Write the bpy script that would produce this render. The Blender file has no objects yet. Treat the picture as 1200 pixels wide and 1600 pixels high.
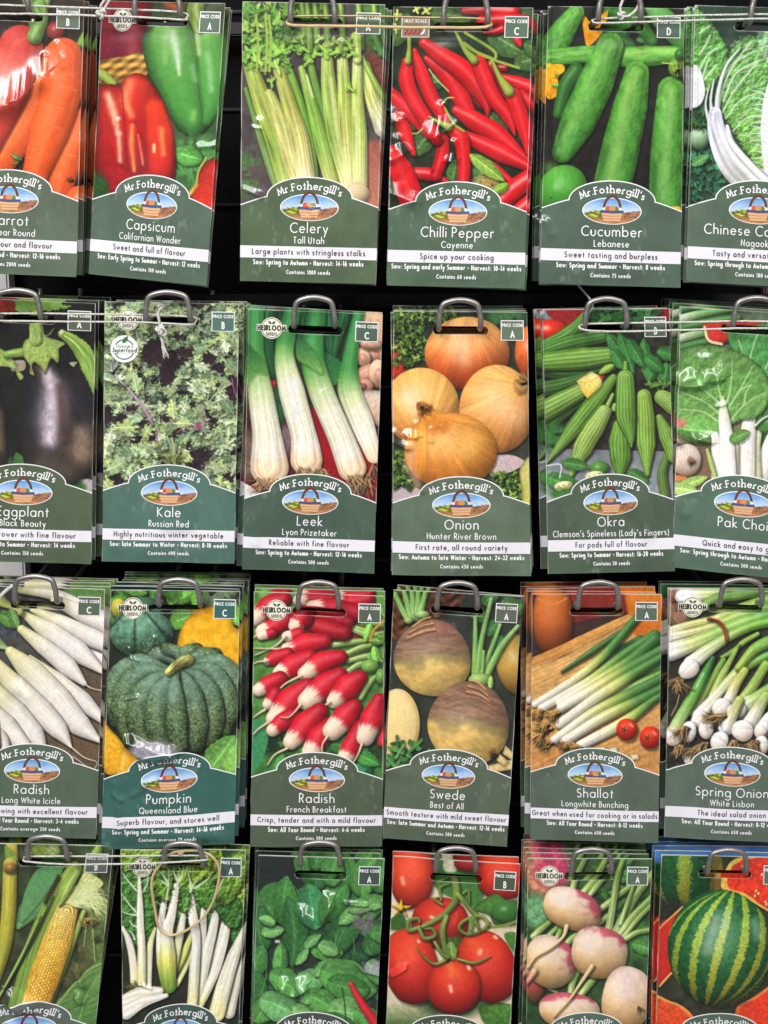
import bpy, math, random
import numpy as np
from mathutils import Vector

# ------------------------------------------------------------------ camera, light, exposure
scene = bpy.context.scene
PITCH = math.radians(12.4)      # the phone looks down a little at the rack
DIST = 0.88
FPX = 2200.0                    # focal length in pixels of the 1200 x 1600 photograph
cam_d = bpy.data.cameras.new("camera")
cam = bpy.data.objects.new("camera", cam_d)
scene.collection.objects.link(cam)
cam.location = (0.0, -DIST * math.cos(PITCH), DIST * math.sin(PITCH))
cam.rotation_euler = (math.pi / 2 - PITCH, 0, 0)
cam_d.sensor_fit = 'VERTICAL'
cam_d.sensor_height = 36.0
cam_d.sensor_width = 27.0
cam_d.lens = FPX / 1600.0 * 36.0
cam_d.clip_start = 0.02
cam_d.clip_end = 50.0
scene.camera = cam

world = bpy.data.worlds.new("World")
scene.world = world
world.use_nodes = True
world.node_tree.nodes["Background"].inputs[0].default_value = (0.92, 0.95, 1.0, 1)
world.node_tree.nodes["Background"].inputs[1].default_value = 0.20


def area_light(name, loc, target, size, size_y, power, col):
    d = bpy.data.lights.new(name, 'AREA')
    d.shape = 'RECTANGLE'
    d.size = size
    d.size_y = size_y
    d.energy = power
    d.color = col
    o = bpy.data.objects.new(name, d)
    scene.collection.objects.link(o)
    o.location = loc
    o.rotation_euler = (Vector(target) - Vector(loc)).to_track_quat('-Z', 'Y').to_euler()
    return o


area_light("ceiling_light", (-0.75, -1.45, 1.75), (0, 0, 0), 0.35, 1.7, 26, (1.0, 0.97, 0.93))
area_light("ceiling_light", (0.85, -1.65, 1.85), (0, 0, 0), 0.35, 1.7, 26, (1.0, 0.98, 0.95))
area_light("front_fill_light", (-0.5, -2.3, 1.6), (0, 0, -0.1), 2.0, 0.8, 48, (0.98, 0.98, 1.0))  # unseen lamp added behind the camera for fill and glints on the film

scene.view_settings.view_transform = 'Standard'
scene.view_settings.look = 'None'
scene.view_settings.exposure = 0.14
scene.view_settings.gamma = 1.0
scene.view_settings.use_curve_mapping = False
scene.render.engine = 'CYCLES'
scene.cycles.max_bounces = 6


def unproject(px, py, y=0.0):
    """a pixel of the 1200 x 1600 photograph onto the vertical plane at depth y (metres)"""
    a, b = (px - 600.0) / FPX, -(py - 800.0) / FPX
    c, s = math.cos(PITCH), math.sin(PITCH)
    d = (a, c + b * s, -s + b * c)
    k = (y - cam.location[1]) / d[1]
    return Vector((cam.location[0] + k * d[0], y, cam.location[2] + k * d[2]))

# ------------------------------------------------------------------ printed pictures (procedural colour fields)
PW, PH = 83.0, 168.0            # a packet in millimetres
KPX = 5                         # picture samples per millimetre
ART_H = 126.0                   # the picture covers the upper part of a packet

_rng = np.random.RandomState(7)
_TAB = _rng.rand(256, 256).astype(np.float32)


def vnoise(x, y, seed=0):
    x = np.asarray(x, np.float32) + seed * 17.31
    y = np.asarray(y, np.float32) + seed * 41.77
    xi, yi = np.floor(x).astype(int), np.floor(y).astype(int)
    fx, fy = x - xi, y - yi
    fx, fy = fx * fx * (3 - 2 * fx), fy * fy * (3 - 2 * fy)
    a, b = _TAB[yi & 255, xi & 255], _TAB[yi & 255, (xi + 1) & 255]
    c, d = _TAB[(yi + 1) & 255, xi & 255], _TAB[(yi + 1) & 255, (xi + 1) & 255]
    return (a + (b - a) * fx) * (1 - fy) + (c + (d - c) * fx) * fy


def fbm(x, y, seed=0, o=3):
    v, a, t = 0, 0.5, 0
    for k in range(o):
        v = v + a * vnoise(x * 2 ** k, y * 2 ** k, seed + k * 3)
        t += a
        a *= 0.5
    return v / t


def spline(pts, n=6, closed=False):
    p = np.array(pts, float)
    if len(p) < 3:
        k = np.linspace(0, 1, n + 1)[:, None]
        return p[0] * (1 - k) + p[-1] * k
    m = len(p)
    out = []
    rng = range(m) if closed else range(m - 1)
    for i in rng:
        if closed:
            a, b, c, d = p[i - 1], p[i], p[(i + 1) % m], p[(i + 2) % m]
        else:
            b, c = p[i], p[i + 1]
            a = p[i - 1] if i else 2 * b - c
            d = p[i + 2] if i + 2 < m else 2 * c - b
        for k in range(n):
            t = k / n
            out.append(0.5 * (2 * b + (c - a) * t + (2 * a - 5 * b + 4 * c - d) * t * t + (3 * b - a - 3 * c + d) * t ** 3))
    if not closed:
        out.append(p[-1])
    return np.array(out)


def radii(r, n):
    r = r if hasattr(r, '__len__') else [r, r]
    return np.interp(np.linspace(0, 1, n), np.linspace(0, 1, len(r)), r)


def homog(src, dst):
    A, B = [], []
    for (x, y), (u, v) in zip(src, dst):
        A += [[x, y, 1, 0, 0, 0, -u * x, -u * y], [0, 0, 0, x, y, 1, -v * x, -v * y]]
        B += [u, v]
    return np.append(np.linalg.solve(np.array(A, float), np.array(B, float)), 1).reshape(3, 3)


def ramp(cols, s):
    """cols: one colour, or a list of colours / (position, colour) pairs"""
    if not isinstance(cols, list):
        return np.array(cols, np.float32) / 255 * np.ones(s.shape + (1,), np.float32)
    if len(cols[0]) == 2:
        pos = [c[0] for c in cols]
        cc = [c[1] for c in cols]
    else:
        pos = np.linspace(0, 1, len(cols))
        cc = cols
    cc = np.array(cc, np.float32) / 255
    return np.stack([np.interp(s, pos, cc[:, k]) for k in range(3)], -1).astype(np.float32)


LIGHT = np.array((-0.35, -0.5, 0.79))


class Art:
    def __init__(self, corners, ox, oy, sc, seed):
        self.rng = random.Random(seed)
        self.seed = seed
        self.W, self.H = int(PW * KPX), int(ART_H * KPX)
        mm = [(0, 0), (PW, 0), (PW, PH), (0, PH)]
        h = homog(mm, corners)
        jj, ii = np.meshgrid(np.arange(self.W) + .5, np.arange(self.H) + .5)
        x, y = jj / KPX, ii / KPX
        w = h[2, 0] * x + h[2, 1] * y + h[2, 2]
        self.X = (((h[0, 0] * x + h[0, 1] * y + h[0, 2]) / w - ox) * sc).astype(np.float32)
        self.Y = (((h[1, 0] * x + h[1, 1] * y + h[1, 2]) / w - oy) * sc).astype(np.float32)
        self.px = float(abs(self.X[0, -1] - self.X[0, 0]) / self.W)     # crop units per sample
        self.img = np.zeros((self.H, self.W, 3), np.float32)

    # -- helpers
    def box(self, x0, y0, x1, y1):
        m = (self.X > x0) & (self.X < x1) & (self.Y > y0) & (self.Y < y1)
        r, c = np.where(m.any(1))[0], np.where(m.any(0))[0]
        if len(r) == 0 or len(c) == 0:
            return None
        return (slice(r[0], r[-1] + 1), slice(c[0], c[-1] + 1))

    def comp(self, sl, a, col):
        a = a[..., None]
        self.img[sl] = self.img[sl] * (1 - a) + np.clip(col, 0, 1) * a

    def bg(self, top, bot=None, noise=0.25, f=60, seed=1):
        k = (self.Y - self.Y.min()) / (self.Y.max() - self.Y.min())
        c = ramp([top, bot or top], k)
        n = fbm(self.X / f, self.Y / f, self.seed + seed, 4)[..., None]
        self.img[:] = c * (1 - noise + 2 * noise * n)

    def mottle(self, x, y, rx, ry, col, f=30, amount=1.0, thr=0.45, seed=3):
        """soft patch of blurred colour"""
        sl = self.box(x - rx * 1.3, y - ry * 1.3, x + rx * 1.3, y + ry * 1.3)
        if sl is None:
            return
        X, Y = self.X[sl], self.Y[sl]
        d = np.sqrt(((X - x) / rx) ** 2 + ((Y - y) / ry) ** 2)
        n = fbm(X / f, Y / f, self.seed + seed, 3)
        a = np.clip((1.15 - d) / 0.5, 0, 1) * np.clip((n - thr) / 0.15 + .5, 0, 1) * amount
        self.comp(sl, a, ramp(col, np.zeros_like(X)) * (0.7 + 0.6 * fbm(X / f * 3, Y / f * 3, seed + 9))[..., None])

    def _lit(self, col, nx, ny, nz, amb, spec, sp, scol=(255, 250, 240), L=LIGHT):
        L = np.array(L) / np.linalg.norm(L)
        d = np.clip((nx * L[0] + ny * L[1] + nz * L[2] + .3) / 1.3, 0, 1)
        col = col * (amb + (1.12 - amb) * d)[..., None]
        if spec:
            hx, hy, hz = L[0], L[1], L[2] + 1
            q = math.sqrt(hx * hx + hy * hy + hz * hz)
            s = np.clip((nx * hx + ny * hy + nz * hz) / q, 0, 1) ** sp * spec
            col = col + (np.array(scol) / 255 - col) * np.clip(s, 0, 1)[..., None]
        return col

    def tube(self, pts, r, cols, amb=.45, spec=.25, sp=30, stripes=0, sf=10, rough=0, rf=8, sh=.5, soft=None, a=1.0,
             L=LIGHT, fn=None, edge=.0, bumpf=0, n=12, flat=False):
        p = spline(pts, n)
        rr = radii(r, len(p))
        pad = max(rr) + 24
        sl = self.box(p[:, 0].min() - pad, p[:, 1].min() - pad, p[:, 0].max() + pad, p[:, 1].max() + pad)
        if sl is None:
            return
        X, Y = self.X[sl], self.Y[sl]

        def field(X, Y):
            best = np.full(X.shape, 1e9, np.float32)
            S = np.zeros_like(X)
            NX = np.zeros_like(X)
            NY = np.zeros_like(X)
            R = np.ones_like(X)
            T = np.zeros_like(X)
            ns = len(p) - 1
            for i in range(ns):
                ax, ay = p[i]
                vx, vy = p[i + 1] - p[i]
                l2 = vx * vx + vy * vy + 1e-9
                t = np.clip(((X - ax) * vx + (Y - ay) * vy) / l2, 0, 1)
                dx, dy = X - ax - t * vx, Y - ay - t * vy
                ri = rr[i] + (rr[i + 1] - rr[i]) * t
                d = np.sqrt(dx * dx + dy * dy)
                key = d - ri
                m = key < best
                best = np.where(m, key, best)
                S = np.where(m, (i + t) / ns, S)
                R = np.where(m, ri, R)
                NX = np.where(m, dx, NX)
                NY = np.where(m, dy, NY)
                T = np.where(m, np.sign(vx * dy - vy * dx) * d, T)
            R = np.maximum(R, 1e-3)
            return best, S, NX / R, NY / R, T / R, R
        sd, S, nx, ny, T, R = field(X, Y)
        if rough:
            sd = sd + (vnoise(X / rf, Y / rf, self.seed + 5) - .5) * rough
        if sh:
            sds = field(X - 9, Y - 13)[0]
            self.comp(sl, np.clip(1 - (sds + 4) / 16, 0, 1) * sh * a, np.zeros(X.shape + (3,), np.float32) + .04)
        al = np.clip(.5 - sd / (soft or self.px * 1.2), 0, 1) * a
        col = ramp(cols, S)
        if fn is not None:
            col = fn(col, S, T, X, Y)
        if stripes:
            v = fbm(T * sf + 50, S * 3 + 20, self.seed + len(pts), 2)[..., None] - .5
            col = col * (1 + stripes * 2 * v)
        if not flat:
            nx, ny = np.clip(nx, -1, 1), np.clip(ny, -1, 1)
            if bumpf:
                e = fbm(X / bumpf, Y / bumpf, self.seed + 2, 2)
                gy, gx = np.gradient(e)
                nx, ny = nx * .9 + gx * 1.6, ny * .9 + gy * 1.6
            q = nx * nx + ny * ny
            nz = np.sqrt(np.clip(1 - q, 0, 1))
            col = self._lit(col, nx, ny, nz, amb, spec, sp, L=L)
            if edge:
                col = col * (1 - edge * np.clip(np.abs(T), 0, 1) ** 4)[..., None]
        self.comp(sl, al, col)

    def line(self, pts, w, col, a=1.0, n=6):
        self.tube(pts, w, col, sh=0, flat=True, a=a, n=n)

    def glow(self, pts, r, col, a=.8):
        """soft highlight in the printed picture"""
        p = spline(pts, 5)
        rr = radii(r, len(p))
        pad = max(rr) * 2.2
        sl = self.box(p[:, 0].min() - pad, p[:, 1].min() - pad, p[:, 0].max() + pad, p[:, 1].max() + pad)
        if sl is None:
            return
        X, Y = self.X[sl], self.Y[sl]
        best = np.full(X.shape, 9.0, np.float32)
        for i in range(len(p) - 1):
            vx, vy = p[i + 1] - p[i]
            t = np.clip(((X - p[i][0]) * vx + (Y - p[i][1]) * vy) / (vx * vx + vy * vy + 1e-9), 0, 1)
            d = np.hypot(X - p[i][0] - t * vx, Y - p[i][1] - t * vy) / np.maximum(rr[i] + (rr[i + 1] - rr[i]) * t, 1)
            best = np.minimum(best, d)
        k = .75 + .5 * fbm(X / 25, Y / 40, self.seed + 31, 2)
        self.comp(sl, np.exp(-best ** 2 * 1.6) * a * np.clip(k, 0, 1.15), ramp(col, np.zeros_like(X)))

    def ell(self, cx, cy, rx, ry, cols, rot=0, amb=.4, spec=.35, sp=40, fn=None, sh=.5, a=1.0, sq=2.0, wob=0, L=LIGHT, soft=None, flat=False):
        m = max(rx, ry) + 26
        sl = self.box(cx - m, cy - m, cx + m, cy + m)
        if sl is None:
            return
        X, Y = self.X[sl], self.Y[sl]
        c, s = math.cos(math.radians(rot)), math.sin(math.radians(rot))

        def uv(X, Y):
            dx, dy = X - cx, Y - cy
            u, v = (dx * c + dy * s) / rx, (-dx * s + dy * c) / ry
            q = (np.abs(u) ** sq + np.abs(v) ** sq) ** (1 / sq)
            if wob:
                th = np.arctan2(v, u)
                q = q / (1 + wob * (np.sin(2 * th + self.seed) * .5 + np.sin(3 * th + 2.1 * self.seed) * .4))
            return u, v, q
        u, v, q = uv(X, Y)
        if sh:
            qs = uv(X - 10, Y - 16)[2]
            self.comp(sl, np.clip(1 - (qs - .97) * min(rx, ry) / 18, 0, 1) * sh * a, np.zeros(X.shape + (3,), np.float32) + .04)
        al = np.clip(.5 - (q - 1) * min(rx, ry) / (soft or self.px * 1.2), 0, 1) * a
        col = ramp(cols, np.clip(v * .5 + .5, 0, 1))
        if fn is not None:
            col = fn(col, u, v, X, Y)
        if not flat:
            nu, nv = u, v
            nx, ny = nu * c - nv * s, nu * s + nv * c
            nz = np.sqrt(np.clip(1 - nx * nx - ny * ny, 0, 1))
            col = self._lit(col, nx, ny, nz, amb, spec, sp, L=L)
        self.comp(sl, al, col)

    def poly(self, pts, cols, smooth=True, bevel=0, dark=.45, sh=.3, noise=.12, f=18, a=1.0, ang=90, n=5, soft=None, fn=None, jag=0, jf=12):
        p = spline(pts, n, True) if smooth else np.array(pts, float)
        x0, y0, x1, y1 = p[:, 0].min(), p[:, 1].min(), p[:, 0].max(), p[:, 1].max()
        sl = self.box(x0 - 24, y0 - 24, x1 + 24, y1 + 24)
        if sl is None:
            return
        X, Y = self.X[sl], self.Y[sl]

        def sdf(X, Y):
            if jag:
                X = X + (vnoise(X / jf, Y / jf, self.seed + 61) - .5) * jag * 2
                Y = Y + (vnoise(X / jf, Y / jf, self.seed + 67) - .5) * jag * 2
            d = np.full(X.shape, 1e9, np.float32)
            ins = np.zeros(X.shape, bool)
            for i in range(len(p)):
                ax, ay = p[i]
                bx, by = p[(i + 1) % len(p)]
                vx, vy = bx - ax, by - ay
                t = np.clip(((X - ax) * vx + (Y - ay) * vy) / (vx * vx + vy * vy + 1e-9), 0, 1)
                d = np.minimum(d, np.hypot(X - ax - t * vx, Y - ay - t * vy))
                if ay != by:
                    ins ^= ((ay > Y) != (by > Y)) & (X < vx * (Y - ay) / (by - ay) + ax)
            return np.where(ins, -d, d)
        if sh:
            self.comp(sl, np.clip(1 - (sdf(X - 8, Y - 12) + 3) / 16, 0, 1) * sh * a, np.zeros(X.shape + (3,), np.float32) + .04)
        d = sdf(X, Y)
        al = np.clip(.5 - d / (soft or self.px * 1.2), 0, 1) * a
        th = math.radians(ang)
        k = X * math.cos(th) + Y * math.sin(th)
        kk = p[:, 0] * math.cos(th) + p[:, 1] * math.sin(th)
        col = ramp(cols, np.clip((k - kk.min()) / (kk.max() - kk.min() + 1e-6), 0, 1))
        if fn is not None:
            col = fn(col, -d, X, Y)
        col = col * (1 + noise * 2 * (fbm(X / f, Y / f, self.seed + 11, 3) - .5))[..., None]
        if bevel:
            col = col * (1 - dark * np.exp(np.clip(d, -999, 0) / bevel * 1.5))[..., None]
        self.comp(sl, al, col)

    def leaf(self, x, y, ln, wd, ang, col, rib=None, veins=.25, sh=.4, curve=0.0, jag=0):
        t = math.radians(ang)
        dx, dy = math.cos(t), math.sin(t)
        pts, r = [], []
        for k, q in zip((0, .2, .45, .7, .9, 1), (.25, .8, 1, .75, .3, .02)):
            b = curve * ln * (k - .5) ** 2
            pts.append((x + dx * ln * k - dy * b, y + dy * ln * k + dx * b))
            r.append(max(wd * q, .5))
        rc = np.array(rib or [min(255, c * 1.45 + 25) for c in col]) / 255

        def fn(c, S, T, X, Y):
            v = np.abs(((S * 7 - np.abs(T) * 1.3) % 1) - .5)
            k = np.exp(-(v / .09) ** 2) * veins + np.exp(-(T / .09) ** 2) * min(1, veins * 2.4)
            c = c * (1.0 + .12 * np.sign(T) * np.clip(np.abs(T) * 3, 0, 1))[..., None]
            c = c * (1 + .35 * (fbm(X / 14, Y / 14, 3, 2) - .5))[..., None]
            return c + (rc - c) * np.clip(k, 0, 1)[..., None]
        self.tube(pts, r, tuple(col), amb=.75, spec=.05, fn=fn, sh=sh, rough=jag, rf=9, n=3)

    def lobed(self, x, y, r, ang, col, el=1.5, k=5, edge=.3, sh=.45, dp=.38, jag=0):
        """jagged many lobed leaf (kale, parsley)"""
        R = self.rng
        pts = []
        m = k * 4
        for i in range(m):
            th = 2 * math.pi * i / m
            q = r * (1 - dp + dp * math.cos(k * th + .5)) * R.uniform(.75, 1.2)
            a, b = q * math.cos(th) * el, q * math.sin(th)
            t = math.radians(ang)
            pts.append((x + a * math.cos(t) - b * math.sin(t), y + a * math.sin(t) + b * math.cos(t)))
        ec = np.array([min(255, c * 1.25 + 20) for c in col]) / 255

        def fn(c, d, X, Y):
            e = np.exp(-d / 5.0) * edge
            return c + (ec - c) * np.clip(e, 0, 1)[..., None]
        self.poly(pts, col, smooth=True, n=2, sh=sh, noise=.3, f=16, fn=fn, jag=jag, jf=9)
        t = math.radians(ang)
        self.line([(x - math.cos(t) * r * el * .8, y - math.sin(t) * r * el * .8), (x + math.cos(t) * r * el * .8, y + math.sin(t) * r * el * .8)],
                  r * .035 + 1, tuple(min(255, c * 1.3 + 15) for c in col), a=.8, n=2)

    def hair(self, x, y, ang, spread, n, ln, w, col, curl=.3, x2=0):
        R = self.rng
        for i in range(n):
            a = math.radians(ang + R.uniform(-spread, spread))
            l = ln * R.uniform(.5, 1.1)
            px, py = x + R.uniform(-x2, x2), y + R.uniform(-x2, x2) * .3
            b = a + R.uniform(-curl, curl) * 2
            k = R.uniform(.6, 1.2)
            self.tube([(px, py), (px + math.cos(a) * l * .5, py + math.sin(a) * l * .5),
                       (px + math.cos(a) * l * .5 + math.cos(b) * l * .5, py + math.sin(a) * l * .5 + math.sin(b) * l * .5)],
                      [w, w * .8, w * .3], tuple(min(255, c * k) for c in col), sh=.25, flat=True, n=3)

    def scatter(self, n, x0, y0, x1, y1, r0, r1, cols, kind='lobed', avoid=(), **kw):
        R = self.rng
        for i in range(n):
            x, y = R.uniform(x0, x1), R.uniform(y0, y1)
            if any(math.hypot((x - ax) / arx, (y - ay) / ary) < 1 for ax, ay, arx, ary in avoid):
                continue
            c = R.choice(cols)
            k = R.uniform(.78, 1.18)
            c = tuple(min(255, q * k) for q in c)
            r = R.uniform(r0, r1)
            if kind == 'lobed':
                self.lobed(x, y, r, R.uniform(0, 360), c, **kw)
            else:
                self.leaf(x, y, r * 2, r * kw.get('wr', .45), R.uniform(0, 360), c, veins=kw.get('veins', .2))

    def finish(self):
        """fine natural texture and print grain over the whole picture"""
        g = np.random.RandomState(self.seed).rand(self.H, self.W, 1).astype(np.float32)
        a = fbm(self.X / 7, self.Y / 7, self.seed + 90, 2)[..., None] - .5
        c = fbm(self.X / 26, self.Y / 30, self.seed + 95, 3)[..., None] - .5
        w = fbm(self.X / 60, self.Y / 60, self.seed + 99, 2)[..., None] - .5
        im = self.img * (1 + .09 * (g - .5) + .12 * a + .11 * c)
        im = im * (1 + w * np.array((.05, 0, -.05)))
        lum = im.mean(-1, keepdims=True)
        im = lum + (im - lum) * 1.0
        im = im + .04 * (im - .38) * (1 - np.abs(2 * lum - 1))
        return np.clip(im, 0, 1).astype(np.float32)

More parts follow.
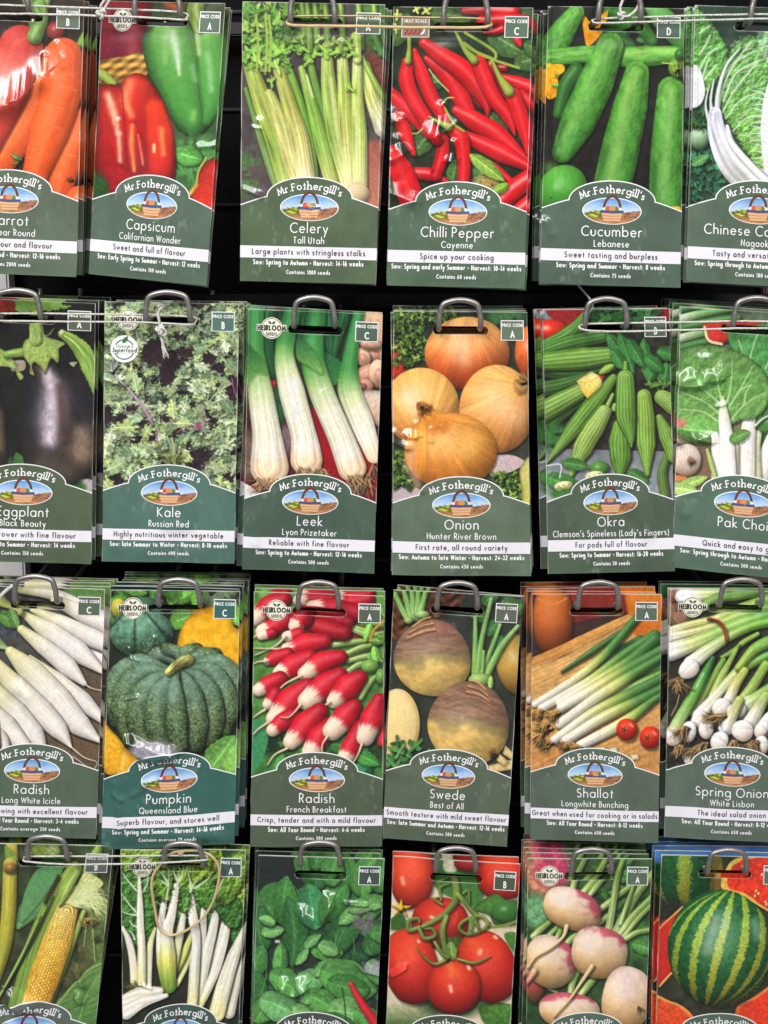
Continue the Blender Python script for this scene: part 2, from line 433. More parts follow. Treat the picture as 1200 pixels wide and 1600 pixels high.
# ------------------------------------------------------------------ the twenty-four front packets
# corners (TL TR BR BL) in the photograph, crop frame the picture was measured in, hook leg x, x, bottom y, top y
PACKETS = {
 'carrot':  dict(c=[(-82,-10),(131,-1),(119,433),(-94,424)], crop=(0,0,5), hook=(-24,44,18,-30), green=(106,121,100),
    t='Carrot', s='All Year Round', g='Superb colour and flavour', w='Sow: All Year Round • Harvest: 12-16 weeks', n='Contains 2000 seeds', code='B',
    desc='carrot packet picturing thick orange carrots', stack=(3,0.011,0,0,0.35)),
 'capsicum': dict(c=[(160,1),(352,5),(323,447),(139,428)], crop=(130,0,5), hook=(211,281,26,-24), green=(96,116,98),
    t='Capsicum', s='Californian Wonder', g='Sweet and full of flavour', w='Sow: Early Spring to Summer • Harvest: 12 weeks', n='Contains 100 seeds', code='A', heirloom=1,
    desc='capsicum packet picturing a red and a green pepper', stack=(2,0.006,0.0016,0.000125,-0.8)),
 'celery': dict(c=[(379,2),(602,7),(587,444),(375,439)], crop=(370,0,5), hook=(454,523,37,-14), green=(96,114,86),
    t='Celery', s='Tall Utah', g='Large plants with stringless stalks', w='Sow: Spring to Autumn • Harvest: 14-16 weeks', n='Contains 1000 seeds', code='A',
    desc='celery packet picturing pale green celery stalks', stack=(2,0.005,0.001,-0.0004,-0.6)),
 'chilli': dict(c=[(615,10),(833,12),(819,451),(605,446)], crop=(600,0,5), hook=(693,762,39,-11), green=(94,117,94),
    t='Chilli Pepper', s='Cayenne', g='Spice up your cooking', w='Sow: Spring and early Summer • Harvest: 10-14 weeks', n='Contains 60 seeds', code='C', heat=1,
    desc='chilli pepper packet picturing long red chillies', stack=(2,0.005,0.0015,5e-05,-0.7)),
 'cucumber': dict(c=[(857,9),(1070,13),(1063,450),(843,443)], crop=(840,0,5), hook=(935,1001,33,-10), green=(90,110,94),
    t='Cucumber', s='Lebanese', g='Sweet tasting and burpless', w='Sow: Spring and Summer • Harvest: 8 weeks', n='Contains 75 seeds', code='D',
    desc='cucumber packet picturing three upright cucumbers', stack=(3,0.012,-0.0006,0,0.4)),
 'chinese_cabbage': dict(c=[(1086,8),(1300,14),(1288,452),(1073,440)], crop=(1060,0,5), hook=(1173,1241,35,-12), green=(98,117,98),
    t='Chinese Cabbage', s='Nagaoka', g='Tasty and versatile leaves', w='Sow: Spring through to Autumn • Harvest: 8 weeks', n='Contains 100 seeds', code='A',
    desc='cabbage packet picturing a crinkled leaf with white ribs', stack=(3,0.005,-0.0008,0,0.25)),
 'eggplant': dict(c=[(-64,465),(149,474),(142,882),(-72,875)], crop=(0,470,5), hook=(-8,63,500,456), green=(94,109,84),
    t='Eggplant', s='Black Beauty', g='Strong grower with fine flavour', w='Sow: Spring to Summer • Harvest: 14 weeks', n='Contains 150 seeds', code='A',
    desc='eggplant packet picturing a shiny black eggplant', stack=(3,0.009,0.0012,0.0005,0.5)),
 'kale': dict(c=[(164,471),(373,475),(366,881),(160,877)], crop=(150,470,5), hook=(228,297,503,460), green=(90,124,110),
    t='Kale', s='Russian Red', g='Highly nutritious winter vegetable', w='Sow: late Summer to Winter • Harvest: 8-10 weeks', n='Contains 400 seeds', code='B', heirloom=1, super=1,
    desc='kale packet picturing frilly grey green leaves', stack=(3,0.01,0.0008,-0.00025,0.25)),
 'leek': dict(c=[(389,483),(598,491),(584,896),(379,890)], crop=(370,470,5), hook=(459,523,511,473), green=(82,104,88),
    t='Leek', s='Lyon Prizetaker', g='Reliable with fine flavour', w='Sow: Spring to Autumn • Harvest: 12-16 weeks', n='Contains 500 seeds', code='C', heirloom=1,
    desc='leek packet picturing four white leeks', stack=(3,0.006,-0.0008,0.0003,-0.5)),
 'onion': dict(c=[(615,486),(824,488),(829,900),(613,898)], crop=(600,470,5), hook=(686,751,515,473), green=(107,124,102),
    t='Onion', s='Hunter River Brown', g='First rate, all round variety', w='Sow: Autumn to late Winter • Harvest: 24-32 weeks', n='Contains 450 seeds', code='A',
    desc='onion packet picturing four brown onions', stack=(5,0.005,-0.0002,0.0003,0.3)),
 'okra': dict(c=[(847,484),(1046,482),(1054,892),(857,897)], crop=(830,470,5), hook=(914,979,513,475), green=(90,106,86),
    t='Okra', s="Clemson's Spineless (Lady's Fingers)", g='For pods full of flavour', w='Sow: Spring to Summer • Harvest: 16-20 weeks', n='Contains 50 seeds', code='B',
    desc='okra packet picturing ribbed green pods', stack=(3,0.007,-0.0014,-0.00025,0.4)),
 'pak_choi': dict(c=[(1064,480),(1279,492),(1262,909),(1050,886)], crop=(1040,470,5), hook=(1146,1214,512,474), green=(97,122,104),
    t='Pak Choi', s='', g='Quick and easy to grow', w='Sow: Spring through to Autumn • Harvest: 7 weeks', n='Contains 500 seeds', code='A',
    desc='pak choi packet picturing a round leaf on a white stalk', stack=(6,0.007,-0.0005,0.0005,-0.5)),
 'white_radish': dict(c=[(-44,914),(164,921),(150,1310),(-55,1306)], crop=(0,890,4.848), hook=(23.5,88.5,943,906), green=(96,113,93),
    t='Radish', s='Long White Icicle', g='Fast growing with excellent flavour', w='Sow: All Year Round • Harvest: 3-4 weeks', n='Contains average 350 seeds', code='C',
    desc='radish packet picturing long white icicle radishes', stack=(4,0.005,0.001,0.0004,0.5)),
 'pumpkin': dict(c=[(173,922),(375,924),(366,1318),(158,1328)], crop=(160,870,4.704), hook=(248,312,948,911), green=(64,110,100),
    t='Pumpkin', s='Queensland Blue', g='Superb flavour, and stores well', w='Sow: Spring and Summer • Harvest: 14-16 weeks', n='Contains average 25 seeds', code='C', heirloom=1,
    desc='pumpkin packet picturing a ribbed blue green pumpkin', stack=(8,0.0042,0.0005,0.0003,-0.1), bulge=3.0),
 'red_radish': dict(c=[(397,925),(601,932),(597,1323),(391,1322)], crop=(380,890,5), hook=(466,529,952,916), green=(92,104,84),
    t='Radish', s='French Breakfast', g='Crisp, tender and with a mild flavour', w='Sow: All Year Round • Harvest: 4-6 weeks', n='Contains 500 seeds', code='A', heirloom=1,
    desc='radish packet picturing red radishes with white tips', stack=(2,0.006,-0.001,0.00045,0.4)),
 'swede': dict(c=[(615,922),(816,932),(792,1323),(598,1310)], crop=(595,890,5), hook=(683,746,953,917), green=(100,111,91),
    t='Swede', s='Best of All', g='Smooth texture with mild sweet flavour', w='Sow: late Summer and Autumn • Harvest: 12-16 weeks', n='Contains 500 seeds', code='A',
    desc='swede packet picturing two purple and yellow swedes', stack=(1,0.006,0.001,0.000125,-2.6)),
 'shallot': dict(c=[(831,928),(1034,929),(1028,1316),(829,1312)], crop=(815,890,4.848), hook=(903,966,952,915), green=(99,114,97),
    t='Shallot', s='Longwhite Bunching', g='Great when used for cooking or in salads', w='Sow: All Year Round • Harvest: 8-12 weeks', n='Contains 650 seeds', code='A',
    desc='shallot packet picturing bunching shallots on a board', stack=(4,0.006,-0.0012,0.00015,0.3)),
 'spring_onion': dict(c=[(1047,920),(1252,926),(1245,1318),(1038,1308)], crop=(1030,890,4.848), hook=(1125,1190,948,911), green=(105,120,105),
    t='Spring Onion', s='White Lisbon', g='The ideal salad onion', w='Sow: All Year Round • Harvest: 8-12 weeks', n='Contains 650 seeds', code='A', heirloom=1,
    desc='spring onion packet picturing white bulbs with green tops', stack=(3,0.006,-0.001,0.00025,0.4)),
 'corn': dict(c=[(-28,1317),(177,1322),(139,1712),(-66,1702)], crop=(0,1300,5.333), hook=(43,105,1346,1315), green=(106,116,106),
    t='Sweet Corn', s='', g='', w='', n='', code='B',
    desc='corn packet picturing a yellow cob in its husk', stack=(2,0.012,0.0008,0.00025,-1.6)),
 'silverbeet': dict(c=[(189,1327),(384,1329),(369,1712),(193,1712)], crop=(170,1300,5.217), hook=(256,317,1356,1329), green=(74,98,88),
    t='Silverbeet', s='', g='', w='', n='', code='A', heirloom=1,
    desc='silverbeet packet picturing white stalks and dark leaves', stack=(1,0.008,0.0025,0.000625,-1)),
 'spinach': dict(c=[(404,1336),(601,1342),(582,1730),(389,1722)], crop=(380,1300,5), hook=(469,531,1355,1328), green=(78,90,84),
    t='Spinach', s='', g='', w='', n='', code='A',
    desc='spinach packet picturing a mass of dark green leaves', stack=(4,0.006,-0.0008,0.0006,0.3)),
 'tomato': dict(c=[(615,1338),(813,1349),(788,1738),(597,1726)], crop=(595,1300,5), hook=(681,743,1364,1333), green=(84,98,76),
    t='Tomato', s='', g='', w='', n='', code='B',
    desc='tomato packet picturing red plum tomatoes on the vine', stack=(1,0.006,-0.0006,-0.00025,0.5)),
 'turnip': dict(c=[(825,1342),(1019,1342),(1005,1724),(821,1724)], crop=(805,1300,5), hook=(893,955,1366,1334), green=(97,117,97),
    t='Turnip', s='', g='', w='', n='', code='A', heirloom=1,
    desc='turnip packet picturing pink topped round turnips', stack=(5,0.006,-0.0002,0.00045,-0.3)),
 'watermelon': dict(c=[(1033,1335),(1234,1341),(1222,1732),(1021,1722)], crop=(1010,1300,5.333), hook=(1106,1166,1367,1336), green=(97,117,97),
    t='Watermelon', s='', g='', w='', n='', code='B',
    desc='watermelon packet picturing a striped green watermelon', stack=(4,0.006,-0.0012,0.0005,0.3)),
}

def art_carrot(g):
    g.bg((52, 44, 36), (38, 36, 28))
    for k in range(7):
        g.tube([(150 + k * 40, -60), (220 + k * 22, 60), (250 + k * 8, 230)], [16, 24, 20], (110, 140, 70), stripes=.2)
    C = [(222, 96, 52), (228, 92, 40), (214, 78, 34)]

    def ring(c, S, T, X, Y):
        k = np.clip((vnoise(S * 70, T * .8 + 3, 4) - .8) / .15, 0, 1)[..., None] * .5
        return c * (1 + .18 * (fbm(T * 7, S * 3, 5, 2) - .5))[..., None] + k * .1
    kw = dict(fn=ring, amb=.6, spec=.12, sp=14)
    g.tube([(-300, 200), (-260, 700), (-300, 1300)], [150, 150, 90], C, **kw)
    g.tube([(430, 480), (200, 950), (0, 1250), (-140, 1450)], [150, 135, 115, 90], C, **kw)
    g.tube([(680, 900), (560, 1160), (480, 1400), (430, 1600)], [100, 105, 105, 80], C, **kw)
    g.ell(620, 1550, 110, 120, C)
    g.tube([(160, 360), (70, 640), (-60, 1000), (-150, 1300)], [175, 190, 125, 60], [(200, 70, 60), (205, 72, 58), (190, 60, 50)], **kw)
    g.tube([(300, 40), (320, 130), (270, 270)], [50, 52, 60], (128, 165, 90), stripes=.35, sf=6)
    g.tube([(700, 180), (640, 300), (590, 370)], [24, 32, 22], (110, 150, 60), stripes=.3)
    g.ell(430, 230, 75, 70, (150, 60, 55), soft=30)
    g.tube([(490, 430), (475, 700), (390, 1000), (290, 1300), (240, 1520)], [150, 160, 148, 106, 85], C, **kw)
    for (x, y) in ((330, 1040), (250, 1140), (230, 1210), (540, 560), (560, 680), (470, 820), (430, 970), (450, 1340), (560, 1190)):
        g.line([(x - 30, y - 8), (x, y), (x + 35, y + 8)], 2.2, (240, 160, 110), a=.6)
    g.hair(170, 1225, 190, 45, 12, 90, 5, (120, 170, 90))
    g.hair(560, 1380, 200, 60, 14, 50, 3, (130, 90, 50))
    g.glow([(-20, 460), (40, 650)], 110, (235, 150, 140), .55)


def art_capsicum(g):
    g.bg((60, 70, 40), (60, 105, 55), .3, 90)
    g.poly([(100, -60), (520, -60), (480, 300), (470, 480), (100, 480)], [(120, 28, 30), (128, 34, 46), (112, 28, 44)], bevel=60, dark=.5, sh=0)
    g.glow([(370, 230), (380, 400)], 60, (165, 80, 90), .5)
    g.glow([(650, 30), (740, 60)], 40, (205, 90, 40), .8)

    def wov(c, d, X, Y):
        q = np.sin((X * .35 + Y) / 11.0) * np.sin((X - Y * .3) / 34.0 + 1)
        return c * (.85 + .4 * q)[..., None]
    g.poly([(90, 490), (300, 440), (480, 415), (490, 590), (330, 620), (230, 680), (90, 640)], [(215, 170, 85), (190, 140, 65), (150, 105, 50)], fn=wov, bevel=14)
    g.tube([(90, 560), (160, 590), (230, 650)], [30, 40, 30], (150, 165, 70))
    # green pepper
    Gc = [(96, 150, 70), (76, 142, 62), (62, 124, 52)]
    g.poly([(452, 330), (490, 235), (570, 190), (700, 160), (830, 185), (960, 195), (1080, 260), (1110, 420), (1090, 600), (1060, 780), (1010, 930), (960, 1000),
            (890, 1055), (810, 1050), (740, 1000), (640, 870), (560, 700), (490, 530)], Gc, bevel=70, dark=.55, sh=.6)
    g.tube([(980, 300), (1010, 560), (990, 800), (960, 930)], [110, 120, 90, 50], Gc, sh=.25, soft=40, amb=.7, spec=.1)
    g.tube([(690, 300), (740, 560), (810, 830), (850, 960)], [170, 160, 120, 75], Gc, sh=.0, soft=40, amb=.7, spec=.1)
    g.line([(840, 210), (880, 420), (890, 640), (930, 930)], 5, (44, 88, 36), a=.7)
    g.tube([(900, -20), (870, 90), (890, 210)], [60, 70, 45], (120, 140, 70), stripes=.4, sf=4)
    g.glow([(690, 260), (720, 400), (745, 580)], [42, 46, 16], (205, 222, 190), .8)
    g.glow([(640, 200), (630, 480)], [40, 30], (150, 190, 120), .55)
    g.glow([(880, 240), (900, 420)], 26, (195, 205, 140), .7)
    g.glow([(970, 420), (1000, 700)], 32, (150, 195, 140), .6)
    g.glow([(860, 880), (850, 930)], 40, (125, 185, 95), .7)
    g.glow([(840, 520), (870, 620)], 34, (130, 185, 120), .6)
    # leaves and the small red one
    g.mottle(880, 1250, 260, 220, (85, 140, 75), 40, .9)
    g.leaf(720, 1190, 210, 80, 15, (88, 150, 70), veins=.3)
    g.poly([(900, 1350), (960, 1260), (1060, 1215), (1100, 1260), (1100, 1640), (800, 1640), (850, 1500)], [(185, 50, 45), (215, 55, 35)], bevel=30)
    g.glow([(880, 1440), (830, 1510)], 20, (245, 190, 90), .8)
    g.line([(960, 1230), (900, 1330), (880, 1440)], 7, (170, 180, 80))
    # red pepper
    Rc = [(196, 52, 36), (178, 30, 30), (150, 28, 34)]
    g.poly([(110, 690), (200, 655), (285, 660), (330, 600), (410, 568), (490, 600), (560, 690), (620, 800), (670, 960), (710, 1140), (715, 1300), (680, 1450), (560, 1600),
            (240, 1600), (130, 1480), (92, 1300), (92, 1000)], Rc, bevel=60, dark=.55, sh=.6)
    g.tube([(400, 690), (390, 950), (400, 1250)], [100, 120, 110], Rc, sh=0, soft=60, amb=.75, spec=0)
    g.tube([(550, 850), (590, 1050), (600, 1300)], [80, 110, 90], [(205, 58, 36), (190, 40, 32)], sh=.0, soft=50, amb=.75, spec=0)
    g.glow([(190, 740), (230, 860), (270, 1040)], [38, 44, 26], (240, 196, 158), .85)
    g.glow([(275, 1040), (285, 1260)], [30, 24], (240, 185, 150), .8)
    g.glow([(360, 640), (330, 780), (370, 900)], [44, 50, 34], (235, 150, 100), .75)
    g.glow([(375, 980), (370, 1120), (390, 1330)], [24, 30, 18], (232, 150, 80), .85)
    g.glow([(420, 1050), (460, 1280)], [10, 14], (236, 160, 110), .6)
    g.glow([(545, 1130), (545, 1180)], 16, (250, 220, 160), .9)
    g.glow([(600, 1010), (620, 1200)], [30, 26], (240, 150, 80), .8)
    g.line([(285, 665), (300, 740), (320, 1000), (345, 1330)], 7, (130, 20, 24), a=.5)
    g.line([(395, 940), (470, 1120), (475, 1300)], 6, (140, 20, 20), a=.5)
    g.mottle(120, 1500, 90, 160, (45, 80, 40), 40, 1, .2)


def stalk(g, pts, r, cols, st=.28, **kw):
    g.tube(pts, r, cols, stripes=st, sf=7, amb=.6, spec=.12, sp=12, **kw)


def art_celery(g):
    g.bg((72, 66, 66), (86, 74, 74), .3, 70)
    g.mottle(1080, 600, 160, 260, (110, 60, 45), 60, .9, .3)
    g.poly([(1010, 1130), (1200, 1180), (1200, 1700), (930, 1700), (1010, 1450)], [(150, 84, 70), (196, 128, 104)], sh=0, soft=50)
    g.mottle(60, 1350, 140, 220, (78, 112, 62), 40, .9, .45)
    g.mottle(1080, 150, 160, 260, (70, 110, 50), 50, 1, .3)
    g.scatter(46, 40, 0, 640, 420, 40, 80, [(92, 140, 52), (72, 116, 42), (118, 160, 66)], el=1.3, k=3)
    for x in (520, 560, 620, 700, 820, 960, 1080):
        g.tube([(x - 20, -40), (x, 150), (x + 10, 380)], [22, 26, 24], (120, 155, 68), stripes=.3, sf=5)
    stalk(g, [(70, 700), (160, 1000), (270, 1350), (330, 1500)], [18, 24, 30, 26], [(96, 132, 62), (130, 156, 90)])
    stalk(g, [(1000, 520), (1060, 750), (1150, 1000)], [45, 66, 80], [(160, 180, 90), (185, 190, 110), (225, 215, 185)])
    stalk(g, [(975, 450), (1080, 650), (1150, 780)], [18, 22, 22], [(150, 175, 85), (130, 160, 70)])
    g.tube([(1040, 200), (1130, 420)], [22, 30], (78, 130, 60))
    stalk(g, [(370, 440), (470, 780), (560, 1150), (600, 1460)], [28, 48, 50, 42], [(126, 168, 66), (112, 160, 58), (150, 180, 90)])
    stalk(g, [(85, 460), (200, 800), (330, 1150), (430, 1500)], [48, 78, 94, 96], [(150, 168, 78), (158, 170, 80), (136, 160, 66), (176, 186, 104)], .35)
    stalk(g, [(255, 740), (340, 950), (430, 1250), (490, 1450)], [40, 64, 72, 55], [(178, 182, 98), (190, 188, 108), (206, 200, 130)], .3)
    stalk(g, [(305, 470), (400, 800), (490, 1100), (545, 1460)], [40, 58, 74, 74], [(172, 178, 92), (168, 168, 84), (188, 182, 104), (226, 214, 170)], .35)
    g.glow([(545, 1440), (530, 1380)], 60, (236, 228, 208), .6)
    stalk(g, [(560, 430), (620, 700), (690, 1000), (740, 1300)], [26, 30, 36, 30], [(112, 152, 62), (82, 126, 48)])
    stalk(g, [(505, 540), (590, 850), (670, 1150), (750, 1460)], [26, 46, 60, 60], [(150, 178, 84), (120, 162, 60), (136, 170, 72), (190, 188, 110)], .3)
    g.glow([(545, 590), (590, 760)], 12, (225, 226, 170), .8)
    stalk(g, [(700, 370), (720, 700), (780, 1050), (870, 1440)], [38, 62, 80, 60], [(176, 192, 104), (148, 172, 80), (142, 168, 74), (200, 198, 136)], .35)
    g.glow([(735, 620), (770, 900), (830, 1250)], [16, 22, 30], (208, 206, 140), .7)
    stalk(g, [(815, 330), (835, 650), (855, 1000), (890, 1440)], [36, 50, 62, 55], [(214, 216, 150), (160, 178, 82), (170, 176, 86), (214, 206, 150)], .4)
    stalk(g, [(940, 460), (940, 750), (955, 1050), (960, 1460)], [34, 46, 60, 58], [(204, 212, 140), (164, 184, 88), (172, 188, 96), (206, 204, 140)], .35)
    g.glow([(935, 760), (935, 1300)], [16, 20], (222, 220, 160), .65)
    stalk(g, [(930, 290), (940, 470)], [40, 30], [(166, 190, 92), (190, 204, 120)], .3)
    g.ell(930, 1520, 110, 90, [(226, 208, 172), (214, 184, 130)], wob=.05, sh=.2)
    for k in range(14):
        g.line([(850 + k * 12, 1400), (870 + k * 9, 1480), (900 + k * 3, 1560)], 3, (200, 180, 130), a=.6)
    g.scatter(34, 40, 60, 420, 330, 34, 64, [(96, 146, 56), (74, 120, 44), (130, 168, 76)], el=1.4, k=3)
    for x, y in ((520, 380), (620, 420), (500, 300), (560, 480), (880, 690), (800, 420), (860, 360), (270, 640), (150, 300), (220, 540)):
        g.lobed(x, y, 44, (x * 7) % 180, (134, 172, 70), el=1.3, k=3)
    g.scatter(26, 60, 380, 400, 520, 34, 60, [(110, 156, 62), (92, 140, 54), (134, 172, 78)], el=1.5, k=3)
    g.scatter(16, 640, 300, 900, 430, 30, 50, [(124, 166, 68), (150, 182, 84)], el=1.5, k=3)
    for x in (220, 250, 150):
        g.line([(x, 120), (x + 15, 300), (x + 5, 560)], 9, (150, 170, 80))


def art_chilli(g):
    g.bg((38, 52, 32), (34, 42, 28), .4, 60)
    for x, y, l, w, a in ((60, 330, 260, 90, -60), (380, 90, 300, 110, 10), (1000, 120, 260, 90, 20), (840, 260, 300, 110, 30), (230, 1180, 240, 80, -50), (720, 1290, 240, 70, 60), (820, 880, 280, 80, 60),
                          (480, 600, 160, 60, 160), (1040, 480, 190, 80, -10), (1110, 330, 160, 60, 40), (560, 1250, 200, 60, 100), (150, 980, 170, 50, -20)):
        g.leaf(x, y, l, w, a, (64, 92, 46), veins=.35)
    for x, y in ((100, 110), (250, 70), (330, 80), (90, 220)):
        g.lobed(x, y, 40, x, (170, 180, 90), el=1.2, k=4)
    g.mottle(800, 1430, 130, 80, (170, 140, 80), 30, .9, .3)
    R = [(206, 28, 30), (214, 24, 30), (196, 20, 28)]

    def ch(pts, r, cols=R, **kw):
        g.tube(pts, r, cols, amb=.5, spec=.55, sp=26, sh=.6, L=(-.2, -.6, .8), stripes=.12, sf=2, **kw)
    ch([(560, 600), (680, 690), (760, 800)], [20, 56, 40], [(150, 20, 24)])
    ch([(620, 80), (800, 80), (1000, 90)], [25, 45, 60], [(196, 30, 36)])
    ch([(760, 160), (960, 150), (1100, 170)], [40, 50, 60])
    ch([(780, 250), (850, 245), (920, 220)], [10, 24, 30])
    ch([(1040, 300), (1065, 350)], [34, 12])
    ch([(890, 520), (940, 520)], 30, [(150, 24, 28)])
    ch([(830, 500), (900, 600), (960, 720)], 40, [(160, 20, 26)])
    ch([(920, 590), (1050, 640), (1200, 690)], [24, 55, 60])
    ch([(1070, 730), (1200, 830)], [40, 60])
    ch([(700, 1210), (850, 1300), (1020, 1430)], [10, 46, 24])
    ch([(230, 1340), (350, 1350), (490, 1405)], [46, 52, 18])
    ch([(120, 880), (165, 1030), (230, 1190)], [44, 58, 18])
    ch([(50, 720), (190, 850), (320, 990), (410, 1090)], [50, 58, 52, 40])
    ch([(455, 1080), (450, 1200), (400, 1360)], [48, 54, 44])
    ch([(235, 390), (290, 560), (370, 750), (450, 880), (490, 960)], [24, 55, 58, 52, 24])
    ch([(180, 480), (175, 620), (230, 770), (320, 920), (410, 1080)], [44, 62, 62, 60, 44])
    ch([(60, 1180), (130, 1320), (190, 1480), (220, 1640)], [60, 92, 100, 80])
    ch([(330, 450), (480, 570), (590, 740), (640, 830), (690, 900)], [24, 66, 74, 60, 36])
    ch([(310, 330), (450, 430), (600, 530), (720, 660), (795, 790), (805, 895)], [42, 70, 80, 76, 46, 5])
    ch([(735, 480), (780, 600), (860, 760), (970, 900), (1020, 1040)], [60, 66, 60, 54, 6])
    ch([(560, 850), (700, 930), (870, 1030), (1000, 1140), (1150, 1260)], [36, 76, 80, 56, 12])
    ch([(640, 1050), (780, 1120), (930, 1190), (1130, 1290)], [42, 64, 74, 38])
    ch([(1010, 740), (1060, 880), (1105, 1050), (1115, 1190)], [66, 64, 48, 8])
    ch([(530, 1000), (600, 1080), (622, 1250), (615, 1450)], [46, 64, 52, 46])
    ch([(1180, 1350), (1000, 1480), (880, 1600)], [70, 84, 70])
    ch([(1150, 1560), (1020, 1660)], 60)
    S = (146, 166, 66)
    g.tube([(550, 230), (630, 380), (700, 460)], [10, 20, 34], S)
    g.line([(620, 330), (720, 400), (840, 450)], 13, S)
    g.line([(630, 250), (830, 370), (872, 430), (830, 480)], 11, S)
    g.tube([(845, 470), (900, 590), (975, 700)], [12, 20, 42], S)
    g.line([(870, 465), (1050, 520)], 10, S)
    g.line([(470, 830), (540, 950), (620, 1010)], 9, S)
    g.tube([(350, 900), (440, 950), (505, 980)], [8, 18, 30], S)
    g.tube([(195, 280), (195, 380), (185, 470)], [16, 16, 26], S)
    g.line([(350, 530), (400, 600), (500, 700)], 5, (190, 190, 120))
    g.line([(450, 800), (490, 755), (540, 750)], 5, (190, 190, 120))
    g.line([(220, 1030), (260, 1025), (300, 990)], 5, (170, 180, 100))
    g.leaf(680, 1200, 330, 62, 38, (120, 150, 60), veins=.3)
    g.leaf(960, 1430, 130, 40, 150, (110, 150, 50))


def art_cucumber(g):
    g.bg((30, 32, 24), (34, 28, 26), .35, 60)
    C = [(84, 150, 52), (70, 136, 44), (62, 124, 44)]

    def skin(c, S, T, X, Y):
        b = fbm(T * 3.2 + 10, S * 12, 3, 3)
        st = fbm(T * 5 + 30, S * .8, 8, 2)
        return c * (.8 + .5 * (b - .5) + .4 * st)[..., None]
    kw = dict(fn=skin, amb=.34, spec=.14, sp=10, L=(-.25, -.35, .9), bumpf=26, sh=.7)
    g.scatter(14, 550, 180, 1100, 330, 60, 100, [(48, 100, 40), (60, 116, 50)], kind='leaf', wr=.5)
    g.tube([(900, 60), (1000, 160), (1150, 300)], [60, 90, 90], [(96, 160, 80), (76, 140, 56)])
    g.tube([(560, 90), (740, 130), (900, 300)], [50, 70, 40], (62, 122, 44))
    g.poly([(345, 85), (420, 165), (545, 80), (500, 240), (390, 340), (360, 240)], [(238, 170, 30), (226, 140, 20)], noise=.2)
    g.tube([(300, 90), (180, 260), (110, 430)], [62, 100, 86], C, **kw)
    g.tube([(50, 430), (400, 400), (750, 420), (1080, 400)], [60, 64, 82, 62], [(90, 158, 56), (92, 160, 58)], **kw)
    g.glow([(680, 400), (900, 370), (1080, 370)], 14, (180, 205, 110), .6)
    g.poly([(60, 490), (130, 475), (200, 480), (208, 525), (160, 570), (165, 660), (140, 720), (70, 720)], [(240, 172, 34), (228, 146, 22)], noise=.25)
    g.scatter(8, 160, 560, 260, 700, 20, 40, [(90, 140, 60)], kind='leaf', wr=.5)
    g.tube([(300, 520), (220, 640), (160, 850)], [60, 60, 40], (46, 96, 36), amb=.5)
    g.tube([(565, 340), (450, 620), (320, 900), (195, 1150)], [104, 138, 138, 84], C, **kw)
    g.glow([(500, 360), (380, 640), (210, 1050)], [42, 50, 36], (128, 186, 84), .42)
    g.tube([(775, 545), (720, 800), (650, 1100), (570, 1460)], [96, 134, 148, 148], C, **kw)
    g.glow([(740, 560), (650, 900), (560, 1380)], [46, 54, 54], (150, 190, 92), .5)
    g.tube([(1040, 670), (1030, 900), (1010, 1200), (1000, 1640)], [104, 124, 134, 134], C, **kw)
    g.glow([(1040, 680), (1010, 1000), (980, 1500)], [56, 56, 50], (138, 186, 98), .5)
    g.ell(190, 1460, 190, 220, [(84, 160, 60), (74, 150, 50), (60, 126, 46)], rot=30)
    g.glow([(100, 1270), (220, 1400)], 60, (120, 190, 90), .5)
    g.ell(1090, 500, 70, 76, (112, 150, 50), sh=.4)
    g.hair(1090, 505, 0, 180, 46, 70, 4, (150, 180, 70), 1.2)
    g.ell(1110, 400, 40, 40, (60, 112, 50))
    g.line([(975, 465), (1060, 472)], 5, (180, 190, 100))
    g.line([(760, 440), (755, 390), (785, 380), (790, 440)], 3, (150, 170, 90))
    g.poly([(1030, 1590), (1110, 1580), (1110, 1640), (1040, 1640)], (235, 165, 30))


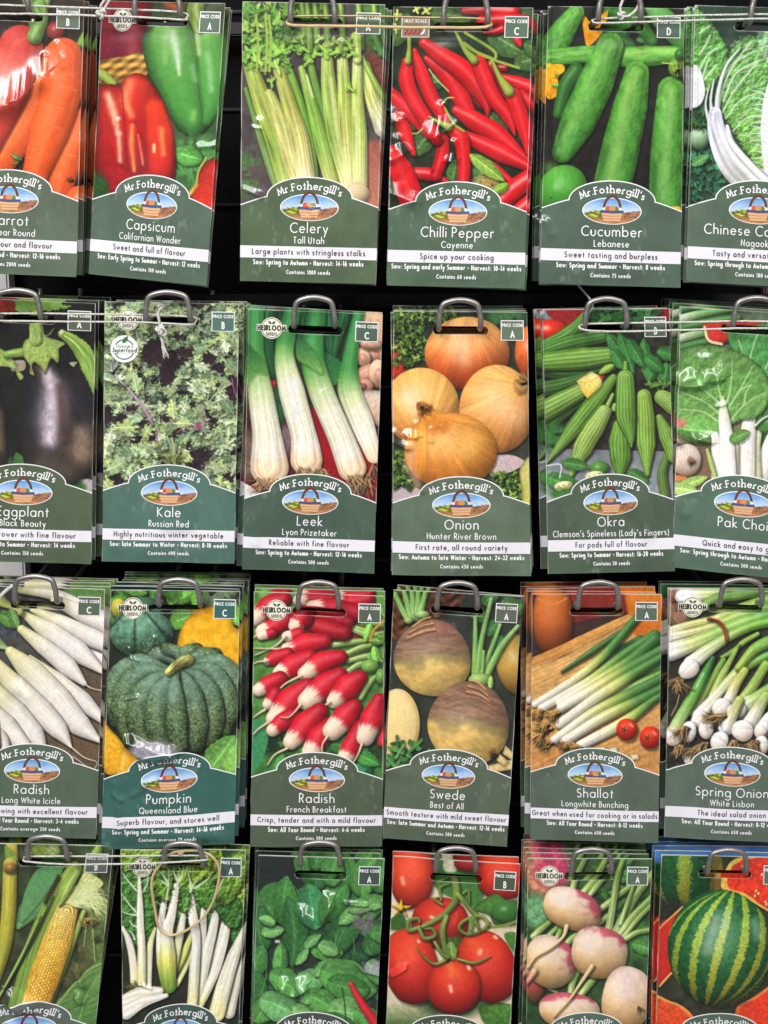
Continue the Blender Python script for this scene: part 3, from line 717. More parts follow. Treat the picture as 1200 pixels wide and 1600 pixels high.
def art_chinese_cabbage(g):
    g.bg((52, 70, 58), (44, 66, 48), .2, 80)

    def crk(c, d, X, Y):
        n = fbm(X / 46, Y / 46, 14, 4)
        gy, gx = np.gradient(n)
        return c * (.9 + .3 * (fbm(X / 20, Y / 20, 3, 2) - .3) + np.clip(-(gx + gy) * 7, -.28, .34))[..., None]
    g.scatter(60, 60, 1150, 350, 1560, 20, 44, [(52, 110, 72), (40, 90, 56), (66, 128, 84)], el=1.6, k=3)
    g.ell(165, 1055, 75, 90, [(180, 205, 170), (110, 150, 100)])
    g.scatter(10, 90, 720, 240, 960, 30, 50, [(48, 92, 44)], el=1.2)
    g.leaf(110, 1260, 150, 40, -30, (90, 140, 80))
    G = [(112, 166, 92), (98, 154, 76), (118, 172, 82)]
    g.poly([(100, 60), (160, 70), (260, 180), (345, 290), (385, 410), (330, 560), (230, 690), (100, 700)], G, fn=crk, jag=10, bevel=16)
    g.poly([(80, 520), (160, 510), (205, 690), (160, 800), (80, 790)], (222, 222, 226), noise=.08)
    for q in ([(160, 250), (240, 190)], [(160, 410), (210, 340), (250, 260)], [(170, 520), (220, 420), (300, 360)], [(185, 590), (225, 460)], [(200, 600), (290, 490)]):
        g.line(q, 5, (205, 222, 190))
    g.poly([(330, 660), (380, 460), (430, 330), (470, 290), (540, 265), (620, 260), (760, 230), (1000, 260), (1150, 400), (1200, 900), (1000, 1350), (700, 1390), (540, 1190),
            (400, 960), (340, 850)], G + [(120, 172, 70)], fn=crk, jag=16, bevel=20)
    g.poly([(620, 250), (900, 200), (1000, 400), (760, 540), (640, 380)], (136, 178, 128), fn=crk, jag=14)
    W = (214, 216, 222)
    for q, w in (([(300, 900), (360, 620), (480, 420), (560, 320)], 6), ([(350, 760), (440, 560), (610, 460)], 7), ([(340, 860), (430, 690), (610, 470)], 6), ([(330, 620), (420, 480), (600, 380)], 5),
                 ([(365, 900), (480, 760), (620, 700)], 5), ([(420, 1000), (520, 900), (640, 880)], 4)):
        g.line(q, w, (196, 214, 180))
    R = g.rng
    for k in range(170):
        x, y = R.uniform(350, 660), R.uniform(330, 1330)
        if x < 350 + max(0, y - 900) * .55:
            continue
        l = R.uniform(24, 70)
        g.line([(x, y), (x + l * .5, y - l * R.uniform(.1, .5)), (x + l, y - l * R.uniform(.2, .8))], R.choice([2, 2, 3.4]), (196, 216, 172), a=.7, n=2)
    g.tube([(800, 480), (740, 800), (720, 1100), (800, 1500)], [60, 90, 80, 110], [W, (226, 222, 226)], stripes=.1, amb=.75, spec=0)
    for k in range(14):
        y = 700 + k * 46
        g.line([(700, y + 40), (640, y), (560, y - 20 + (k % 3) * 14)], [9, 5, 2], (210, 220, 205))
    for q, w in (([(250, 960), (210, 800), (240, 640)], [20, 8, 4]), ([(270, 900), (250, 760), (275, 600)], [20, 10, 6]), ([(300, 900), (310, 700), (370, 500), (480, 360)], [26, 18, 12, 6])):
        g.tube(q, w, (206, 216, 210), sh=.3)
    g.tube([(285, 860), (300, 1000), (400, 1230), (560, 1400), (760, 1560)], [50, 72, 104, 124, 140], [(214, 216, 226), (220, 218, 226), (206, 206, 200), (226, 224, 220)], stripes=.32, sf=4, amb=.62, spec=.1)
    g.tube([(380, 960), (420, 1100), (560, 1270), (690, 1400)], [14, 26, 30, 34], (232, 232, 230), sh=.2)


def art_eggplant(g):
    g.bg((30, 30, 28), (34, 36, 30), .2, 80)
    g.mottle(40, 40, 130, 60, (120, 40, 30), 40, 1, .2)
    g.poly([(110, -40), (120, 20), (140, 85), (300, 80), (480, 60), (560, 40), (480, 20), (480, -40)], [(120, 150, 70), (100, 136, 60)], jag=8)
    g.poly([(540, 470), (640, 470), (640, 540)], (170, 160, 140))
    g.poly([(90, 460), (190, 450), (190, 520), (90, 530)], (150, 140, 120))
    g.poly([(560, 1400), (720, 1380), (760, 1560), (690, 1500)], (172, 164, 162))
    g.mottle(590, 1440, 90, 60, (50, 100, 45), 30, 1, .2)
    g.poly([(120, 1170), (180, 1190), (240, 1300), (120, 1320)], (66, 108, 54))
    g.mottle(60, 1250, 80, 60, (60, 96, 50), 30, .8, .3)

    def eg(pts, r):
        g.tube(pts, r, [(36, 30, 32), (34, 32, 36), (44, 38, 38), (58, 50, 46)], amb=.7, spec=0, sh=.5)
    eg([(-150, 540), (-130, 850), (-130, 1180)], [110, 170, 190])
    g.glow([(-10, 860), (0, 1120)], [46, 50], (110, 96, 70), .7)
    eg([(690, 560), (650, 850), (640, 1150)], [130, 160, 170])
    eg([(340, 500), (355, 800), (440, 1110), (460, 1160)], [120, 190, 272, 276])
    g.glow([(320, 500), (370, 560)], 50, (110, 76, 70), .7)
    g.glow([(370, 540), (420, 700), (405, 880), (390, 1060)], [56, 118, 136, 90], (204, 190, 200), .95)
    g.glow([(470, 660), (500, 1000)], 60, (70, 46, 44), .7)
    g.glow([(640, 1010), (640, 1160)], [90, 120], (150, 126, 104), .85)
    g.glow([(340, 1230), (520, 1310)], 90, (96, 84, 70), .6)
    G = [(146, 172, 84), (156, 178, 96), (150, 168, 86)]

    def sp(c, d, X, Y):
        k = np.clip((vnoise(X / 9, Y / 9, 3) - .78) / .1, 0, 1)[..., None]
        e = np.exp(-d / 7)[..., None] * .4
        return (c * (1 - k * .35)) * (1 - e) + np.array((.78, .76, .52)) * e
    g.poly([(-80, 350), (0, 358), (60, 400), (110, 455), (140, 520), (185, 570), (160, 600), (130, 560), (118, 510), (60, 600), (100, 530), (60, 500), (-80, 480)], G, fn=sp, bevel=10)
    g.tube([(50, 405), (120, 395), (200, 385)], [28, 34, 36], (132, 160, 74), stripes=.25)
    g.poly([(228, 175), (325, 172), (345, 250), (380, 245), (425, 195), (400, 250), (370, 270), (510, 315), (462, 355), (462, 400), (452, 470), (400, 432), (355, 540), (320, 500), (270, 460),
            (252, 500), (272, 562), (232, 545), (236, 490), (190, 430), (172, 370), (190, 300), (228, 270)], G, n=3, fn=sp, bevel=14, sh=.5)
    g.tube([(275, 120), (278, 200), (285, 290)], [44, 48, 56], [(140, 170, 80), (156, 180, 98)], stripes=.25, sf=4, sh=0)
    for x in (250, 310, 370, 420):
        g.line([(x, 300), (x + (x - 310) * .4, 430)], 3, (110, 140, 60), a=.6)
    g.tube([(485, 245), (570, 300), (650, 390), (700, 500), (735, 700)], [30, 48, 70, 70, 12], [(150, 180, 84), (128, 160, 74)], stripes=.4, sf=5, rough=10)
    g.ell(485, 242, 18, 26, (214, 204, 160), rot=20, sh=0)


def art_kale(g):
    g.bg((44, 34, 38), (46, 40, 40), .5, 30)
    g.mottle(200, 900, 160, 120, (84, 52, 84), 30, .8, .4)
    av = [(450, 400, 110, 110), (560, 560, 70, 100), (700, 390, 70, 60), (640, 270, 40, 30), (300, 500, 60, 40), (1060, 690, 60, 110), (270, 830, 60, 40), (90, 880, 50, 90), (190, 920, 50, 70),
          (370, 930, 45, 55), (430, 1040, 40, 60), (820, 1200, 90, 70), (780, 1290, 60, 60), (880, 440, 60, 50), (960, 520, 60, 50), (540, 910, 45, 40), (480, 1230, 50, 30),
          (960, 640, 30, 30), (150, 1390, 70, 60), (1050, 1350, 50, 50), (540, 770, 30, 25), (400, 740, 30, 40), (720, 1110, 40, 40), (930, 960, 30, 30), (650, 1000, 40, 25), (760, 800, 40, 40)]
    cols = [(162, 182, 134), (148, 170, 122), (172, 186, 146), (134, 160, 118), (164, 180, 116)]
    g.scatter(150, 50, -10, 1130, 1500, 50, 90, [(112, 134, 102), (128, 148, 110), (102, 118, 98)], avoid=av, el=1.5, k=7, edge=.2, sh=.4, dp=.2, jag=15)
    g.scatter(200, 50, -10, 1130, 1500, 34, 76, cols, avoid=av, el=1.6, k=8, edge=.4, sh=.45, dp=.22, jag=15)
    for (ax, ay, arx, ary) in av:
        g.poly([(ax + arx * .95 * math.cos(t * .7), ay + ary * .95 * math.sin(t * .7)) for t in range(9)], [(40, 30, 34), (58, 40, 48)], sh=0, jag=26, n=3, noise=.3)
    g.scatter(46, 60, 0, 1120, 1480, 40, 74, cols, avoid=av, el=1.6, k=8, edge=.4, sh=.4, dp=.22, jag=15)
    g.scatter(90, 80, 0, 1120, 1480, 18, 36, [(162, 176, 132), (150, 168, 108), (134, 150, 112)], avoid=av, el=1.7, k=5, edge=.45, dp=.25, jag=10)
    g.tube([(150, 560), (280, 710), (380, 840), (440, 950)], [5, 9, 12, 8], [(190, 176, 180), (160, 110, 150)], flat=True)
    for q in ([(860, 960), (830, 880), (850, 790)], [(640, 1010), (700, 970), (790, 975)], [(1060, 600), (1075, 680), (1095, 740)], [(470, 1000), (480, 1080), (500, 1140)], [(250, 1360), (270, 1420)]):
        g.line(q, [7, 5, 4], (146, 84, 120), a=.9)
    for k in range(6):
        a = k / 5
        x, y = 170 + 250 * a, 590 + 320 * a
        g.line([(x, y), (x + 60 - 20 * a, y - 90)], 3, (180, 180, 160), a=.8)
        g.line([(x, y), (x - 90, y + 10)], 3, (180, 180, 160), a=.8)
    g.line([(800, 970), (640, 900), (560, 850)], 4, (186, 196, 150))
    g.line([(860, 800), (890, 650), (910, 570)], 4, (186, 196, 150))
    g.line([(860, 800), (960, 690), (1050, 640)], 4, (186, 196, 150))
    g.mottle(800, 965, 26, 40, (150, 80, 120), 20, 1, .1)
    g.line([(600, 1280), (610, 1160), (590, 1060)], 4, (200, 200, 150))
    g.hair(615, 1270, 270, 60, 40, 110, 4, (150, 160, 90), .4)
    g.hair(130, 540, 250, 60, 24, 120, 3, (196, 200, 186), .3)


def art_leek(g):
    g.bg((26, 62, 36), (90, 26, 28), .3, 60)
    g.poly([(560, 850), (860, 800), (1120, 1250), (1100, 1560), (700, 1500), (620, 1100)], [(120, 24, 30), (160, 24, 34), (120, 20, 26)], sh=0)
    g.mottle(265, 580, 50, 120, (170, 40, 40), 40, 1, .1)
    g.mottle(330, 800, 80, 150, (40, 84, 50), 40, 1, .2)
    g.mottle(380, 1080, 50, 140, (120, 96, 100), 40, 1, .1)
    g.mottle(80, 1200, 70, 200, (110, 90, 80), 26, 1, .2)
    g.poly([(50, 1420), (200, 1530), (160, 1620), (40, 1620)], (225, 220, 216), noise=.05)
    M = (222, 176, 144)
    g.poly([(960, 60), (1160, 80), (1160, 320), (940, 330)], [(214, 188, 148), (190, 140, 110)], soft=20)
    for x, y, rx, ry, rot in ((1060, 400, 110, 70, 20), (980, 430, 80, 60, 60), (1010, 560, 110, 66, 150), (1100, 560, 70, 110, 0), (1040, 330, 90, 40, 10)):
        g.ell(x, y, rx, ry, [(236, 196, 164), M, (180, 126, 100)], rot=rot, amb=.55)
        g.ell(x + 8, y + 6, rx * .5, ry * .45, (196, 142, 116), rot=rot, sh=.15, amb=.7)
    g.ell(995, 655, 70, 55, [(206, 150, 130), (180, 120, 104)], amb=.6)
    g.ell(985, 660, 34, 30, (150, 92, 76), sh=0)
    g.poly([(940, 710), (1160, 710), (1160, 960), (1050, 940), (980, 850)], [(232, 214, 198), (196, 150, 116)], bevel=30)
    GR = [(40, 110, 54), (62, 130, 62)]
    for q, r in (([(720, 60), (740, 300), (780, 480)], [60, 60, 30]), ([(860, 40), (800, 250), (760, 420)], [50, 40, 20]), ([(500, 60), (520, 200), (480, 320)], [60, 50, 30]), ([(250, 40), (230, 300), (280, 560)], [60, 60, 40])):
        g.tube(q, r, [(34, 92, 48), (28, 74, 40)], stripes=.3, sf=8, amb=.6)
    g.poly([(600, 330), (680, 380), (830, 490), (790, 620), (740, 640), (660, 520)], [(30, 84, 44), (56, 120, 60)], fn=None)

    def lk(pts, r, ga, gb):
        g.tube(pts, r, [(0, (44, 116, 58)), (ga * .8, (58, 126, 58)), (ga, (96, 150, 74)), ((ga + gb) / 2, (180, 194, 140)), (gb, (214, 210, 184)), (.85, (226, 216, 200)), (1, (226, 196, 160))],
               stripes=.16, sf=12, amb=.62, spec=.12, sp=10, L=(-.15, -.2, .95), n=8)
    lk([(960, 60), (885, 430), (880, 680), (980, 950), (1070, 1200)], [40, 58, 94, 92, 60], .42, .66)
    g.hair(1060, 1260, 80, 30, 24, 150, 4, (180, 140, 96))
    lk([(630, 60), (590, 400), (660, 690), (790, 1000), (850, 1150), (900, 1290)], [70, 92, 98, 100, 106, 112], .3, .5)
    g.poly([(470, 290), (560, 330), (640, 450), (670, 560), (560, 500), (470, 440)], [(36, 96, 48), (120, 164, 84)], soft=16, sh=.3)
    lk([(430, 100), (372, 400), (432, 700), (512, 1000), (535, 1120), (545, 1225)], [66, 74, 102, 100, 112, 126], .18, .36)
    lk([(150, 40), (145, 380), (190, 730), (230, 1000), (245, 1140), (255, 1285)], [62, 70, 100, 112, 128, 152], .26, .48)
    g.poly([(75, 340), (140, 380), (205, 450), (240, 560), (150, 560), (75, 640)], [(34, 92, 46), (110, 156, 76)], soft=16, sh=.2)
    for k in range(5):
        g.line([(230 + k * 18, 1180), (245 + k * 18, 1300)], 3, (246, 240, 226), a=.6)
    g.line([(640, 700), (690, 670)], 7, (240, 236, 220), a=.7)
    g.glow([(440, 620), (470, 900)], 34, (226, 226, 236), .6)
    H = (196, 156, 112)
    g.hair(255, 1400, 100, 55, 70, 130, 4.5, H, .3, 100)
    g.hair(590, 1310, 80, 60, 60, 90, 4, H, .3, 110)
    g.hair(950, 1370, 85, 45, 80, 170, 4.5, H, .3, 90)


def onion_fn(pole, k=26, rt=(1, 1)):
    def fn(c, u, v, X, Y):
        a = np.arctan2((v - pole[1]) * rt[1], (u - pole[0]) * rt[0])
        d = np.hypot(u - pole[0], v - pole[1])
        s = fbm(a * k * .5 + 40, d * .7 + 10, 6, 3)
        s2 = vnoise(a * k * 2.2, d * .5, 3)
        p = fbm(u * 2 + 8, v * 2, 12, 2)
        return c * (.74 + .34 * s + .1 * s2 + .16 * p)[..., None]
    return fn


def art_onion(g):
    g.bg((40, 48, 36), (60, 62, 48), .3, 60)
    P = [(96, 132, 50), (74, 110, 40), (120, 150, 66), (60, 92, 36)]
    g.poly([(50, 330), (150, 340), (180, 430), (150, 540), (50, 560)], (196, 56, 36), bevel=30)
    g.scatter(120, 70, 80, 320, 480, 14, 30, P, el=1.2, k=3)
    g.scatter(40, 350, 80, 560, 160, 14, 26, P, el=1.2, k=3)
    g.mottle(950, 130, 160, 70, (60, 110, 60), 40, .8, .3)
    g.poly([(60, 1380), (200, 1400), (330, 1480), (300, 1620), (40, 1620)], [(196, 176, 176), (170, 156, 160)], noise=.2, f=6)
    g.poly([(820, 1180), (1010, 1170), (1090, 1240), (850, 1340)], (196, 172, 172), noise=.2, f=6)
    g.scatter(110, 70, 1130, 210, 1430, 14, 28, P, el=1.2, k=3)
    g.ell(1130, 380, 110, 190, [(214, 110, 50), (190, 80, 36)], fn=onion_fn((0, -1)))
    O = [(226, 166, 100), (222, 146, 78), (200, 92, 40), (170, 60, 26)]
    g.ell(648, 390, 332, 270, O, fn=onion_fn((0, -1.2), 30), amb=.5, spec=.25, sp=8)
    g.glow([(600, 300), (620, 420)], 90, (240, 196, 150), .5)
    g.ell(290, 790, 296, 295, [(224, 170, 92), (222, 160, 84), (214, 136, 62)], fn=onion_fn((0, 1.1), 30), amb=.55, spec=.3, sp=10)
    g.glow([(180, 720), (240, 800)], 80, (246, 222, 176), .6)
    g.ell(880, 812, 296, 338, [(226, 166, 92), (226, 156, 84), (206, 130, 66)], fn=onion_fn((.75, -.55), 34), amb=.55, spec=.15, sp=6)
    g.glow([(900, 760), (1010, 860)], 120, (240, 204, 164), .45)
    g.ell(1075, 620, 60, 80, (196, 150, 84), sh=0, soft=30)
    g.hair(1090, 600, 250, 90, 26, 70, 4, (170, 120, 60), .8, 20)
    g.scatter(120, 840, 1300, 1090, 1620, 14, 32, P, el=1.2, k=3)
    g.poly([(1060, 1270), (1160, 1190), (1160, 1620), (1080, 1560), (1070, 1420)], [(210, 200, 120), (196, 186, 90)], bevel=20)
    F = [(206, 136, 62), (216, 142, 56), (212, 132, 50), (200, 116, 50)]
    g.poly([(250, 770), (300, 750), (370, 790), (420, 840), (520, 838), (500, 960), (300, 960), (270, 860)], F, bevel=14, dark=.3)
    g.ell(520, 1135, 362, 300, F, fn=onion_fn((-.55, -1.0), 34), amb=.55, spec=.25, sp=8)
    g.poly([(290, 770), (350, 780), (430, 850), (520, 880), (480, 980), (330, 960)], F, soft=60, sh=0)
    g.hair(290, 790, 60, 70, 26, 80, 4, (176, 100, 44), .8, 20)
    g.hair(290, 780, 200, 40, 10, 40, 5, (196, 130, 60), .8, 10)
    g.glow([(690, 1060), (640, 1120)], 110, (236, 186, 106), .5)
    g.glow([(210, 1100), (200, 1250), (260, 1400)], [60, 60, 40], (230, 176, 140), .6)


def art_okra(g):
    g.bg((46, 40, 36), (150, 158, 162), .2, 60)
    g.poly([(40, 40), (1140, 40), (1140, 1160), (40, 1130)], [(42, 44, 34), (52, 42, 40)], smooth=False, sh=0, noise=.4, f=50)
    g.poly([(40, 60), (420, 60), (330, 180), (200, 240), (40, 60)], (120, 130, 134), sh=0)
    g.poly([(120, 50), (420, 50), (380, 150), (260, 190), (170, 140)], (140, 34, 34))
    g.ell(140, 230, 150, 90, [(200, 50, 30), (214, 50, 30), (170, 34, 26)], spec=.6)
    g.poly([(960, 50), (1120, 50), (1120, 150), (1000, 140)], (120, 30, 30))
    D = [(44, 92, 44), (54, 106, 48), (38, 78, 36)]
    g.scatter(26, 480, 60, 1000, 160, 40, 70, D, el=1.5, k=3)

    def ok(pts, r, c, st=3.2):
        def fn(col, S, T, X, Y):
            w = np.abs(((T * st + .5) % 1) - .5) * 2
            return col * (.72 + .42 * w + .25 * (fbm(T * 9, S * 5, 2, 2) - .5))[..., None]
        g.tube(pts, r, c, fn=fn, amb=.5, spec=.1, sp=10, sh=.65)
    ok([(640, 510), (300, 540), (60, 520)], [30, 70, 60], [(60, 100, 44), (50, 84, 38)], 2)
    ok([(480, 560), (260, 640), (60, 680)], [30, 60, 60], [(58, 96, 40)], 2)
    ok([(430, 110), (300, 250), (40, 380)], [34, 60, 50], [(88, 136, 60), (80, 128, 52)], 2)
    ok([(560, 270), (300, 320), (40, 400)], [50, 60, 40], [(70, 118, 46)], 2)
    ok([(650, 410), (400, 440), (40, 470)], [60, 84, 66], [(116, 156, 66), (108, 150, 60)], 2.4)
    ok([(400, 740), (180, 900), (40, 980)], [40, 60, 50], [(70, 112, 46)], 2)
    g.mottle(160, 1040, 150, 120, (54, 104, 48), 40, 1, .3)
    ok([(440, 660), (200, 790), (30, 880)], [56, 78, 84], [(128, 162, 74), (112, 152, 62)], 2.4)
    for x, y, a, l in ((600, 260, 55, 260), (690, 250, 70, 330), (880, 300, 85, 320), (760, 300, 60, 240), (980, 440, 110, 200), (1060, 480, 100, 200), (900, 430, 40, 160), (640, 380, 60, 160), (1000, 380, 20, 140)):
        g.leaf(x, y, l, 56, a, (56, 108, 52), veins=.2, jag=10)
    g.scatter(12, 880, 600, 1040, 690, 26, 44, [(92, 130, 54)], kind='leaf', wr=.4)
    ok([(1060, 1180), (1020, 1330), (1040, 1500)], [30, 40, 40], [(96, 124, 60)], 2)
    ok([(1120, 800), (1020, 740)], [80, 60], [(140, 172, 84)], 4)
    ok([(1000, 900), (1060, 1040), (1110, 1200)], [30, 64, 50], [(120, 160, 66)], 3)
    ok([(640, 590), (500, 770), (330, 980), (115, 1250)], [34, 70, 64, 6], [(104, 146, 56), (96, 140, 52), (112, 150, 66)], 2.4)
    ok([(690, 960), (690, 1080), (695, 1200), (690, 1350)], [56, 90, 84, 26], [(110, 156, 60), (96, 142, 54)])
    ok([(880, 730), (890, 900), (895, 1100), (905, 1340)], [58, 76, 76, 14], [(134, 172, 72), (128, 168, 66)])
    ok([(650, 800), (640, 830)], [20, 20], [(150, 180, 90)])
    g.tube([(735, 470), (735, 540)], [14, 22], (120, 156, 70))
    ok([(735, 590), (735, 740), (740, 890), (772, 1040), (780, 1120)], [68, 78, 80, 36, 8], [(118, 162, 72), (106, 150, 60), (100, 146, 58)])
    g.tube([(635, 715), (595, 800)], [12, 18], (140, 168, 80))
    ok([(570, 850), (490, 980), (400, 1130), (290, 1380)], [56, 78, 78, 8], [(152, 178, 92), (142, 170, 78), (140, 168, 74)])
    g.poly([(352, 612), (470, 538), (560, 585), (545, 650), (500, 690), (440, 748), (395, 700)], [(240, 222, 150), (226, 196, 70)], smooth=False, bevel=16, dark=.3)
    g.line([(360, 615), (450, 620), (550, 560)], 3, (196, 160, 60))
    g.line([(415, 630), (435, 730)], 3, (196, 160, 60))
    g.poly([(530, 548), (562, 545), (565, 590), (540, 590)], (176, 60, 40))
    g.leaf(640, 490, 130, 30, 150, (120, 150, 66))
    g.leaf(240, 1240, 220, 50, 10, (66, 110, 54), jag=10)
    g.leaf(120, 1360, 320, 80, 20, (70, 122, 56), jag=12)
    g.leaf(760, 1310, 180, 50, 30, (64, 108, 54), jag=10)
    g.ell(530, 1290, 76, 60, (84, 134, 60))
    for x, y in ((490, 1350), (250, 1430)):
        g.ell(x, y, 74, 42, (226, 220, 160), wob=.1, rot=-15)
        for k in range(5):
            g.ell(x - 40 + 20 * k, y + (k % 2) * 14 - 7 - (k - 2) * 4, 9, 8, (180, 170, 96), sh=0)
    g.mottle(240, 1490, 110, 50, (66, 116, 54), 26, 1, .2)
    g.line([(110, 1270), (225, 1260), (220, 1360)], 5, (214, 214, 210))


def art_pak_choi(g):
    g.bg((96, 118, 92), (120, 96, 70), .3, 60)
    g.poly([(40, 1230), (420, 1150), (420, 1620), (20, 1620)], [(120, 96, 76), (150, 112, 80)], sh=0, f=10)
    for k in range(5):
        y = 20 + k * 74
        g.tube([(60, y + 60), (300, y), (560, y - 40)], [34, 30, 24], [(214, 208, 190), (110, 160, 90), (70, 128, 60)] if k % 2 else [(60, 116, 60), (80, 140, 66)], stripes=.3)
    g.poly([(300, 170), (560, 150), (760, 160), (680, 200), (560, 220), (440, 330), (330, 320), (300, 250)], [(196, 60, 50), (206, 54, 44)], bevel=16)
    g.line([(300, 200), (330, 300), (430, 330)], 10, (226, 220, 170))
    G = [(92, 142, 74), (84, 132, 62), (100, 146, 70)]

    def crk(c, d, X, Y):
        n = fbm(X / 60, Y / 60, 14, 3)
        gy, gx = np.gradient(n)
        return c * (1 + np.clip(-(gx + gy) * 6, -.09, .12))[..., None]
    g.poly([(480, 300), (620, 200), (900, 180), (1150, 250), (1200, 700), (1000, 900), (760, 700)], [(86, 150, 82), (76, 138, 66)], fn=crk, jag=8)
    for q in ([(650, 440), (680, 330), (720, 240)], [(770, 520), (830, 400), (900, 320)], [(560, 300), (590, 380)]):
        g.line(q, 5, (176, 206, 150))
    g.poly([(700, 830), (900, 760), (1100, 900), (1000, 1300), (720, 1100)], (60, 98, 50), fn=crk)
    W = [(228, 226, 214), (232, 224, 216), (236, 230, 220)]
    g.tube([(850, 1000), (770, 1230), (680, 1450)], [50, 70, 80], W, amb=.78)
    g.tube([(720, 1010), (690, 1150), (690, 1400)], [24, 40, 50], [(214, 216, 180)], amb=.65)
    g.tube([(650, 880), (628, 1080), (600, 1420)], [52, 60, 86], W, amb=.78, stripes=.08)
    g.tube([(530, 1120), (520, 1400)], [34, 44], [(222, 216, 186)], amb=.6)
    g.leaf(720, 960, 330, 110, -30, (70, 116, 58), veins=.35, jag=8)
    g.tube([(690, 960), (760, 900), (860, 860)], [10, 8, 4], (200, 214, 180))
    g.poly([(96, 395), (200, 350), (320, 332), (480, 358), (650, 440), (760, 540), (805, 680), (790, 790), (700, 890), (560, 920), (500, 960), (420, 1030), (250, 1000), (180, 940), (60, 900), (78, 600)],
           [(98, 138, 76), (100, 148, 74), (126, 170, 92)], fn=crk, jag=7, bevel=14, sh=.5)
    V = (176, 204, 140)
    for q in ([(435, 800), (400, 640), (360, 500)], [(460, 810), (500, 660), (515, 460)], [(470, 840), (570, 680), (670, 500)], [(490, 930), (600, 800), (770, 700)], [(410, 860), (290, 770), (120, 700)],
              [(405, 930), (280, 850), (90, 830)], [(420, 790), (340, 720), (250, 650)], [(600, 800), (620, 700), (660, 640)], [(360, 520), (430, 450)], [(570, 680), (660, 640)]):
        g.line(q, [9, 6, 3], V, a=.9)
    g.leaf(410, 1010, 330, 110, 185, (100, 146, 74), jag=8)
    g.tube([(380, 1040), (410, 1200), (420, 1420)], [34, 60, 70], W, amb=.78)
    g.tube([(436, 740), (448, 900), (470, 1100), (470, 1420)], [14, 42, 56, 78], [(170, 200, 140), (214, 220, 196)] + W, amb=.8, stripes=.1, spec=.05, L=(-.4, 0, .9))
    g.leaf(500, 1070, 160, 50, -25, (96, 140, 70))
    g.tube([(320, 1150), (350, 1260), (390, 1400)], [14, 20, 14], (176, 196, 110))
    g.ell(150, 1225, 120, 128, [(230, 216, 200), (226, 206, 184), (206, 170, 140)], wob=.06, amb=.6)
    for k in range(7):
        g.line([(90 + k * 24, 1120), (100 + k * 22, 1220), (150 + k * 4, 1300)], 3, (206, 170, 160), a=.7)
    g.hair(190, 1230, 200, 180, 26, 40, 4, (170, 130, 90))
    g.mottle(110, 940, 50, 36, (206, 120, 110), 20, 1, .2)
    g.mottle(100, 1370, 70, 24, (206, 130, 70), 20, 1, .2)
    g.leaf(100, 1440, 240, 44, -20, (150, 186, 96))
    g.leaf(20, 1440, 230, 56, 8, (164, 196, 110))


def art_white_radish(g):
    g.bg((62, 66, 66), (98, 80, 62), .35, 50)
    g.mottle(650, 1100, 400, 400, (104, 84, 62), 24, .9, .35)
    g.mottle(100, 420, 160, 120, (66, 72, 76), 40, 1, .2)
    g.poly([(560, 80), (830, 100), (830, 330), (560, 250), (470, 180)], [(70, 110, 50), (120, 140, 80)], sh=0)
    for k in range(12):
        g.tube([(-120 + k * 10, 60 + k * 18), (30 + k * 6, 200 + k * 8), (140 + k * 2, 320)], [12, 10, 8], (130 + k * 5, 160 + k * 2, 100), stripes=.2)
    g.leaf(0, 330, 180, 60, 30, (80, 120, 56))
    g.leaf(130, 430, 160, 40, 250, (96, 130, 70))
    for k in range(8):
        g.tube([(-90, 420 + k * 16), (0, 520 + k * 8), (70, 590)], [16, 12, 9], (150, 176, 120))
    C = [(214, 208, 150), (232, 222, 206), (234, 226, 218), (232, 220, 206)]

    def rd(pts, r, tail=None):
        g.tube(pts, [q * .93 for q in (r if isinstance(r, list) else [r, r])], C, amb=.44, spec=.06, sp=10, stripes=.06, sh=.8, L=(-.3, -.45, .8), n=12)
        if tail:
            g.tube(tail, [6, 4, 3, 2][:len(tail)], (226, 210, 190), sh=.3)
    rd([(160, 150), (420, 190), (700, 330), (900, 430)], [30, 50, 60, 70])
    rd([(420, 230), (640, 330), (900, 460)], [40, 76, 80])
    rd([(560, 560), (680, 590), (850, 720)], [40, 60, 60])
    rd([(250, 300), (480, 400), (690, 505), (900, 600)], [24, 62, 76, 60])
    rd([(185, 335), (390, 470), (590, 610), (790, 770)], [28, 84, 88, 20])
    rd([(165, 445), (330, 570), (510, 720), (640, 850)], [36, 66, 78, 22], [(640, 850), (690, 885), (775, 908)])
    rd([(230, 650), (450, 830), (620, 980), (780, 1130)], [18, 62, 78, 34])
    rd([(480, 1100), (560, 1150)], 70)
    rd([(80, 610), (240, 760), (440, 980), (600, 1160), (770, 1300)], [42, 98, 118, 90, 10])
    rd([(-40, 690), (130, 880), (310, 1060), (440, 1190), (540, 1330)], [50, 92, 104, 78, 10], [(540, 1330), (640, 1410), (725, 1440), (735, 1465)])
    g.tube([(735, 1460), (720, 1490), (690, 1505), (580, 1420), (490, 1385)], [3, 3, 4, 4, 4], (214, 196, 170), sh=.3)
    rd([(-60, 860), (110, 1070), (250, 1230), (330, 1340)], [56, 104, 92, 30])
    rd([(-150, 960), (40, 1170), (190, 1330)], [60, 96, 60])
    rd([(-200, 1120), (-20, 1260), (40, 1370)], [60, 80, 50])
    rd([(-260, 760), (-120, 1000), (-60, 1300)], [60, 90, 70])
    g.ell(155, 315, 26, 30, (176, 170, 90))
    g.glow([(150, 830), (200, 930)], 26, (250, 248, 244), .6)
    g.glow([(440, 500), (480, 560)], 40, (246, 242, 240), .5)


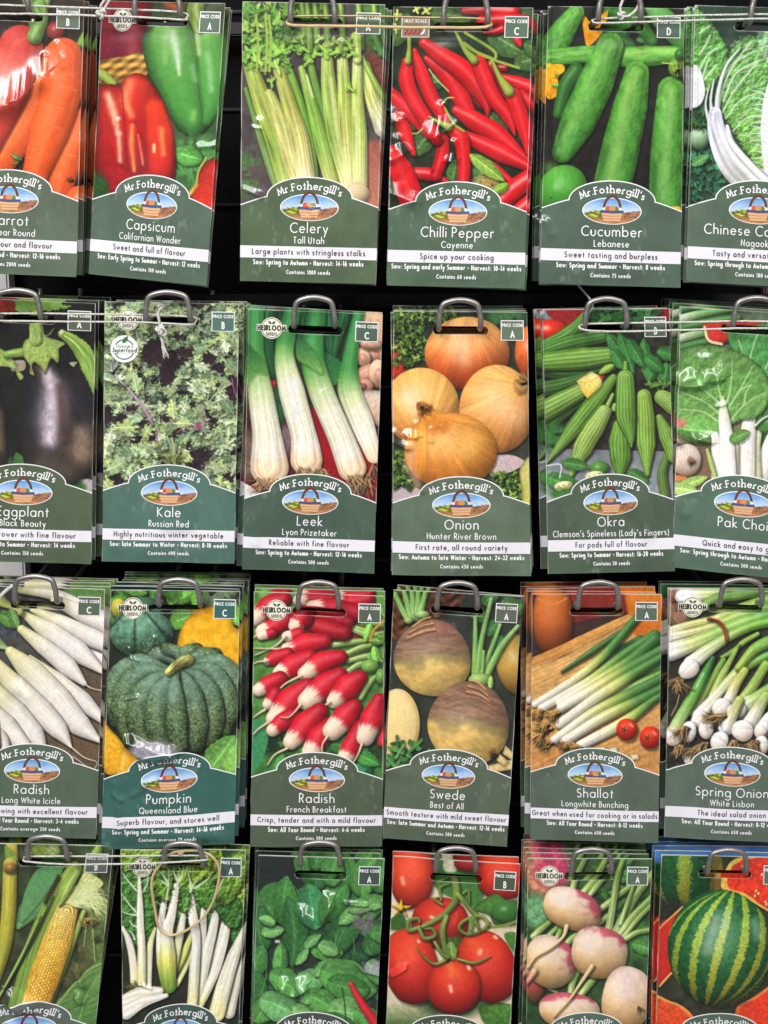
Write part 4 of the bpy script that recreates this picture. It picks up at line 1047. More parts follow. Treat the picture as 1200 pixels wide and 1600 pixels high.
def melon_fn(k, pole=(0, -.62), dark=.62, c2=None):
    def fn(col, u, v, X, Y):
        du, dv = u - pole[0], (v - pole[1])
        a = np.arctan2(du * 1.35, np.abs(dv) * np.where(dv > 0, 1, .55) + .12)
        a = np.where(dv > 0, a, np.pi - a)
        w = np.abs(np.sin(a * k))
        rib = np.clip((w - .02) / .36, 0, 1) ** .6
        n = fbm(X / 7, Y / 7, 5, 2)
        n2 = fbm(X / 22, Y / 22, 9, 2)
        sp = np.clip((n - .6) / .08, 0, 1) * np.clip(v * 1.2 + .55, 0, 1)
        c = col * (1 - dark + dark * rib)[..., None] * (.82 + .6 * n2)[..., None]
        return c + (sp * .34)[..., None] * np.array((.62, .7, .45))
    return fn


def art_pumpkin(g):
    g.bg((34, 46, 32), (36, 34, 32), .4, 60)
    g.scatter(16, 60, 200, 1060, 360, 70, 120, [(96, 150, 60), (70, 120, 46), (60, 104, 48)], kind='leaf', wr=.55)
    g.mottle(880, 300, 140, 100, (130, 150, 110), 50, .7, .4)
    g.leaf(520, 470, 190, 70, -20, (84, 136, 56), jag=10)
    g.ell(120, 370, 60, 70, [(206, 190, 70), (150, 150, 60)])
    g.ell(290, 360, 150, 70, (70, 104, 80))
    g.ell(290, 540, 240, 170, [(96, 132, 108), (78, 116, 92), (40, 62, 44)], fn=melon_fn(4.2, (-.2, -1.2)), spec=.1)
    g.poly([(560, 640), (580, 520), (640, 430), (740, 370), (840, 360), (940, 420), (975, 500), (1080, 560), (1080, 800), (600, 700)], [(222, 160, 30), (236, 176, 34), (228, 160, 30)], bevel=20, f=40, noise=.15)
    for k in range(16):
        g.glow([(680 + k * 22, 540 + (k * 37) % 120), (685 + k * 22, 580 + (k * 37) % 120)], 8, (246, 208, 100), .6)
    g.ell(520, 1000, 488, 370, [(60, 84, 66), (56, 80, 58), (40, 58, 36), (28, 38, 24)], sq=2.25, amb=.5, spec=0)

    def skin(c, S, T, X, Y):
        n = fbm(X / 6, Y / 6, 5, 2)
        big = vnoise(X / 13, Y / 13, 9)
        lo = np.clip(S * 1.6 - .35, .12, 1)
        sp = np.clip((n - .56) / .08, 0, 1) * lo * .26 + np.clip((big - .8) / .08, 0, 1) * .16
        dk = np.clip((.42 - n) / .08, 0, 1) * lo * .45
        return c * (.85 + .35 * fbm(X / 30, Y / 30, 4, 2) - dk)[..., None] + sp[..., None] * np.array((.62, .72, .55))
    C = [(70, 96, 70), (98, 126, 104), (94, 120, 92), (78, 100, 62), (52, 68, 36)]
    for q, r in (([(560, 760), (480, 690), (390, 680), (300, 700)], [14, 50, 54, 40]), ([(580, 750), (560, 670), (470, 640)], [14, 44, 40]), ([(590, 750), (620, 670), (700, 650)], [14, 46, 46]), ([(600, 755), (730, 690), (830, 690)], [14, 50, 50]),
                 ([(500, 790), (300, 740), (120, 830), (66, 1000), (100, 1180)], [18, 62, 66, 52, 40]), ([(650, 765), (830, 740), (950, 830), (982, 1000), (955, 1160)], [18, 60, 64, 50, 40]),
                 ([(510, 800), (330, 800), (190, 900), (140, 1080), (190, 1270)], [18, 50, 74, 80, 56]), ([(640, 780), (790, 800), (880, 910), (925, 1080), (890, 1250)], [18, 54, 74, 78, 56]),
                 ([(520, 810), (400, 860), (300, 970), (262, 1150), (310, 1320)], [16, 46, 78, 84, 62]), ([(620, 800), (710, 850), (790, 970), (815, 1150), (790, 1310)], [16, 48, 78, 86, 64]),
                 ([(540, 815), (470, 880), (420, 1000), (400, 1180), (450, 1340)], [14, 40, 78, 88, 66]), ([(590, 810), (625, 870), (670, 990), (695, 1180), (690, 1340)], [14, 42, 76, 88, 66]),
                 ([(563, 815), (545, 880), (545, 1000), (553, 1180), (572, 1345)], [14, 36, 66, 82, 64])):
        g.tube(q, r, C, fn=skin, amb=.34, spec=.10, sp=8, sh=.75, L=(-.1, -.5, .85))
    g.glow([(400, 690), (520, 650)], 36, (140, 164, 168), .35)
    g.glow([(515, 900), (520, 1000)], 40, (150, 176, 166), .35)
    g.glow([(390, 930), (360, 880)], 40, (140, 170, 166), .3)
    g.tube([(495, 810), (560, 760), (640, 720)], [24, 36, 40], (166, 164, 84), stripes=.9, sf=3)
    g.mottle(380, 1390, 200, 90, (150, 146, 156), 20, 1, .1)
    g.poly([(10, 1210), (80, 1250), (190, 1340), (280, 1420), (310, 1480), (250, 1560), (140, 1570), (10, 1540)], [(236, 180, 40), (230, 164, 36)], bevel=16, noise=.2)
    g.glow([(170, 1400), (150, 1520)], 18, (246, 214, 130), .7)
    g.mottle(790, 1500, 60, 60, (70, 44, 30), 20, 1, .2)
    g.leaf(780, 1560, 330, 110, -55, (96, 146, 66), jag=10)
    g.leaf(980, 1380, 250, 90, 90, (110, 156, 74), jag=8)


def art_red_radish(g):
    g.bg((96, 140, 66), (60, 110, 52), .35, 60)
    g.mottle(900, 1350, 300, 200, (46, 66, 36), 60, 1, .3)
    g.mottle(240, 1330, 220, 100, (30, 50, 34), 50, 1, .3)
    g.scatter(14, 50, 1250, 1150, 1560, 90, 150, [(66, 128, 60), (84, 142, 66), (40, 96, 60)], kind='leaf', wr=.55)
    g.poly([(60, 1160), (180, 1200), (180, 1380), (60, 1560)], (64, 136, 88), sh=0)
    g.mottle(700, 480, 500, 60, (120, 40, 40), 50, 1, .1)
    G = [(168, 188, 116), (120, 156, 72)]
    for q in ([(700, 570), (840, 550), (1000, 530)], [(820, 660), (930, 610), (1060, 560)], [(820, 690), (940, 660), (1020, 640)], [(830, 430), (960, 470), (1080, 500)], [(920, 970), (980, 870), (1060, 780)], [(820, 770), (900, 720), (980, 700)],
              [(800, 640), (920, 590), (1000, 570)], [(850, 450), (980, 500), (1090, 480)]):
        g.tube(q, [20, 22, 16], G, stripes=.35, sf=5)
    g.scatter(16, 960, 250, 1120, 780, 40, 80, [(104, 150, 66), (84, 132, 56), (130, 166, 90)], kind='leaf', wr=.5)
    g.ell(990, 730, 70, 50, (122, 164, 78))
    g.ell(1075, 810, 40, 60, (110, 156, 72))
    g.line([(1100, 390), (1020, 460), (990, 540)], 8, (200, 140, 50))

    def rr(pts, r, tail=None, tip=.74, dim=1.0):
        red = tuple(c * dim for c in (206, 26, 42))
        d2 = tuple(c * dim for c in (172, 18, 34))
        wh = tuple(c * (dim * .5 + .5) for c in (238, 208, 180))

        def fn(c, S, T, X, Y):
            n = (vnoise(T * 14 + 30, S * 2, 4) - .5) * .20 + (vnoise(T * 5 + 9, S * 2, 7) - .5) * .1
            k = np.clip((S + n - tip + .06 * T * T) / .13 + .5, 0, 1)[..., None]
            m = (vnoise(X / 4, Y / 4, 3)[..., None] - .5) * .12
            return (c * (1 + m)) * (1 - k) + np.array(wh) / 255 * k
        g.tube(pts, r, [d2, red, red], fn=fn, amb=.46, spec=.22, sp=12, sh=.65, n=8)
        if tail:
            g.tube(tail, [10, 6, 4, 3][:len(tail)], (232, 200, 160), sh=.4)
    for q, r in (([(320, 230), (200, 280), (90, 380)], [60, 80, 50]), ([(980, 230), (850, 250), (700, 240)], [50, 60, 40]), ([(700, 240), (560, 230), (430, 240)], [50, 54, 40]), ([(880, 330), (700, 300), (540, 290)], [70, 80, 50])):
        rr(q, r, dim=.9)
    rr([(820, 400), (640, 350), (480, 330)], [50, 60, 50], tip=1.4, dim=.85)
    rr([(790, 480), (650, 450), (540, 420)], [60, 66, 50], tip=1.4, dim=.85)
    rr([(340, 380), (240, 430), (150, 470)], [70, 66, 56], [(160, 460), (100, 500), (60, 530)])
    rr([(230, 480), (140, 500)], [40, 36], tip=.5)
    rr([(480, 370), (440, 390), (400, 430)], [70, 70, 46], [(390, 450), (340, 520), (280, 560)], tip=.55)
    rr([(440, 490), (340, 510)], [50, 40], [(330, 510), (250, 580), (90, 650)], tip=.6)
    rr([(640, 540), (500, 560), (340, 605)], [54, 78, 46], [(310, 605), (200, 600), (80, 595)], tip=.86)
    rr([(350, 640), (250, 670), (190, 695)], [50, 58, 34], [(180, 695), (120, 700), (80, 715)], tip=.92)
    rr([(520, 660), (390, 730), (290, 790)], [60, 88, 60], [(250, 805), (160, 850), (90, 885)])
    rr([(290, 830), (200, 870), (120, 920)], [60, 66, 50])
    rr([(760, 660), (620, 700), (480, 790)], [56, 84, 52], [(455, 805), (330, 870), (240, 960), (205, 1030)], tip=.72)
    rr([(250, 950), (190, 1030)], [60, 40], [(170, 1070), (120, 1100), (80, 1130)], tip=.6)
    rr([(500, 880), (370, 1000), (245, 1140)], [60, 104, 68], [(200, 1165), (120, 1220), (80, 1260)], tip=.72)
    rr([(380, 1120), (300, 1170), (230, 1230)], [70, 70, 50], tip=.8)
    rr([(760, 790), (640, 880), (500, 1000)], [56, 100, 72], [(450, 1030), (400, 1090), (350, 1130), (290, 1125)], tip=.72)
    rr([(910, 820), (820, 890), (710, 1000)], [60, 100, 56], [(680, 1005), (600, 1060), (520, 1095), (450, 1095)], tip=.78)
    rr([(600, 1080), (490, 1190), (375, 1320)], [70, 104, 62], [(345, 1370), (250, 1420), (190, 1500)], tip=.78)
    rr([(690, 1180), (600, 1280), (530, 1400)], [64, 88, 70], tip=.74)
    rr([(870, 1040), (800, 1120), (700, 1230)], [58, 96, 76], [(660, 1275), (622, 1340), (622, 1420)], tip=.68)
    rr([(920, 1200), (840, 1360), (790, 1460)], [60, 74, 60], tip=.66)
    rr([(1120, 1150), (1090, 1320)], [40, 40], tip=2)
    rr([(1060, 990), (1010, 1130), (955, 1280)], [52, 94, 70], [(930, 1330), (900, 1410), (850, 1500)], tip=.7)


def art_swede(g):
    g.bg((50, 52, 46), (48, 54, 42), .25, 70)

    def wv(c, d, X, Y):
        return c * (.8 + .5 * np.sin(Y / 13 + np.sin(X / 30) * 2) * np.sin(X / 40))[..., None]
    g.poly([(80, 150), (620, 160), (560, 330), (250, 420), (80, 560)], [(96, 60, 40), (110, 66, 40)], fn=wv, sh=0)
    for q in ([(110, 190), (160, 300), (220, 400)], [(180, 170), (210, 280), (240, 390)], [(240, 170), (250, 280), (260, 380)], [(290, 170), (285, 280), (270, 380)], [(345, 180), (320, 280), (290, 380)]):
        g.tube(q, [20, 24, 26], [(110, 160, 80), (150, 186, 110)], stripes=.3)
    g.ell(320, 350, 60, 30, (156, 186, 110))
    g.ell(215, 395, 34, 26, (150, 176, 96))

    def sw(c, u, v, X, Y):
        n = (fbm(u * 2.5 + 5, v * 2.5, 7, 3) - .5) * .7
        k = np.clip((v + n * .9 - .1) / .3 + .5, 0, 1)[..., None]
        p = np.array((.52, .39, .31)) * (1 + (.5 * (fbm(u * 3 + 1, v * 14, 3, 3) - .5))[..., None])
        y = np.array((.90, .74, .42)) * (1 + (.3 * (fbm(u * 5, v * 9, 5, 3) - .5))[..., None])
        gr = np.exp(-((v + n * .9 - .1) / .2) ** 2)[..., None] * .5
        o = p * (1 - k) + y * k
        o = o * (1 - gr) + np.array((.55, .53, .32)) * gr
        w = np.clip((vnoise(u * 4 + 9, v * 26, 6) - .8) / .1, 0, 1)[..., None] * .22
        s = np.clip((vnoise(X / 8, Y / 8, 12) - .9) / .06, 0, 1)[..., None] * np.clip(v * 2, 0, 1)[..., None]
        return o * (1 - w) + np.array((.76, .66, .5)) * w - s * .3

    def crown(x, y, w, n, tilt):
        for k in range(n):
            yy = y + k * 15
            ww = w * (.55 + .45 * k / n)
            c = [(196, 160, 110), (110, 70, 46), (160, 110, 90)][k % 3]
            g.line([(x - ww, yy + 20 - tilt), (x, yy + (k % 2) * 8), (x + ww * .9, yy + 16 + tilt)], 6, c)
    g.ell(1060, 740, 160, 240, [(140, 120, 60), (190, 150, 70), (170, 120, 50)], rot=-10)
    g.ell(400, 690, 306, 292, (150, 100, 96), fn=sw, amb=.62, spec=.12, sp=8, wob=.04)
    g.mottle(480, 450, 110, 60, (160, 100, 96), 40, .5, .3)
    crown(320, 390, 130, 8, -34)
    g.ell(130, 1205, 172, 276, [(222, 194, 130), (224, 190, 120), (206, 166, 90)], amb=.8, spec=0)
    g.ell(110, 1205, 165, 262, [(226, 200, 140), (226, 194, 126)], amb=.95, spec=0, sh=0, soft=10)
    g.scatter(22, 60, 1340, 420, 1580, 40, 70, [(66, 118, 56), (84, 136, 70)], el=1.5, k=4)
    G = [(140, 176, 106), (120, 166, 90), (140, 176, 90)]
    D = (60, 104, 54)
    for x, y, a, l in ((700, 330, 20, 160), (800, 260, -40, 150), (920, 280, 20, 200), (830, 500, -50, 140), (960, 240, 30, 140), (880, 620, -60, 120), (1040, 300, -20, 100)):
        g.leaf(x, y, l, 56, a, D, jag=8)
    for q, r in (([(735, 340), (735, 560), (735, 820)], [14, 20, 30]), ([(860, 230), (790, 520), (750, 800)], [16, 20, 28]), ([(930, 430), (860, 620), (790, 800)], [14, 18, 22]), ([(1070, 440), (940, 600), (820, 830)], [16, 26, 30]), ([(800, 640), (790, 800)], 14)):
        g.tube(q, r, G, stripes=.2, sh=.5)
    g.ell(770, 860, 90, 52, (150, 180, 96))
    g.leaf(860, 830, 120, 22, 95, (140, 176, 90))
    g.ell(685, 1200, 328, 318, (150, 100, 96), fn=sw, amb=.62, spec=.12, sp=8, wob=.05, rot=14)
    crown(760, 880, 110, 9, 40)
    for k in range(3):
        g.line([(500, 1000 + k * 40), (700, 960 + k * 44), (960, 1090 + k * 50)], 4, (116, 80, 60), a=.5)
    g.hair(880, 1440, 0, 180, 20, 40, 4, (120, 70, 40), .8, 30)
    for q in ([(970, 1370), (1060, 1450), (1040, 1500), (950, 1440)], [(830, 1530), (1040, 1480), (1050, 1560), (850, 1590)], [(930, 1440), (1000, 1500), (960, 1540), (900, 1490)], [(1020, 1400), (1100, 1350), (1100, 1420), (1060, 1450)]):
        g.poly(q, [(232, 206, 150), (214, 180, 116)], smooth=False, bevel=10)


def tom(g, x, y, rx, ry, rot=0, c=None, hl=1.0, **kw):
    g.ell(x, y, rx, ry, c or [(216, 66, 36), (206, 44, 28), (184, 32, 24)], rot=rot, amb=.42, spec=.12 * hl, sp=6, sq=2.2, L=(-.1, -.4, .9), **kw)


def art_shallot(g):
    g.bg((200, 146, 84), (208, 156, 94), .12, 120)

    def wood(c, d, X, Y):
        a = X * .42 + Y * .91
        n = fbm(a / 9, (X * .91 - Y * .42) / 190, 4, 3)
        return c * (.8 + .4 * n)[..., None]
    g.poly([(40, 170), (1130, 170), (1130, 1640), (40, 1640)], [(196, 140, 76), (214, 164, 98), (206, 152, 90), (190, 130, 70)], smooth=False, sh=0, fn=wood)
    g.poly([(40, 150), (860, 150), (830, 330), (700, 380), (380, 520), (60, 680)], [(70, 44, 40), (54, 44, 40)], smooth=False, sh=0)
    g.poly([(350, 150), (830, 150), (800, 320), (370, 400)], [(150, 50, 40), (120, 40, 34)], smooth=False, sh=0)
    g.ell(235, 370, 148, 260, [(190, 104, 44), (184, 92, 36), (150, 70, 30)], amb=.45, spec=.1, sp=6, sq=2.6)
    g.line([(120, 215), (230, 260), (340, 215)], 5, (206, 136, 70))
    g.poly([(800, 150), (1100, 150), (1100, 560), (900, 520), (830, 420)], [(206, 120, 36), (190, 100, 30)], sh=0, soft=24)
    g.poly([(80, 655), (800, 338), (860, 360), (300, 640), (80, 720)], [(214, 156, 84), (190, 130, 66)], smooth=False, sh=.2, fn=wood)
    C = [(0, (236, 224, 208)), (.22, (232, 222, 190)), (.42, (206, 204, 120)), (.55, (150, 170, 76)), (.7, (74, 124, 52)), (1, (54, 104, 46))]

    def sh(pts, r, cols=C):
        g.tube(pts, r, cols, amb=.5, spec=.2, sp=12, stripes=.14, sf=4, sh=.6, n=6, L=(-.4, -.6, .7))
    sh([(300, 760), (520, 620), (700, 500), (790, 440)], [10, 26, 22, 12], [(70, 110, 50), (50, 90, 40)])
    sh([(600, 740), (760, 600), (900, 520)], 30, [(44, 84, 40)])
    g.poly([(760, 560), (1080, 560), (1080, 960), (700, 980), (700, 700)], (44, 76, 40), soft=20, sh=0)
    sh([(100, 1010), (360, 850), (560, 700), (700, 560), (880, 350)], [28, 34, 32, 34, 30])
    sh([(380, 940), (680, 820), (1080, 680)], [24, 34, 30], [(120, 150, 70), (70, 120, 50)])
    sh([(150, 1040), (420, 890), (560, 800), (800, 620), (1010, 490)], [32, 36, 34, 34, 40])
    sh([(280, 1000), (500, 870), (800, 690), (1010, 520)], [26, 30, 34, 44])
    sh([(600, 930), (820, 810), (1080, 720)], [24, 32, 34], [(150, 170, 80), (66, 116, 50)])
    sh([(300, 1035), (560, 890), (800, 745), (1080, 590)], [38, 44, 40, 40])
    sh([(560, 1000), (800, 900), (1080, 780)], [30, 40, 40], [(190, 196, 110), (90, 136, 56)])
    sh([(290, 1160), (540, 980), (740, 850), (880, 760), (1080, 640)], [38, 42, 40, 36, 30])
    sh([(700, 1000), (900, 920), (1080, 850)], [30, 40, 40], [(150, 170, 80), (60, 110, 46)])
    sh([(250, 1280), (520, 1090), (800, 940), (1080, 800)], [34, 40, 42, 38])
    sh([(330, 1290), (620, 1110), (860, 990), (1080, 880)], [38, 42, 40, 36])
    sh([(440, 1325), (640, 1220), (820, 1110), (980, 990), (1080, 930)], [36, 40, 40, 30, 26])
    H = (206, 156, 84)
    for x, y, a in ((110, 1050, 120), (245, 1075, 150), (190, 1190, 170), (160, 1160, 140), (190, 1300, 165), (340, 1305, 140), (410, 1335, 170), (120, 1240, 120)):
        g.hair(x + 20, y, a, 40, 46, 90, 4.5, H, .5, 20)
    for x, y, r in ((793, 1196, 80), (972, 1258, 82)):
        g.ell(x, y, r, r * 1.04, [(216, 56, 30), (206, 42, 26), (176, 34, 24)], amb=.5, spec=.2, sp=10)
        for k in range(5):
            g.tube([(x - 22, y + 4), (x - 22 + 34 * math.cos(k * 1.26), y + 4 + 34 * math.sin(k * 1.26))], [6, 2], (60, 66, 30), sh=0)
        g.glow([(x + 25, y - 40), (x + 40, y - 25)], 14, (246, 190, 150), .7)
    for x, y in ((600, 1355), (690, 1355), (850, 1405)):
        g.poly([(x - 30, y - 20), (x + 26, y - 26), (x + 34, y + 16), (x - 22, y + 26)], [(236, 224, 196), (206, 186, 120)], smooth=False, bevel=6)


def art_spring_onion(g):
    g.bg((52, 54, 44), (48, 44, 38), .35, 50)
    W = (238, 232, 226)
    P = [(0, W), (.14, W), (.3, (206, 212, 150)), (.55, (158, 184, 84)), (.8, (104, 160, 62)), (1, (90, 156, 56))]

    def so(pts, r, cols=P, bulb=0, **kw):
        g.tube(pts, r, cols, amb=.48, spec=.22, sp=12, stripes=.22, sf=5, sh=.6, n=7, L=(-.3, -.5, .8), **kw)

    def bulb(x, y, rx, ry, rot):
        g.ell(x, y, rx * .88, ry * .92, [(238, 234, 228), (234, 226, 216), (222, 196, 176)], rot=rot, amb=.66, spec=.1, sp=8, sh=.5, wob=.08, fn=lambda c, u, v, X, Y: c * (.88 + .24 * vnoise(np.arctan2(v, u - 1.5) * 22, u, 4))[..., None])
    H = (176, 140, 92)
    g.mottle(140, 260, 110, 160, (150, 110, 90), 20, 1, .2)
    g.hair(140, 220, 120, 180, 50, 70, 4, (150, 100, 74))
    so([(170, 200), (300, 190), (480, 170), (700, 120), (900, 90)], [52, 46, 30, 30, 30])
    so([(250, 330), (420, 220), (600, 190), (850, 150)], [30, 36, 40, 40], [(130, 160, 80), (96, 150, 60)])
    so([(60, 450), (250, 400), (420, 360), (620, 290), (900, 200)], [30, 28, 26, 40, 40], [(230, 220, 190), (190, 190, 110), (200, 200, 120), (160, 186, 80), (110, 164, 60)])
    so([(60, 500), (200, 470), (380, 420), (600, 340), (900, 260)], [44, 30, 26, 44, 40], [(232, 222, 214), (206, 206, 150), (190, 196, 110), (150, 184, 84), (90, 156, 60)])
    so([(90, 600), (260, 540), (470, 450), (650, 380), (900, 310)], [70, 54, 52, 46, 40], [(240, 234, 232), (190, 200, 120), (130, 172, 76), (140, 180, 84), (70, 146, 60)])
    so([(240, 690), (350, 600), (520, 490), (700, 410), (900, 370)], [60, 46, 34, 36, 40], [W, (206, 212, 166), (160, 186, 96), (110, 164, 60), (90, 160, 56)])
    bulb(222, 728, 92, 76, -45)
    g.tube([(365, 362), (440, 385), (485, 440), (500, 525)], [10, 10, 10, 8], (150, 70, 40), spec=.4)
    g.tube([(375, 352), (455, 378), (500, 440), (510, 510)], [5, 5, 5, 5], (176, 90, 54))
    so([(560, 620), (620, 540), (740, 470)], [14, 20, 16], [(150, 180, 70), (130, 170, 60)])
    so([(470, 640), (550, 600), (600, 550)], [14, 22, 10], [(110, 150, 60)])
    so([(240, 1060), (350, 880), (480, 660)], [30, 36, 20], [(200, 206, 150), (150, 180, 80), (110, 150, 56)])
    so([(380, 960), (470, 780), (580, 580)], [24, 30, 14], [(190, 200, 120), (130, 170, 66)])
    so([(100, 1200), (230, 980), (330, 790), (400, 650)], [44, 46, 38, 22], [(200, 214, 150), (110, 166, 66), (70, 142, 56), (50, 96, 46)])
    g.glow([(330, 760), (280, 860)], 10, (200, 226, 170), .8)
    so([(300, 1080), (450, 900), (600, 740), (720, 670), (900, 590)], [50, 34, 40, 36, 40], [W, (222, 218, 180), (170, 190, 96), (124, 172, 70), (76, 150, 60)])
    bulb(295, 1105, 80, 56, -55)
    so([(590, 720), (720, 580), (900, 500)], [26, 40, 50], [(160, 184, 76), (100, 166, 60)])
    so([(520, 960), (570, 850), (640, 740)], [44, 36, 30], [W, (214, 206, 130), (170, 186, 80)])
    bulb(465, 1010, 82, 68, -40)
    so([(620, 950), (700, 860), (800, 700)], [30, 40, 36], [(180, 196, 110), (150, 180, 80), (140, 176, 70)])
    so([(610, 1030), (720, 960), (900, 850)], [78, 52, 56], [W, (180, 198, 116), (96, 160, 60)])
    bulb(580, 1035, 84, 66, -20)
    so([(500, 1170), (540, 1090), (600, 960)], [60, 44, 34], [W, (222, 214, 170), (180, 190, 100)])
    so([(680, 1140), (740, 1040), (800, 930)], [60, 48, 40], [W, (222, 216, 180), (160, 186, 90)])
    bulb(350, 1180, 62, 84, 10)
    bulb(450, 1275, 72, 92, 25)
    bulb(625, 1190, 92, 92, 0)
    so([(770, 1200), (840, 1110), (930, 1030)], [60, 60, 40], [W, W, (200, 206, 150)])
    bulb(770, 1180, 52, 80, 35)
    bulb(770, 1300, 60, 80, 0)
    bulb(220, 1200, 62, 90, 10)
    bulb(110, 1240, 70, 80, 40)
    bulb(235, 1400, 64, 70, 20)
    for x, y, a, l in ((160, 800, 130, 130), (200, 1165, 130, 130), (470, 1070, 150, 150), (340, 1290, 120, 140), (560, 1270, 95, 110), (720, 1270, 110, 130), (150, 1310, 80, 100), (200, 1470, 150, 100), (280, 1330, 130, 90), (150, 820, 70, 110), (690, 1290, 80, 110)):
        g.hair(x, y, a, 38, 40, l, 4, H, .35, 26)
    g.line([(150, 920), (130, 1000), (90, 1080)], 4, (170, 150, 100))


def art_corn(g):
    g.bg((60, 74, 46), (66, 66, 46), .45, 90)
    g.mottle(330, 150, 80, 60, (130, 150, 70), 60, 1, .1)
    g.mottle(440, 150, 60, 60, (140, 160, 90), 60, 1, .1)
    g.mottle(600, 1000, 200, 300, (92, 92, 56), 60, .8, .4)
    g.mottle(850, 800, 140, 400, (100, 118, 60), 70, .9, .4)
    g.leaf(150, 760, 700, 100, -55, (96, 140, 84), veins=.05)
    g.poly([(170, 720), (200, 500), (290, 320), (380, 280), (520, 300), (420, 440), (260, 640)], [(92, 146, 90), (104, 150, 96)], noise=.1)
    g.leaf(830, 100, 600, 70, 110, (120, 150, 70), veins=.05)
    g.tube([(90, 60), (110, 220)], [50, 40], [(190, 180, 70), (176, 160, 60)], stripes=.2)
    g.poly([(40, 110), (110, 160), (140, 230), (60, 250)], (120, 150, 70))
    g.tube([(85, 260), (75, 600), (40, 900), (-40, 1200)], [58, 62, 60, 50], [(184, 172, 70), (176, 168, 58), (150, 150, 56)], stripes=.15)
    g.ell(85, 285, 50, 40, (150, 110, 56), soft=30)
    g.tube([(620, 300), (470, 560), (330, 900), (220, 1300), (160, 1520)], [60, 90, 110, 110, 100], [(140, 166, 72), (128, 156, 66), (104, 140, 60)], stripes=.35, sf=9, amb=.6, spec=.05)
    for k in range(7):
        g.tube([(470 - k * 26, 480 + k * 40), (330 - k * 30, 760 + k * 50), (90 - k * 20, 1200 + k * 30)], [6, 12, 6], [(150, 176, 90), (66, 100, 46)][k % 2], sh=.2)
    for k in range(30):
        t = k / 30
        g.ell(480 - 120 * t + (k % 3) * 8, 350 + 230 * t, 12, 10, (60, 52, 36), sh=.2)
    g.tube([(700, 640), (600, 900), (480, 1200), (360, 1500)], [20, 30, 40, 40], [(150, 172, 78), (140, 166, 70)], stripes=.3, sf=8)

    def ker(c, S, T, X, Y):
        row = np.arcsin(np.clip(T, -.99, .99)) / .19
        q = S * 34
        ri = np.floor(row + .5)
        fq = (q + .5 * (ri % 2)) % 1 - .5
        fr = row + .5 - ri - .5
        d = np.sqrt((fq / .52) ** 2 + (fr / .55) ** 2)
        h = np.clip(1.08 - d * d * .42, .68, 1.08)
        v = vnoise(ri * 3.7 + 20, np.floor(q + .5 * (ri % 2)) * 2.3, 3)
        hl = np.exp(-((fq + .12) / .2) ** 2 - (fr / .22) ** 2) * .1
        return c * (h * (.86 + .24 * v))[..., None] + hl[..., None]
    g.tube([(555, 640), (470, 900), (370, 1180), (250, 1540)], [92, 122, 128, 100], [(250, 208, 110), (250, 194, 72), (244, 180, 58), (250, 190, 76)], fn=ker, amb=.72, spec=.1, sp=8, n=10)
    g.poly([(480, 590), (560, 480), (640, 420), (700, 330), (760, 340), (860, 420), (700, 520), (640, 600), (560, 575)], [(200, 206, 130), (206, 210, 140)], soft=10, fn=lambda c, d, X, Y: c * (.8 + .4 * vnoise((X + Y) / 7, (X - Y) / 120, 4))[..., None])
    g.tube([(640, 330), (560, 460), (500, 580)], [30, 40, 14], (150, 176, 84), stripes=.3, sf=6)
    R = g.rng
    for k in range(110):
        a = R.uniform(-.95, .25)
        l = R.uniform(160, 300)
        x, y = 610 + R.uniform(-40, 40), 560 + R.uniform(-40, 30)
        mx, my = x + math.cos(a) * l * .7, y + math.sin(a) * l * .7
        ex, ey = mx + R.uniform(20, 120), my + R.uniform(10, 150)
        c = R.choice([(222, 222, 160), (206, 214, 140), (186, 196, 120), (232, 232, 190)])
        g.line([(x, y), (mx, my), (ex, ey)], [3, 2.6, 1.4], c, a=.9, n=4)
    g.hair(740, 700, 90, 90, 30, 90, 3, (190, 160, 90), 1.0, 40)
    g.line([(720, 760), (700, 920)], 2.5, (206, 206, 150))
    g.line([(775, 780), (800, 1150)], 2.5, (206, 206, 150))
    g.poly([(405, 1480), (560, 1290), (720, 1130), (900, 1040), (900, 1640), (420, 1640)], [(104, 142, 76), (96, 134, 70), (80, 120, 64)], sh=.5, fn=lambda c, d, X, Y: c * (.86 + .3 * vnoise((X * .5 + Y) / 12, (X - Y) / 200, 8))[..., None])
    g.line([(420, 1480), (700, 1150), (860, 1060)], 6, (170, 186, 100), a=.8)
    g.line([(640, 1640), (720, 1340), (840, 1150)], 7, (150, 176, 96), a=.6)


